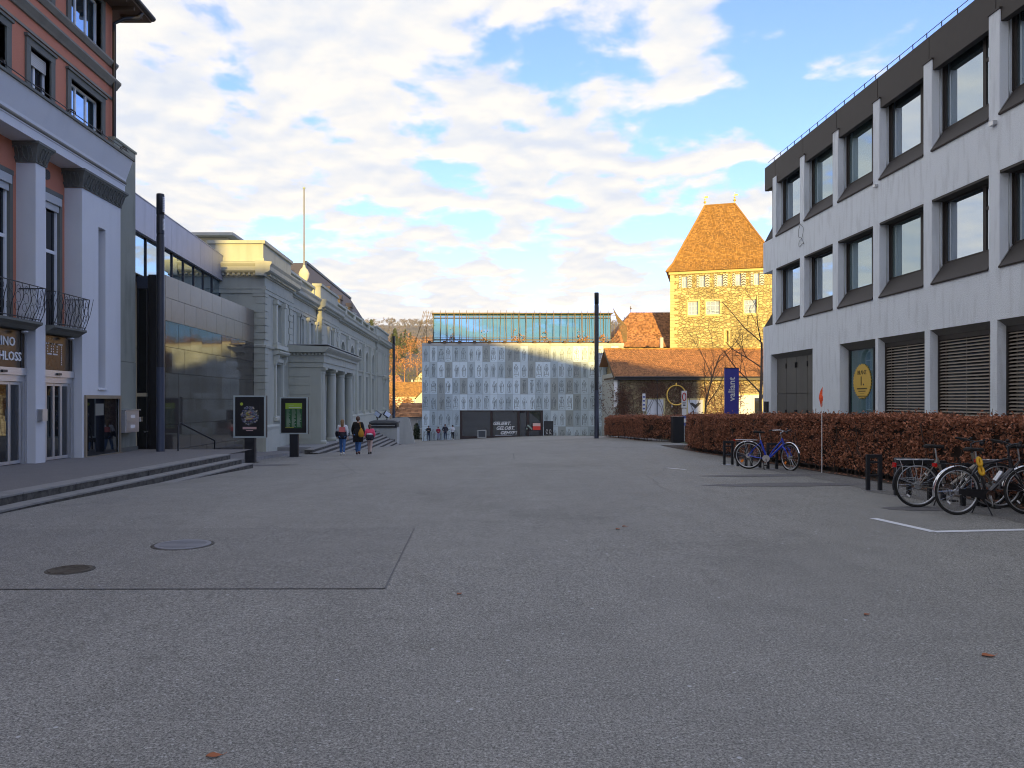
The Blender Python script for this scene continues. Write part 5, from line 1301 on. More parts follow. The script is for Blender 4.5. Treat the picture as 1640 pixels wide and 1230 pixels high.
q = MB()
for i in range(14): q.box(-9.6+i*.27, -9.5+i*.27, 111.5, 111.6, -4.6, -3.1)
for zz in (-4.4, -3.8, -3.2): q.box(-9.7, -5.9, 111.48, 111.62, zz, zz+.12)
fen = thing('white_fence', 'pale slatted fence in front of the grey house in the gap', 'fence', (-8, 111.5, -5)); q.each('fence_slat', CONC, fen)
sb_ = thing('shrub', 'dark clipped shrub in the gap beside the museum corner', 'shrub', (-7.9, 108, -4))
def leafcloud(c, r, n, s, rnd, flat=1.0):
    q = MB()
    for _ in range(n):
        d = Vector((rnd.gauss(0, 1), rnd.gauss(0, 1), rnd.gauss(0, 1))).normalized()*(rnd.random()**.4)
        p = Vector(c)+Vector((d.x*r[0], d.y*r[1], d.z*r[2])); a = Vector((rnd.gauss(0, 1), rnd.gauss(0, 1), rnd.gauss(0, .6))).normalized(); b = a.orthogonal().normalized()
        k = s*rnd.uniform(.6, 1.4); q.add([p-a*k, p+b*k*.6, p+a*k, p-b*k*.6], [(0, 1, 2, 3)])
    return q
rn = random.Random(4)
leafcloud((-8.3, 108, -3.0), (.5, .5, 1.5), 900, .12, rn).build('foliage', mat('dark_green', (.03, .045, .02), .9, island=.5), sb_)
leafcloud((-7.0, 108, -4.2), (1.4, .4, .7), 900, .1, rn).build('low_foliage', MATS['dark_green'], sb_)
q = MB(); q.cyl((-8.3, 108, -6), (-8.3, 108, -3), .06, n=6); q.build('stem', BARK, sb_)

HS = [('villa', 'cream villa with broad pale roof among the trees of the hillside', -38, -24, 262, 274, 0.5, 5.5, 10.5, CREAM, TILE_D, .25, 'x'),
      ('hillside_house', 'red roofed house with white gable at the foot of the hillside', -27, -17, 238, 250, -1.5, 3.0, 7.5, CREAM, TILE, 0, 'x'),
      ('hillside_house', 'small orange roofed house right of the red roofed one, by the museum edge', -17.5, -12, 225, 234, -2.5, 2.2, 5.2, CREAM, TILE, 0, 'y'),
      ('hillside_house', 'pale house half hidden behind the distant lamp post on the hillside', -45, -33, 236, 246, -1, 3.6, 7.0, CONC, TILE, .1, 'x'),
      ('hillside_house', 'timbered chalet with pointed gable high on the autumn slope', -45, -39, 330, 340, 12, 18.5, 24, CREAM, TILE_D, 0, 'y'),
      ('hillside_house', 'upper brown gabled house at the right of the slope below the wood', -24, -18, 300, 310, 4, 9.5, 13, CREAM, TILE, 0, 'y')]
for nm_, lb, a, b, c, d, zg, ze, zr, wm_, rm_, hp, ax in HS:
    n = 3; ws = [(a+(b-a)*(i+.3)/n, a+(b-a)*(i+.7)/n, ze-2.6, ze-1.1) for i in range(n)]
    house(nm_, lb, a, b, c, d, zg, ze, zr, wm_, rm_, ws, hip=hp, axis=ax)

# trees of the hillside: nearest, distinguishable ones are things; the rest one mass
def crown_mesh(kind, rnd, n=260):
    q = MB()
    if kind == 'conifer':
        for _ in range(n):
            t = rnd.random()**.7; rad = .26*t+.02; a = rnd.uniform(0, 6.28); r_ = rad*rnd.uniform(.4, 1); z = 1-t*.92
            p = Vector((r_*math.cos(a), r_*math.sin(a), z)); d = Vector((math.cos(a), math.sin(a), -.5))*.05; e = Vector((-math.sin(a), math.cos(a), .1))*.03
            q.add([p-d, p+e, p+d, p-e], [(0, 1, 2, 3)])
    else:
        lobes = [(Vector((rnd.uniform(-.2, .2), rnd.uniform(-.2, .2), rnd.uniform(.4, .85))), rnd.uniform(.12, .24)) for _ in range(9)]
        for _ in range(n):
            c, r_ = rnd.choice(lobes); d = Vector((rnd.gauss(0, 1), rnd.gauss(0, 1), rnd.gauss(0, 1))).normalized()*r_*rnd.random()**.35
            p = c+d; a = Vector((rnd.gauss(0, 1), rnd.gauss(0, 1), rnd.gauss(0, 1))).normalized(); b = a.orthogonal().normalized(); k = rnd.uniform(.012, .035)*(3.2 if n < 100 else 1)
            q.add([p-a*k, p+b*k*.6, p+a*k, p-b*k*.6], [(0, 1, 2, 3)])
    return q
rnd = random.Random(11)
def hill_mass(name, label, cat_, count, yr, xr, hr, m, kinds, seed, nleaf):
    rnd = random.Random(seed); protos = [crown_mesh(k, rnd, nleaf) for k in kinds]
    q = MB()
    for _ in range(count):
        y = rnd.uniform(*yr); x = rnd.uniform(*xr)*y/300; h = rnd.uniform(*hr); pr = rnd.choice(protos); z = T(x, y)
        a = rnd.uniform(0, 6.28); ca, sa = math.cos(a)*h, math.sin(a)*h
        q.add([(x+vx*ca-vy*sa, y+vx*sa+vy*ca, z+vz*h) for vx, vy, vz in pr.v], pr.f)
        if y < 500:
            w_ = .012*h; q.add([(x-w_, y, z-1), (x+w_, y, z-1), (x+w_, y, z+h*.6), (x-w_, y, z+h*.6), (x, y-w_, z-1), (x, y+w_, z-1), (x, y+w_, z+h*.6), (x, y-w_, z+h*.6)], [(0, 1, 2, 3), (4, 5, 6, 7)])
    return q.build(name, m, None, kind='stuff', label=label, category=cat_)
hill_mass('hillside_wood', 'orange brown bare beech wood on the sunlit slope behind the hall', 'wood', 340, (285, 560), (-150, 90), (9, 15), WOODL, ('d', 'd', 'd'), 31, 260)
hill_mass('hillside_scrub', 'olive shrubs and young trees on the lower sunlit slope', 'wood', 150, (215, 420), (-110, 70), (5, 10), WOODG, ('d', 'd'), 32, 240)
hill_mass('hillside_conifers', 'dark conifers scattered along the top of the sunlit slope', 'conifers', 110, (400, 600), (-150, 90), (10, 15), CONIF, ('conifer',), 33, 240)
hill_mass('ridge_wood', 'bare grey wood covering the distant ridge', 'wood', 2600, (1050, 1560), (-170, 110), (10, 16), RIDGE, ('d', 'd'), 34, 36)
for i, (x, y, h, k, m, lb) in enumerate([(-57, 420, 21, 'conifer', CONIF, 'tall olive spruce standing alone left of the distant lamp post'), (-42, 400, 17, 'conifer', CONIF, 'yellow green spruce on the slope right of the distant lamp post'),
        (-20, 205, 8.0, 'd', WOODL, 'glowing orange round tree low in the gap by the museum'), (-25, 212, 8.5, 'd', WOODL, 'glowing orange round tree in front of the red roofed house, left one'), (-34, 222, 11, 'd', WOODG, 'dark olive tree beside the pale house behind the lamp post'),
        (-13.5, 110.5, 0, '', None, '')]):
    if not h: continue
    t = thing('hillside_tree', lb, 'tree', (x, y, T(x, y)), group='trees on the hillside that stand out')
    q = crown_mesh(k, random.Random(50+i), 1500); q.v = [(a*h*(1.3 if k == 'd' else 1), b*h*(1.3 if k == 'd' else 1), c*h) for a, b, c in q.v]; q.build('crown', m, t, False)
    q = MB(); q.cyl((0, 0, -1), (0, 0, h*.7), .02*h, .008*h, 6); q.build('trunk', BARK, t, False)

# ---- unseen town houses added behind the camera, skyline shaped to shade the square
bh = thing('rear_shade_building', 'tall unseen building added behind the viewpoint, shaped to shade the square', 'town building', (20, -65, 0))
prof = [(.5, 0), (36.5, 0), (36.5, 18.5), (.5, 27.5)]
q = MB(); q.prism(prof, (0, -72, 0), (1, 0, 0), (0, 0, 1), (0, 1, 0), 12); q.build('wall', GREYWALL, bh)
q = MB(); q.prism([(-30, 0), (.48, 0), (.48, 17.8), (-3.6, 17.8), (-3.9, 23), (-30, 23)], (0, -72, 0), (1, 0, 0), (0, 0, 1), (0, 1, 0), 11); q.build('side_wing', CREAM, bh)  # wing stepped so it shades the cinema but not the hall's end
Bf = Face((0, -60, 0), (1, 0, 0), (0, 1, 0))
for zz in (2, 5.5, 9, 12.5, 16):
    for i in range(11):
        x = 2.5+i*3.1
        if zz+3 < 27.9-.234*max(0, x)-.6: window(Bf, bh, x, x+1.3, zz, zz+1.9, .06, WHITEW, GL_S, cols=(x+.65,))
# ================================================================== ADVERTISING DISPLAYS
def display(label, x, y, w, h, kind):
    zb = G(x, y); t = thing('advertising_display', label, 'advertising display', (x, y, zb), group='poster displays in front of the hall')
    zt = {0: 1.65+(641-633.5)*y/1232, 1: 1.65+(641-636)*y/1232}[kind]-zb
    z0 = zt-h
    q = MB(); q.box(-.18, .18, -.12, .12, -.2, z0); q.build('post', DKMETAL, t, False)
    q = MB(); q.box(-.26, .26, -.2, .2, -.2, .015); q.build('foot_plate', DKMETAL, t, False)
    q = MB(); q.box(-w/2, w/2, -.10, .14, z0, zt); c = q.build('case', BLACK, t, False)
    q = MB(); f = .05
    q.box(-w/2-.004, -w/2+f, -.135, -.102, z0-.004, zt+.004); q.box(w/2-f, w/2+.004, -.135, -.102, z0-.004, zt+.004); q.box(-w/2+f, w/2-f, -.135, -.102, z0-.004, z0+f); q.box(-w/2+f, w/2-f, -.135, -.102, zt-f, zt+.004)
    q.build('frame', mat('case_frame', (.45, .52, .52), .5, metal=.3), t, False)
    zc = (z0+zt)/2; pw, ph = w*.60, h*.68
    q = MB(); q.box(-pw/2, pw/2, -.112, -.103, zc-ph/2, zc+ph/2)
    po = q.build('poster', BLACK if kind == 0 else mat('poster_green', (.02, .10, .03), .6), t, False)
    rr = random.Random(kind+2)
    if kind == 0:
        pal = [('print_cream', (.55, .50, .36)), ('print_violet', (.20, .19, .33)), ('print_red', (.45, .05, .03)), ('print_blue', (.04, .10, .35)), ('print_yellow', (.65, .60, .05)), ('print_greyblue', (.26, .32, .38))]
        for nm_, c_ in pal:
            q = MB(); cnt = {'print_greyblue': 80, 'print_violet': 60, 'print_cream': 60, 'print_yellow': 20, 'print_red': 18, 'print_blue': 25}[nm_]
            for _ in range(cnt):
                a = rr.uniform(0, 6.28); rad = math.sqrt(rr.random()); 
                if nm_ in ('print_yellow', 'print_red'): rad *= .55
                cx = rad*math.cos(a)*pw*.46; cz = zc+.04+rad*math.sin(a)*ph*.33; s_ = rr.uniform(.015, .045); b = rr.uniform(0, 3.1); dpt = -.1125-rr.uniform(.0003, .003)
                pts = [(cx+s_*math.cos(b+k*1.57)*(1 if k % 2 else .45), dpt, cz+s_*math.sin(b+k*1.57)*(1 if k % 2 else .45)) for k in range(4)]
                q.add(pts, [(0, 1, 2, 3)])
            q.build('print', mat(nm_, c_, .6), po, False, kind='stuff')
        q = MB(); q.box(-pw*.36, pw*.36, -.119, -.114, zc-ph*.44, zc-ph*.36); q.box(-pw*.18, pw*.18, -.119, -.114, zc-ph*.5, zc-ph*.47); q.build('caption', mat('print_pink', (.55, .36, .34), .6), po, False)
        q = MB(); q.cyl((-pw*.42, -.113, zc+ph*.44), (-pw*.42, -.118, zc+ph*.44), .055, n=16); q.build('badge', mat('print_lime', (.45, .55, .05), .6), po, False)
    else:
        q = MB(); q.box(-pw/2, pw/2, -.117, -.113, zc+ph*.27, zc+ph/2); q.build('header', mat('print_leaf', (.30, .46, .04), .6), po, False)
        q = MB()
        for r_ in range(17):
            for c_ in range(3):
                x0_ = -pw*.44+c_*pw*.32; q.box(x0_, x0_+pw*rr.uniform(.14, .26), -.116, -.113, zc+ph*.22-r_*ph*.042, zc+ph*.22-r_*ph*.042+.012)
        q.box(-pw*.3, pw*.42, -.121, -.118, zc+ph*.30, zc+ph*.335); q.box(-pw*.3, -pw*.0, -.121, -.118, zc+ph*.41, zc+ph*.42)
        q.build('print_lines', mat('print_pale', (.5, .58, .48), .6), po, False, kind='stuff')
        q = MB(); q.box(-pw/2, pw*.0, -.116, -.113, zc-ph*.49, zc-ph*.475); q.build('print', mat('print_yellow', (.65, .60, .05), .6), po, False)
    q = MB(); q.box(-w/2+f, w/2-f, -.1009, -.1005, z0+f, zt-f); 
display('poster display with a colourful crowded poster on black', -8.17, 27.9, 1.15, 1.52, 0)
display('poster display with a green list of printed lines', -7.9, 33.5, 1.2, 1.6, 1)

# ================================================================== BANNER, SIGNS, CABINET
bn = thing('banner_pylon', 'tall violet blue pylon sign with white vertical lettering behind the hedge', 'sign pylon', (11, 33, -.2))
q = MB(); q.box(10.70, 11.29, 33, 33.12, -.6, 3.02); q.build('panel', BLUEP, bn)
text('valiant', .40, WHITE, (10.99, 32.985, 2.13), (0, -1, 0), bn, depth=.012, bold=.004, roll=math.pi/2)
q = MB(); q.box(10.68, 11.31, 32.98, 33.14, 3.02, 3.05); q.build('cap', DKMETAL, bn)

sg = thing('zone_sign', 'narrow white parking zone sign with a red ring above plates, in the hedge gap', 'traffic sign', (10.3, 38, -.4))
q = MB(); q.cyl((10.3, 38.05, -.6), (10.3, 38.05, 2.1), .03, n=8); q.build('pole', ALU, sg)
q = MB(); q.box(10.17, 10.43, 38, 38.02, 1.28, 2.12); pl = q.build('plate', WHITE, sg)
q = MB(); q.tube([(10.3+.085*math.cos(t), 37.99, 1.82+.19*math.sin(t)) for t in lin(0, 2*math.pi, 20)[:-1]], .022, 6, closed=True); q.build('red_ring', REDR, pl)
q = MB(); q.box(10.22, 10.38, 37.99, 37.999, 1.5, 1.54); q.box(10.24, 10.36, 37.99, 37.999, 1.38, 1.44); q.build('text_lines', INK, pl)
q = MB(); q.box(10.19, 10.41, 38, 38.02, .92, 1.24); q.build('plate', WHITE, sg)
q = MB(); q.box(10.18, 10.42, 38, 38.02, .4, .88); q.build('plate', mat('sign_blue', (.12, .16, .42), .5), sg)
q = MB(); q.box(10.18, 10.42, 37.99, 37.999, .55, .75); q.build('plate_field', WHITE, sg)
sg = thing('info_sign', 'thin white sign post with blue symbols left of the white garage door', 'sign', (9.95, 45.5, -.5))
q = MB(); q.cyl((9.95, 45.55, -.8), (9.95, 45.55, 2.05), .025, n=8); q.build('pole', ALU, sg)
q = MB(); q.box(9.86, 10.04, 45.5, 45.52, 1.0, 2.05); q.build('plate', WHITE, sg)
for z in (1.85, 1.62, 1.39, 1.16):
    q = MB(); q.box(9.89, 10.01, 45.485, 45.499, z-.05, z+.05); q.build('symbol', MATS['sign_blue'], sg)
cb = thing('utility_cabinet', 'black utility cabinet standing in the gap of the hedge', 'utility cabinet', (9.55, 36.3, -.3))
q = MB(); q.box(9.3, 9.8, 36.2, 36.7, -.6, .84); q.build('body', DKMETAL, cb); q = MB(); q.box(9.28, 9.82, 36.18, 36.72, .84, .88); q.build('lid', DKMETAL, cb)
q = MB(); q.box(9.33, 9.77, 36.18, 36.199, -.2, .8); q.build('door', DKMETAL, cb)
br = thing('crowd_barrier', 'grey steel barrier behind the left hedge under the creeper', 'barrier', (11, 52, -.6))
q = MB()
for zz in (.3, .75, 1.05): q.cyl((10.2, 52, zz-.4), (12.6, 52, zz-.4), .02, n=6)
x = 10.2
while x < 12.65: q.cyl((x, 52, -.7), (x, 52, .65), .012, n=5); x += .13
q.each('rail', ALU, br)
fl = thing('warning_flag', 'thin white pole with an orange pennant standing at the hedge', 'flag', (8.1, 18.0, G(8.1, 18)))
q = MB(); q.cyl((0, 0, 0), (0, 0, 1.5), .009, n=8); q.cyl((0, 0, 1.5), (.03, 0, 2.05), .009, .006, 8); q.build('pole', WHITE, fl, False)
q = MB(); n = 8
for i in range(n):
    z0, z1 = 2.02-.46*i/n, 2.02-.46*(i+1)/n
    wd = lambda z: .02+.095*(1-abs((2.02-z)/.46-.55)/.6)
    q.add([(.025, .0+.01*math.sin(i), z0), (.03-wd(z0), .03*math.sin(i*.9), z0-.03), (.03-wd(z1), .03*math.sin(i*.9+.9), z1-.03), (.02, .01*math.sin(i+1), z1)], [(0, 1, 2, 3)], True)
pm_ = q.build('pennant', ORANGE, fl, False)

# ================================================================== BICYCLE RACKS
def rack(x, y, label, rz=0.0):
    t = thing('bicycle_rack', label, 'bicycle rack', (x, y, G(x, y)), rz, 'dark steel bicycle racks along the hedge')
    q = MB()
    for s_ in (-1, 1): q.box(s_*.11-.03, s_*.11+.03, -.03, .03, -.05, .66)
    q.build('post', DKMETAL, t, False)
    q = MB()
    q.box(-.08, .08, -.03, .03, .6, .66)
    for z in (.26, .5): q.box(-.08, .08, -.02, .02, z, z+.035)
    q.each('crossbar', DKMETAL, t, False)
    q = MB(); q.box(-.18, .18, -.06, .06, -.02, .008); q.build('foot_plate', ALU, t, False)
for x, y, l in ((6.96, 21.2, 'bicycle rack left of the blue bicycle, clear of its wheel'), (7.13, 20.6, 'bicycle rack behind the rear wheel of the blue bicycle, left one'), (7.28, 20.0, 'bicycle rack behind the rear wheel of the blue bicycle, right one'),
                (7.5, 19.45, 'bicycle rack behind the pedals of the blue bicycle'), (7.3, 14.1, 'empty bicycle rack standing alone before the hedge'), (7.38, 13.3, 'bicycle rack touching the rear wheel of the grey bicycle'),
                (7.68, 11.95, 'bicycle rack behind the frame of the black bicycle'), (7.55, 12.6, 'bicycle rack behind the grey bicycle saddle'), (8.0, 10.9, 'bicycle rack at the right picture edge')):
    rack(x, y, l)

# ================================================================== BICYCLES
def bicycle(label, loc, rz, fm, style, steer=0.0, guard=CHROME, rackm=ALU, wb=1.07, extras=()):
    t = thing('bicycle', label, 'bicycle', loc, rz, 'parked bicycles by the hedge'); r = .345
    hx = wb-.20      # head tube
    def st(p):       # steered front parts
        p = Vector(p); c = Vector((hx-.0, 0, 0)); v = p-c
        return Vector((c.x+v.x*math.cos(steer)-v.y*math.sin(steer), c.y+v.x*math.sin(steer)+v.y*math.cos(steer), p.z))
    idn = lambda p: Vector(p)
    def wheel(cx, tf):
        q = MB(); q.tube([tf((cx+(r-.045)*math.cos(a), 0, r+(r-.045)*math.sin(a))) for a in lin(0, 2*math.pi, 40)[:-1]], .013, 6, closed=True)
        w_ = q.build('wheel_rim', ALU, t, False)
        q = MB(); q.tube([tf((cx+(r-.021)*math.cos(a), 0, r+(r-.021)*math.sin(a))) for a in lin(0, 2*math.pi, 40)[:-1]], .021, 8, closed=True); q.build('tyre', RUBBER, w_, False)
        q = MB()
        for i in range(28):
            a = 2*math.pi*i/28; b = a+(.35 if i % 4 < 2 else -.35); s_ = 1 if i % 2 else -1
            q.cyl(tf((cx+.03*math.cos(b), s_*.03, r+.03*math.sin(b))), tf((cx+(r-.05)*math.cos(a), 0, r+(r-.05)*math.sin(a))), .0016, n=3, caps=False)
        q.build('spokes', CHROME, w_, False)
        q = MB(); q.cyl(tf((cx, -.05, r)), tf((cx, .05, r)), .028, n=10); q.cyl(tf((cx, -.035, r)), tf((cx, -.03, r)), .06, n=14); q.build('hub', ALU, w_, False)
        for a in ((.9, 4.0) if style != 'low' else (3.9,)):
            q = MB()
            p = lambda a_, rr: tf((cx+rr*math.cos(a_), -.012, r+rr*math.sin(a_)))
            q.add([p(a-.14, .2), p(a+.14, .2), p(a+.14, .225), p(a-.14, .225)] if style != 'low' else [p(a-.16, .17), p(a+.16, .17), p(a+.12, .25), p(a-.12, .25)], [(0, 1, 2, 3)])
            q.build('spoke_reflector', ORR if style == 'low' else WHITE, w_, False)
    wheel(0, idn); wheel(wb, st)
    bb = Vector((.44, 0, .29)); sc_ = Vector((.30, 0, .78)); hd0 = Vector((hx-.02, 0, .66)); hd1 = Vector((hx-.07, 0, .84 if style != 'low' else .80))
    q = MB()
    if style == 'low':
        q.tube([bb, bb.lerp(hd0, .3)-Vector((0, 0, .05)), bb.lerp(hd0, .65)-Vector((0, 0, .02)), hd0], .026, 8)
        q.tube([bb+Vector((.05, 0, .02)), bb.lerp(hd1, .45)-Vector((0, 0, .02)), hd1-Vector((0, 0, .06))], .018, 8)
        q.tube([bb, (.36, 0, .55), (.29, 0, .74)], .024, 8)
    else:
        q.tube([bb, hd0], .025 if style == 'grey' else .03, 8); q.tube([bb, (.305, 0, .76)], .019, 8)
        q.tube([(.315, 0, .72), hd1-Vector((0, 0, .03))], .018, 8) if style == 'diamond' else q.tube([(.35, 0, .55), bb.lerp(hd0, .6)], .018, 8)
    for s_ in (-1, 1):
        q.tube([(0, s_*.06, r), (.2, s_*.05, .30), bb+Vector((0, s_*.03, 0))], .010, 6); q.tube([(0, s_*.06, r), (.16, s_*.04, .55), (.30, s_*.015, .72 if style != 'low' else .68)], .009, 6)
    q.tube([hd0, hd1], .026, 8); q.cyl(bb-Vector((0, .04, 0)), bb+Vector((0, .04, 0)), .03, n=10)
    q.build('frame', fm, t, False)
    q = MB()
    for s_ in (-1, 1): q.tube([st((hx-.01, s_*.02, .64)), st((hx+.01, s_*.05, .60)), st((wb-.05, s_*.055, .44)), st((wb, s_*.055, r))], .014, 6)
    if style == 'low':
        for s_ in (-1, 1): q.tube([st((hx+.0, s_*.06, .60)), st((hx+.12, s_*.06, .50))], .026, 6)
    q.build('fork', fm, t, False)
    # handlebar
    q = MB(); top = hd1+Vector((-.02, 0, .14)); stem = top+Vector((.07, 0, .03))
    q.tube([hd1, top, stem], .013, 8)
    if style == 'low': pts = [(-.16, -.30, .02), (-.06, -.28, .03), (.05, -.16, .04), (.06, 0, 0), (.05, .16, .04), (-.06, .28, .03), (-.16, .30, .02)]
    else: pts = [(-.10, -.31, .05), (.0, -.18, .03), (.0, 0, 0), (.0, .18, .03), (-.10, .31, .05)]
    hp = [st(stem+Vector(p)) for p in pts]; q.tube(hp, .012, 8); hb = q.build('handlebar', CHROME if style == 'low' else DKMETAL, t, False)
    q = MB(); q.tube([hp[0], hp[0].lerp(hp[1], .9)], .018, 8); q.tube([hp[-1], hp[-1].lerp(hp[-2], .9)], .018, 8); q.each('grip', RUBBER, hb, False)
    q = MB()
    for i in (1, -2): a = hp[i]; b = hp[0 if i == 1 else -1]; q.tube([a+Vector((.03, 0, -.02)), a.lerp(b, .5)+Vector((.06, 0, -.03)), a.lerp(b, .9)+Vector((.05, 0, -.03))], .005, 5)
    q.tube([hp[1], st((hx+.1, -.05, hd1.z+.05)), st((hx+.02, 0, .6))], .004, 5); q.tube([hp[-2], st((hx+.12, .05, hd1.z+.0)), (.5, .02, .5)], .004, 5); q.build('brake_lever', DKMETAL, hb, False)
    q = MB(); q.ball(st(stem+Vector((.1, 0, -.02))), .035, 1, 1, 1.2, 8); q.ball(st(stem+Vector((0, .1, .05))), .025, n=6); q.build('bell', DKMETAL, hb, False)
    # saddle
    q = MB(); q.tube([(.30, 0, .72), (.27, 0, .93)], .012, 8); sp_ = q.build('seat_post', ALU, t, False)
    q = MB(); vs = []
    prof = [(-.13, .075, .0), (-.10, .085, .012), (-.03, .07, .005), (.04, .035, .0), (.10, .022, .0), (.14, .012, -.01)]
    rows_ = []
    for px_, w_, zz in prof:
        rows_.append([(.26+px_, -w_, .945+zz), (.26+px_, -w_*.5, .965+zz), (.26+px_, w_*.5, .965+zz), (.26+px_, w_, .945+zz), (.26+px_, w_*.6, .915+zz*.5), (.26+px_, -w_*.6, .915+zz*.5)])
    for rw_ in rows_: vs += rw_
    fs = [(i*6+k, i*6+(k+1) % 6, (i+1)*6+(k+1) % 6, (i+1)*6+k) for i in range(5) for k in range(6)]+[tuple(range(6))[::-1], tuple(range(30, 36))]
    q.add(vs, fs, True); q.build('saddle', RUBBER, t, False)
    # mudguards
    def guard_(cx, a0, a1, tf):
        q = MB(); n = 16; vs = []
        for i in range(n+1):
            a = a0+(a1-a0)*i/n
            for w_, dr in ((-.026, -.006), (-.014, .006), (.014, .006), (.026, -.006)): rr = r+.022+dr; vs.append(tf((cx+rr*math.cos(a), w_, r+rr*math.sin(a))))
        q.add(vs, [(i*4+k, i*4+k+1, (i+1)*4+k+1, (i+1)*4+k) for i in range(n) for k in range(3)], True)
        for s_ in (-1, 1): q.cyl(tf((cx, s_*.05, r)), tf((cx+(r+.02)*math.cos(a0+(a1-a0)*.85), s_*.025, r+(r+.02)*math.sin(a0+(a1-a0)*.85))), .003, n=4)
        q.build('mudguard', guard, t, False)
    guard_(0, R(20), R(192), idn); guard_(wb, R(20), R(170), st)
    # rack
    q = MB()
    for s_ in (-1, 1):
        q.tube([(.22, s_*.06, .74), (-.32, s_*.06, .74)], .006, 6); q.tube([(0, s_*.065, r), (-.10, s_*.07, .74)], .005, 5)
        if style == 'grey': q.tube([(0, s_*.065, r), (-.26, s_*.09, .45), (-.27, s_*.09, .64), (-.30, s_*.07, .74)], .006, 5); q.tube([(0, s_*.065, r), (.05, s_*.07, .74)], .005, 5); q.tube([(-.27, s_*.09, .64), (.02, s_*.09, .64)], .005, 5); q.tube([(-.2, s_*.09, .44), (.02, s_*.09, .45)], .005, 5)
    for x_ in (-.3, -.15, 0): q.cyl((x_, -.06, .74), (x_, .06, .74), .005, n=5)
    q.build('luggage_rack', rackm, t, False)
    if style == 'grey': q = MB(); q.hexa([(-.3, -.05, .67), (.16, -.05, .67), (.16, .05, .67), (-.3, .05, .67), (-.3, -.055, .73), (.16, -.055, .73), (.16, .055, .73), (-.3, .055, .73)]); q.build('battery', BLACK, t, False)
    q = MB(); q.box(-.36, -.33, -.035, .035, .62 if style == 'grey' else .70, .69 if style == 'grey' else .75); q.build('tail_light', REDR, t, False)
    # crank, chain guard, pedals, kickstand
    q = MB(); o_ = .03 if style == 'diamond' else 0; q.cyl(bb-Vector((0, .052+o_, 0)), bb-Vector((0, .046+o_, 0)), .07 if style == 'diamond' else .09, n=20); cr = q.build('chainring', CHROME if style != 'low' else ALU, t, False)
    q = MB(); a = R(-80); e = bb+Vector((.17*math.cos(a), -.09, .17*math.sin(a))); q.cyl(bb-Vector((0, .09, 0)), e, .015, n=6); e2 = bb+Vector((-.17*math.cos(a), .075, -.17*math.sin(a))); q.cyl(bb+Vector((0, .07, 0)), e2, .011, n=6); q.build('crank_arm', CHROME, cr, False)
    q = MB(); q.box(e.x-.045, e.x+.045, e.y-.10, e.y-.01, e.z-.012, e.z+.012); q.box(e2.x-.045, e2.x+.045, e2.y+.01, e2.y+.10, e2.z-.012, e2.z+.012); q.build('pedal', RUBBER, cr, False)
    q = MB(); q.hexa([(-.02, -.068, r-.035), (bb.x, -.068, bb.z-.07), (bb.x, -.056, bb.z-.07), (-.02, -.056, r-.035), (-.02, -.068, r+.04), (bb.x, -.068, bb.z+.08), (bb.x, -.056, bb.z+.08), (-.02, -.056, r+.04)]) if style == 'diamond' else q.tube([(0, -.055, r+.03), bb+Vector((0, -.055, .085))], .006, 5)
    q.build('chain_guard', BLACK, t, False)
    q = MB(); q.tube([(.36, .03, .27), (.34, .16, .01)], .009, 6); q.tube([(.36, -.03, .27), (.42, -.14, .01)], .009, 6) if style != 'grey' else None; q.build('kickstand', DKMETAL, t, False)
    if 'lock' in extras:
        q = MB()
        for k in range(2): q.tube([(.335-.03*k+.028*math.cos(a), -.035+.02*math.sin(a), .64+k*.13+.055*math.sin(a)) for a in lin(0, 2*math.pi, 12)[:-1]], .022, 6, closed=True)
        q.build('folding_lock', YELLOW, t, False)
    if 'text' in extras:
        q = MB(); d = (hd0-bb).normalized()
        for i in range(6): p = bb+d*(.22+i*.04); q.add([p+Vector((0, -.031, .01)), p+d*.025+Vector((0, -.031, .01)), p+d*.025+Vector((0, -.031, -.012)), p+Vector((0, -.031, -.012))], [(0, 1, 2, 3)])
        q.build('frame_lettering', ALU, t, False)
    if 'basket' in extras:
        q = MB(); x0_, z0_ = hx+.1, .62
        for zz in (z0_, z0_+.02): q.tube([st(p) for p in ((x0_, -.14, zz), (x0_+.3, -.14, zz), (x0_+.3, .14, zz), (x0_, .14, zz))], .006, 4, closed=True)
        for yy in lin(-.1, .1, 3): q.cyl(st((x0_, yy, z0_)), st((x0_+.3, yy, z0_)), .004, n=4)
        q.tube([st((x0_+.12, .06, z0_)), st((wb, .06, r))], .006, 4); q.build('front_carrier', DKMETAL, t, False)
    if 'bottle' in extras:
        p = bb.lerp(hd0, .45); q = MB(); q.cyl(p+Vector((-.05, 0, .03)), p+Vector((.05, 0, .16)), .034, n=10); q.build('bottle', ALU, t, False)
    return t
bicycle('bright blue step-through bicycle with chrome mudguards parked at the far racks', (6.93, 19.55, G(7, 19.5)), R(-33), BIKEB, 'low', steer=R(-40), extras=('basket',))
bicycle('grey electric bicycle with a battery in its rear luggage rack', (6.80, 11.85, 0), R(-2), BIKEG, 'grey', steer=R(6), guard=DKMETAL, rackm=ALU, wb=1.1)
bicycle('black touring bicycle with silver mudguards and a yellow lock', (6.92, 11.05, 0), R(4), BIKEK, 'diamond', steer=R(-4), guard=CHROME, rackm=DKMETAL, wb=1.05, extras=('lock', 'text', 'bottle'))
bicycle('dark bicycle at the right edge mostly beyond the picture', (8.0, 11.75, 0), R(-3), BIKEK, 'diamond', steer=R(8), guard=DKMETAL, rackm=ALU, wb=1.05)

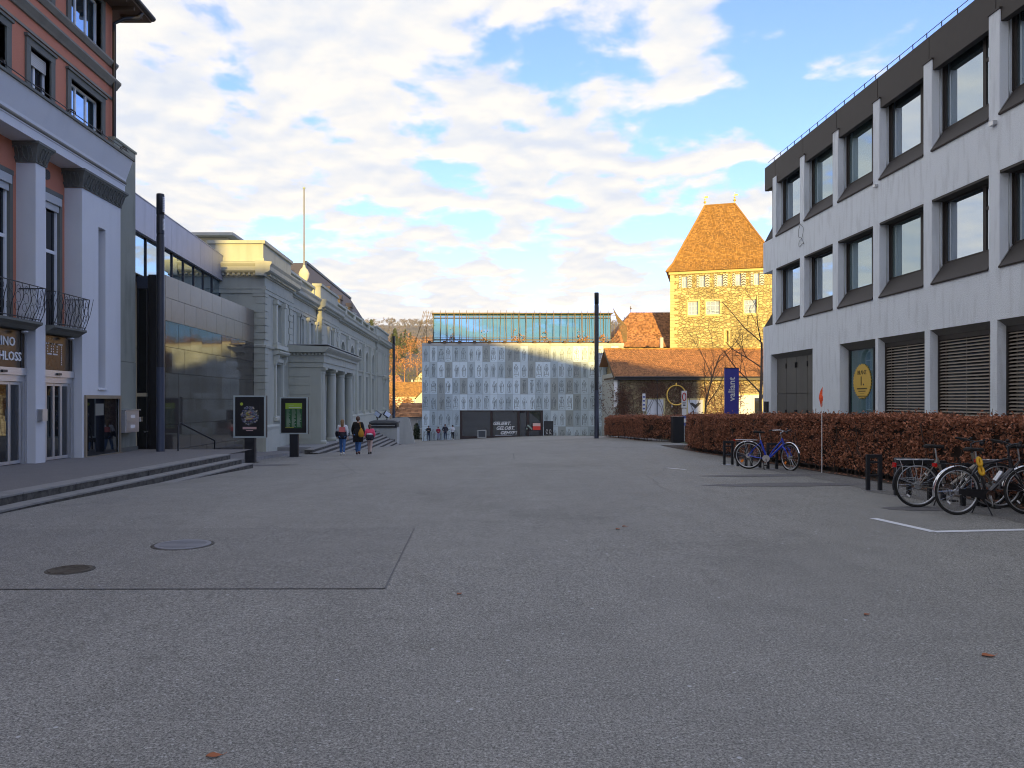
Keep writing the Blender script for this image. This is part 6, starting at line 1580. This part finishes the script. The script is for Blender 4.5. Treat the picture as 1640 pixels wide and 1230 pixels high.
# ================================================================== HEDGES
def hedge(label, poly, hf, dens, seed, step=.35, zjit=.04):
    """poly: front edge points from left end to right end, thickness extends to the right-hand side (away from the square)"""
    rr = random.Random(seed); c = poly[len(poly)//2]
    t = thing('hedge', label, 'hedge', (c[0], c[1], G(*c)), group='brown beech hedges along the square')
    th = 1.0
    # offset polyline
    P2 = [Vector((x, y)) for x, y in poly]; nrm = []
    for i in range(len(P2)):
        d = Vector((0, 0))
        if i: d += (P2[i]-P2[i-1]).normalized()
        if i < len(P2)-1: d += (P2[i+1]-P2[i]).normalized()
        d.normalize(); nrm.append(Vector((-d.y, d.x)))
    core = MB(); leaves = MB(); stems = MB()
    for i in range(len(P2)-1):
        a, b = P2[i], P2[i+1]; na, nb = nrm[i], nrm[i+1]
        L_ = (b-a).length; n = max(1, int(L_/1.0))
        for k in range(n):
            p, q = a.lerp(b, k/n), a.lerp(b, (k+1)/n); n1, n2 = na.lerp(nb, k/n), na.lerp(nb, (k+1)/n)
            A, B, C_, D = p+n1*.13, q+n2*.13, q+n2*(th-.13), p+n1*(th-.13)
            zs = [G(v.x, v.y) for v in (A, B, C_, D)]
            core.hexa([(v.x, v.y, z+.14) for v, z in zip((A, B, C_, D), zs)]+[(v.x, v.y, z+hf(v.y)-.1) for v, z in zip((A, B, C_, D), zs)])
        # leaves: front, top, back
        for surf, w_ in (('front', 1.35), ('top', th), ('back', .35)):
            cnt = int(L_*w_*dens*(.5 if surf == 'back' else 1))
            for _ in range(cnt):
                s_ = rr.random(); p = a.lerp(b, s_); nn = na.lerp(nb, s_).normalized(); zg = G(p.x, p.y); h = hf(p.y)
                if surf == 'front': v = rr.uniform(.05, 1)**.85; z = zg+.02+v*(h-.02); off = rr.uniform(-.03, .12)+.09*mnoise.noise(Vector((p.x*2, p.y*2, z*2)))+(.10 if v < .12 else 0)
                elif surf == 'top': off = rr.uniform(0, th); z = zg+h+rr.uniform(-.07, .03)+.08*mnoise.noise(Vector((p.x*1.9, p.y*1.9, 5)))+(rr.random() < .04)*rr.uniform(.03, .12)
                else: off = th-rr.uniform(-.02, .1); z = zg+rr.uniform(.5, 1)*h
                if surf == 'front' and mnoise.noise(Vector((p.x*3, p.y*3, z*3.5))) > .42: continue
                c3 = Vector((p.x+nn.x*off, p.y+nn.y*off, z))
                u = Vector((rr.gauss(0, 1), rr.gauss(0, 1), rr.gauss(-.5, 1))).normalized(); w2 = u.cross(Vector((rr.gauss(0, 1), rr.gauss(0, 1), rr.gauss(0, 1)))).normalized()
                k = rr.uniform(.022, .042); f_ = u.cross(w2)*k*.25
                leaves.add([c3-u*k, c3+w2*k*.55+f_, c3+u*k, c3-w2*k*.55+f_], [(0, 1, 2, 3)])
        for _ in range(int(L_*5)):      # stray shoots above the clipped top
            s_ = rr.random(); p = a.lerp(b, s_); nn = na.lerp(nb, s_); o = rr.uniform(.0, .8); x_, y_ = p.x+nn.x*o, p.y+nn.y*o; zt = G(x_, y_)+hf(y_)
            stems.tube([(x_, y_, zt-.25), (x_+rr.gauss(0, .03), y_+rr.gauss(0, .03), zt+rr.uniform(.02, .16))], .004, 3)
        for _ in range(int(L_*45)):     # litter at the foot
            s_ = rr.random(); p = a.lerp(b, s_); nn = na.lerp(nb, s_); o = -abs(rr.gauss(0, .16))+.1; x_, y_ = p.x+nn.x*o, p.y+nn.y*o; c3 = Vector((x_, y_, G(x_, y_)+.02)); an = rr.uniform(0, 6.3); k = rr.uniform(.02, .04)
            u = Vector((math.cos(an), math.sin(an), rr.uniform(-.1, .2))); w2 = Vector((-math.sin(an), math.cos(an), rr.uniform(-.1, .2))); leaves.add([c3-u*k, c3+w2*k*.55, c3+u*k, c3-w2*k*.55], [(0, 1, 2, 3)])
        m_ = int(L_*9)
        for _ in range(m_):
            s_ = rr.random(); p = a.lerp(b, s_); nn = na.lerp(nb, s_); o = rr.uniform(.02, .25); x_, y_ = p.x+nn.x*o, p.y+nn.y*o; zg = G(x_, y_)
            stems.tube([(x_+rr.uniform(-.05, .05), y_+rr.uniform(-.05, .05), zg-.05), (x_, y_, zg+.3), (x_+rr.uniform(-.15, .15), y_+rr.uniform(-.15, .15), zg+rr.uniform(.6, hf(y_)-.05))], .009, 4)
    # end caps
    for e, nn in ((0, nrm[0]), (-1, nrm[-1])):
        p = P2[e]; d = (P2[0]-P2[1]).normalized() if e == 0 else (P2[-1]-P2[-2]).normalized()
        for _ in range(int(dens*1.35)):
            o = rr.random(); v = rr.random(); q = p+nn*o+d*rr.uniform(-.1, .03); c3 = Vector((q.x, q.y, G(q.x, q.y)+.03+v*(hf(q.y)-.03)))
            u = Vector((rr.gauss(0, 1), rr.gauss(0, 1), rr.gauss(0, 1))).normalized(); w2 = u.orthogonal().normalized(); k = rr.uniform(.022, .042)
            leaves.add([c3-u*k, c3+w2*k*.55, c3+u*k, c3-w2*k*.55], [(0, 1, 2, 3)])
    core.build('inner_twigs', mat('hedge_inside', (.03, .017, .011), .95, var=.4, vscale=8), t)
    leaves.build('foliage', LEAF, t, kind='stuff'); stems.build('stems', TWIG, t, kind='stuff')
hf2 = lambda y: 1.33+.03*math.sin(y*1.7)
hedge('long brown beech hedge behind the bicycles, reaching the right picture edge', [(8.55, 4), (8.42, 9), (8.40, 14), (8.36, 18), (8.24, 25), (8.15, 29.2), (9.1, 33.2)][::-1], hf2, 1050, 5)
hedge('shorter brown beech hedge farther off, between the gap and the lamp post', [(7.75, 46.5), (7.85, 43.5), (8.25, 38.3), (9.35, 36.9)], lambda y: 1.2+.03*math.sin(y*2), 800, 6)
hedge('hedge running back towards the old range behind the utility cabinet', [(10.2, 39), (12.8, 42), (22, 41.5)], lambda y: 1.25, 260, 7)

# ================================================================== BARE TREES AND CREEPER
def bare_tree(name, label, base, h, lean, spread, seed, depth, r0, droop=0.0, trunk_frac=.35):
    rr = random.Random(seed); t = thing(name, label, 'tree', base); tr = MB(); brn = MB(); tw = MB()
    def grow(p, d, L_, r_, k):
        n = 5; pts = [p.copy()]; rad = [r_]
        for i in range(n):
            d = (d+Vector((rr.gauss(0, .10), rr.gauss(0, .10), rr.gauss(.02-droop*.05*k, .08)))).normalized(); p = p+d*L_/n; pts.append(p.copy()); rad.append(r_*(1-.5*(i+1)/n))
        (tr if k == 0 else brn if k < 3 else tw).tube(pts, r_, 7 if k < 2 else 4, radii=rad)
        if k >= depth: return
        m = rr.choice((3, 4, 5)) if k else 8
        for j in range(m):
            f = (j+1)/m*(1-trunk_frac)+trunk_frac if k == 0 else rr.uniform(.25, 1); i = min(n-1, int(f*n)); q = pts[i].lerp(pts[i+1], f*n-i) if i < n else pts[-1]
            a = rr.uniform(0, 6.28); ax = d.orthogonal().normalized(); ax = Matrix.Rotation(a, 3, d) @ ax
            nd = (d*math.cos(spread)+ax*math.sin(spread)*rr.uniform(.7, 1.2)+Vector((0, 0, .12-droop*.12))).normalized()
            grow(q, nd, L_*rr.uniform(.45, .65), rad[i]*.55, k+1)
    grow(Vector((0, 0, 0)), Vector(lean).normalized(), h, r0, 0)
    tr.build('trunk', BARK, t, False); brn.build('branches', BARK, t, False); tw.build('twigs', TWIG, t, False, kind='stuff')
bare_tree('bare_tree', 'slim bare young tree in front of the old range, left of the blue pylon', (13.3, 44.5, -.5), 5.0, (-.02, 0, 1), .62, 3, 4, .06, trunk_frac=.25)
bare_tree('bare_tree', 'larger bare tree spreading its branches from behind the office corner', (16.6, 44.5, -.5), 5.8, (-.06, 0, 1), .85, 8, 4, .11, trunk_frac=.28)
vn = thing('creeper', 'rust brown leafless creeper spreading over the wall of the old range', 'climbing plant', (18, RY, -2))
q = MB(); lv = MB(); rr = random.Random(12)
for i in range(70):
    x = rr.uniform(15.6, 27); pts = []; z = 2.1 if (17.6 < x < 20.6 or 22 < x < 24.8) else -3; dx = rr.uniform(-.25, .25)
    while z < 3.5: pts.append((x, RY-.05-rr.random()*.06, z)); x += dx+rr.uniform(-.2, .2); z += rr.uniform(.35, .6); 
    if len(pts) > 3: q.tube(pts, .025, 4)
    for p in pts:
        for _ in range(14 if p[2] > 0 else 5):
            c3 = Vector(p)+Vector((rr.gauss(0, .4), -rr.random()*.2, rr.gauss(0, .35)))
            if c3.z > 3.8: continue
            if 18 < c3.x < 20.2 and c3.z < 1.9 or 22.4 < c3.x < 24.4 and c3.z < 1.9: continue
            k = rr.uniform(.05, .11); u = Vector((rr.gauss(0, 1), rr.gauss(0, .4), rr.gauss(0, 1))).normalized(); w2 = u.cross(Vector((0, 1, 0))).normalized(); lv.add([c3-u*k, c3+w2*k*.4, c3+u*k, c3-w2*k*.4], [(0, 1, 2, 3)])
for _ in range(2600):      # thick clump on the left corner
    c3 = Vector((15.6+rr.gauss(0, .45), RY-.15-rr.random()*.5, rr.uniform(-2.5, 2.6)+.3*rr.gauss(0, 1))); k = rr.uniform(.06, .13); u = Vector((rr.gauss(0, 1), rr.gauss(0, .4), rr.gauss(0, 1))).normalized(); w2 = u.orthogonal().normalized(); lv.add([c3-u*k, c3+w2*k*.5, c3+u*k, c3-w2*k*.5], [(0, 1, 2, 3)])
q.build('stems', TWIG, vn); lv.build('foliage', VINE, vn, kind='stuff')

# ================================================================== PEOPLE
def skinned(name, verts, edges, m, parent, root=0, sub=1):
    bm = bmesh.new(); ly = bm.verts.layers.skin.verify(); vs = []
    for i, (p, r_) in enumerate(verts):
        v = bm.verts.new(p); rr_ = r_ if isinstance(r_, tuple) else (r_, r_); v[ly].radius = rr_; v[ly].use_root = (i == root); vs.append(v)
    for a, b in edges: bm.edges.new((vs[a], vs[b]))
    me = bpy.data.meshes.new(name); bm.to_mesh(me); bm.free(); me.materials.append(m)
    o = bpy.data.objects.new(name, me); COL.objects.link(o); o.parent = parent
    md = o.modifiers.new('Skin', 'SKIN'); md.use_smooth_shade = True
    if sub: o.modifiers.new('Sub', 'SUBSURF').levels = sub; o.modifiers['Sub'].render_levels = sub
    return o
def person(label, x, y, H, rz, top, legs_m, hair_m, shoe, stride=.18, coat=0.0, hairlen=0.0, hands='down', bag=None, group=None, topw=1.0, hem=None, build=1.0, skirt=False):
    t = thing('person', label, 'person', (x, y, G(x, y)), rz, group); k = H/1.72
    V = lambda a, b, c: (a*k, b*k, c*k)
    hipz, kz = .90, .49
    # legs: left forward, right back (facing +Y)
    legs = []
    for s_, fy in ((-1, stride), (1, -stride)):
        hip = (s_*.085, 0, hipz); knee = (s_*.09, fy*.55+.04, kz+.01); ank = (s_*.09, fy-.02 if fy > 0 else fy-.06, .09+(.05 if fy < 0 else 0)); toe = (s_*.10, ank[1]+.13, .035+(.0 if fy < 0 else 0))
        legs.append((hip, knee, ank, toe))
    arms = []
    for s_ in (-1, 1):
        sh = (s_*.185*build, 0, 1.40)
        if hands == 'phone' : el = (s_*.24, -.0, 1.13); wr = (s_*.08, .22, 1.16)
        elif hands == 'pockets': el = (s_*.28, -.06, 1.14); wr = (s_*.20, .08, .95)
        else: el = (s_*.255, -.03-s_*stride*.3, 1.13); wr = (s_*.27, .06-s_*stride*.7, .90)
        arms.append((sh, el, wr))
    vs = [(V(0, 0, .93), (.135*k*build, .10*k))]; es = []
    def add(p, r_, par): vs.append((V(*p), r_ if isinstance(r_, tuple) else r_*k)); es.append((par, len(vs)-1)); return len(vs)-1
    w_ = add((0, 0, 1.08), (.12*k*build, .085*k), 0); c_ = add((0, .0, 1.30), (.15*k*build, .10*k), w_); nb = add((0, 0, 1.45), .06, c_); nk = add((0, .01, 1.51), .052, nb)
    hd_ = add((0, .02, 1.60), (.078*k, .092*k), nk); add((0, .015, 1.685), (.06*k, .07*k), hd_)
    for lg in legs:
        a = add(lg[0], .088*build, 0); b = add(lg[1], .056, a); c2 = add(lg[2], .038, b); add(lg[3], .03, c2)
    for ar in arms:
        a = add(ar[0], .052, c_); b = add(ar[1], .04, a); c2 = add(ar[2], .027, b)
        d = (Vector(ar[2])-Vector(ar[1])).normalized(); hc = Vector(ar[2])+d*.06; h_ = add(tuple(hc), (.034*k, .018*k), c2)
        sd = d.orthogonal().normalized()
        for f_ in (-1.5, -.5, .5, 1.5): q1 = hc+d*.045+sd*f_*.018; b1 = add(tuple(q1), .009, h_); add(tuple(q1+d*(.05-.006*abs(f_))+Vector((0, .012, 0))), .008, b1)
        tb = add(tuple(hc+sd*.04+Vector((0, .01, 0))), .010, h_); add(tuple(hc+sd*.05+d*.035), .009, tb)
    skinned('body', vs, es, SKIN, t)
    # trousers
    vs = [(V(0, 0, .94), (.15*k*build, .118*k))]; es = []
    for lg in legs:
        a = add(tuple(Vector(lg[0])-Vector((0, 0, .04))), .10*build, 0); b = add(lg[1], .078, a); add(tuple(Vector(lg[2])+Vector((0, 0, .0))), .062 if not skirt else .045, b)
    skinned('trousers', vs, es, legs_m, t)
    # coat or jacket
    hz = hem or (.84-coat)
    vs = [(V(0, 0, 1.12), (.165*k*build*topw, .125*k*topw))]; es = []
    lo = add((0, 0, .94), (.20*k*build*topw, .15*k*topw), 0); add((0, 0, hz), (.215*k*build*topw, .165*k*topw), lo); c_ = add((0, 0, 1.31), (.175*k*build*topw, .125*k*topw), 0); add((0, 0, 1.46), (.08*k, .075*k), c_)
    for ar in arms:
        a = add(ar[0], .078*topw, c_); b = add(ar[1], .066*topw, a); add(tuple(Vector(ar[1]).lerp(Vector(ar[2]), .92)), .05, b)
    jm = skinned('jacket', vs, es, top, t)
    # shoes
    for lg in legs:
        a, b = Vector(lg[2]), Vector(lg[3]); q = MB(); c3 = (a+b)/2; c3.z = max(.045, (a.z-.045)); q.ball(c3*k, .1*k, .48, 1.35, .5, 8); q.ball((Vector((a.x, a.y-.02, c3.z+.02)))*k, .06*k, .8, 1, .8, 8); q.build('shoe', shoe, t, False)
    # hair
    q = MB(); q.ball(V(0, -.008, 1.625), .105*k, .93, 1.06, 1.06, 12)
    if hairlen:
        n = 7; q.tube([V(0, -.06-.03*math.sin(i/n*3), 1.64-hairlen*i/n) for i in range(n+1)], .07, 8, radii=[.085*k*(1.0-.55*(i/n)**2) for i in range(n+1)])
    q.v = [v for v in q.v]; q.build('hair', hair_m, t, False)
    q = MB(); q.ball(V(0, .105, 1.595), .016*k, 1, 1.2, 1.3, 6); q.ball(V(-.078, .02, 1.60), .02*k, .5, 1, 1.4, 6); q.ball(V(.078, .02, 1.60), .02*k, .5, 1, 1.4, 6); fa = q.build('nose_and_ears', SKIN, t, False)
    q = MB(); q.ball(V(-.032, .098, 1.625), .010*k, n=6); q.ball(V(.032, .098, 1.625), .010*k, n=6); q.box(-.02*k, .02*k, .098*k, .106*k, 1.545*k, 1.551*k); q.build('eyes_and_mouth', BLACK, t, False)
    return t, k, jm
HB = mat('brown_hair', (.10, .05, .028), .6, var=.3, vscale=20); HBL = mat('blond_hair', (.25, .15, .07), .6, var=.3, vscale=20); HD = mat('dark_hair', (.02, .014, .012), .6)
JEANS = mat('blue_jeans', (.06, .15, .36), .9, var=.25, vscale=12); JEANS_D = mat('dark_jeans', (.03, .045, .09), .9, var=.2)
NAVY = mat('navy_cloth', (.018, .02, .035), .85, var=.2); BLK = mat('black_cloth', (.010, .010, .011), .9, var=.2)
WHC = mat('white_cloth', (.62, .65, .70), .85); PINK = mat('pink_cloth', (.85, .09, .20), .8, var=.1); CORAL = mat('coral_cloth', (.62, .16, .16), .8, var=.1)
MUST = mat('mustard_cloth', (.48, .24, .02), .8, var=.15); BEIGE = mat('beige_tights', (.50, .37, .33), .8); REDC = mat('crimson_cloth', (.25, .01, .04), .85, var=.2)
WG = 'three women walking away across the square'
t, k, _ = person('woman with long hair in a white and navy jacket with coral panel and blue jeans', -5.98, 34.5, 1.60, .08, WHC, JEANS, HBL, WHITE, stride=.24, hairlen=.34, group=WG, coat=-.02, topw=1.02)
q = MB()
for a in (0,):
    q.hexa([(-.15*k, -.17*k, 1.12*k), (.15*k, -.17*k, 1.12*k), (.16*k, .0, 1.12*k), (-.16*k, .0, 1.12*k), (-.13*k, -.155*k, 1.36*k), (.13*k, -.155*k, 1.36*k), (.14*k, .0, 1.36*k), (-.14*k, .0, 1.36*k)])
q.build('jacket_panel', CORAL, t, False)
q = MB(); q.lathe((0, 0, 0), [(.0, .80*k), (.205*k, .80*k), (.212*k, .95*k), (.205*k, 1.12*k), (.15*k, 1.14*k)], 16); q.v = [(x, y*.8, z) for x, y, z in q.v]; q.build('jacket_lower', NAVY, t, False)
for s_ in (-1, 1):
    q = MB(); q.tube([(s_*.255*k, -.03*k, 1.15*k), (s_*.285*k, (-.03-s_*.16*.3)*k, 1.05*k), (s_*.275*k, (.04-s_*.11)*k, .93*k)], .07*k, 8); q.build('sleeve', NAVY, t, False)
t, k, _ = person('woman in a long black coat with a mustard shoulder bag', -5.28, 34.5, 1.72, -.03, BLK, JEANS, HB, mat('maroon_shoe', (.08, .02, .02), .6), stride=.2, coat=.22, hairlen=.12, group=WG, topw=1.08)
bg = thing('shoulder_bag', 'mustard yellow bag hanging on the back of the black coat', 'bag', (-5.28, 34.5, G(-5.28, 34.5)))
q = MB(); q.lathe((0, 0, 0), [(.02, .80), (.11, .82), (.15, .90), (.13, 1.02), (.07, 1.14), (.03, 1.2)], 12); q.v = [(x*.9+.17, y*.55-.22, z) for x, y, z in q.v]; q.build('pouch', MUST, bg, False)
q = MB(); q.tube([(.17, -.22, 1.18), (.12, -.19, 1.32), (.10, -.12, 1.46), (.10, .06, 1.46)], .014, 6); q.build('strap', MUST, bg, False)
q = MB(); q.lathe((-5.28, 34.5, G(-5.28, 34.5)), [(.17, .60), (.235, .58), (.235, .7), (.215, .9), (.20, 1.1), (.15, 1.2)], 18); q.v = [(x, 34.5+(y-34.5)*.8, z) for x, y, z in q.v]; q.build('coat_skirt', BLK, t)
t, k, _ = person('girl in a neon pink and navy jacket with bare looking legs', -4.75, 34.5, 1.35, -.05, PINK, BEIGE, HB, BLK, stride=.2, hairlen=.18, group=WG, topw=1.15, hands='pockets', skirt=True)
q = MB(); q.lathe((0, 0, 0), [(.0, .80*k), (.20*k, .82*k), (.25*k, .95*k), (.235*k, 1.08*k), (.15*k, 1.16*k)], 16); q.v = [(x, y*.82, z) for x, y, z in q.v]; q.build('jacket_lower', NAVY, t, False)
q = MB(); q.lathe((0, 0, 0), [(.205*k, 1.12*k), (.215*k, 1.15*k), (.21*k, 1.19*k), (.18*k, 1.21*k)], 16); q.v = [(x*.9, y*.82, z) for x, y, z in q.v]; q.build('jacket_stripe', WHC, t, False)
MG = 'people standing against the museum wall'
def at_wall(px): return (px-762)/1232*89.3
person('man in a dark jacket looking down at his hands, leftmost at the museum wall', at_wall(686.5), 89.3, 1.74, math.pi, BLK, JEANS_D, HD, BLK, stride=.0, hands='phone', group=MG, build=1.08)
person('person in a crimson jacket and pale jeans at the museum wall', at_wall(702), 89.3, 1.58, math.pi, REDC, mat('pale_jeans', (.3, .33, .45), .9), HB, BLK, stride=.02, hairlen=.1, hands='phone', group=MG, topw=1.1)
person('tall person in a navy coat beside the museum entrance', at_wall(713), 89.3, 1.84, math.pi+.2, NAVY, JEANS_D, HB, BLK, stride=.03, hands='pockets', group=MG, topw=1.15, coat=.1)
person('person in a white jacket and black trousers by the entrance frame', at_wall(725), 89.3, 1.70, math.pi-.15, WHC, BLK, HD, WHITE, stride=.02, hands='phone', group=MG)

# ================================================================== AIR
import sys
def build_haze(dens):
    q = MB(); q.box(-3600, 3600, -3100, 2650, -75, 230)
    m = bpy.data.materials.new('haze'); m.use_nodes = True; nt = m.node_tree; nt.nodes.clear()
    o = nt.nodes.new('ShaderNodeOutputMaterial'); v = nt.nodes.new('ShaderNodeVolumePrincipled')
    v.inputs['Color'].default_value = (.86, .91, 1, 1); v.inputs['Density'].default_value = dens; nt.links.new(v.outputs[0], o.inputs['Volume'])
    q.build('haze', m, None, kind='stuff')
build_haze(.00013)
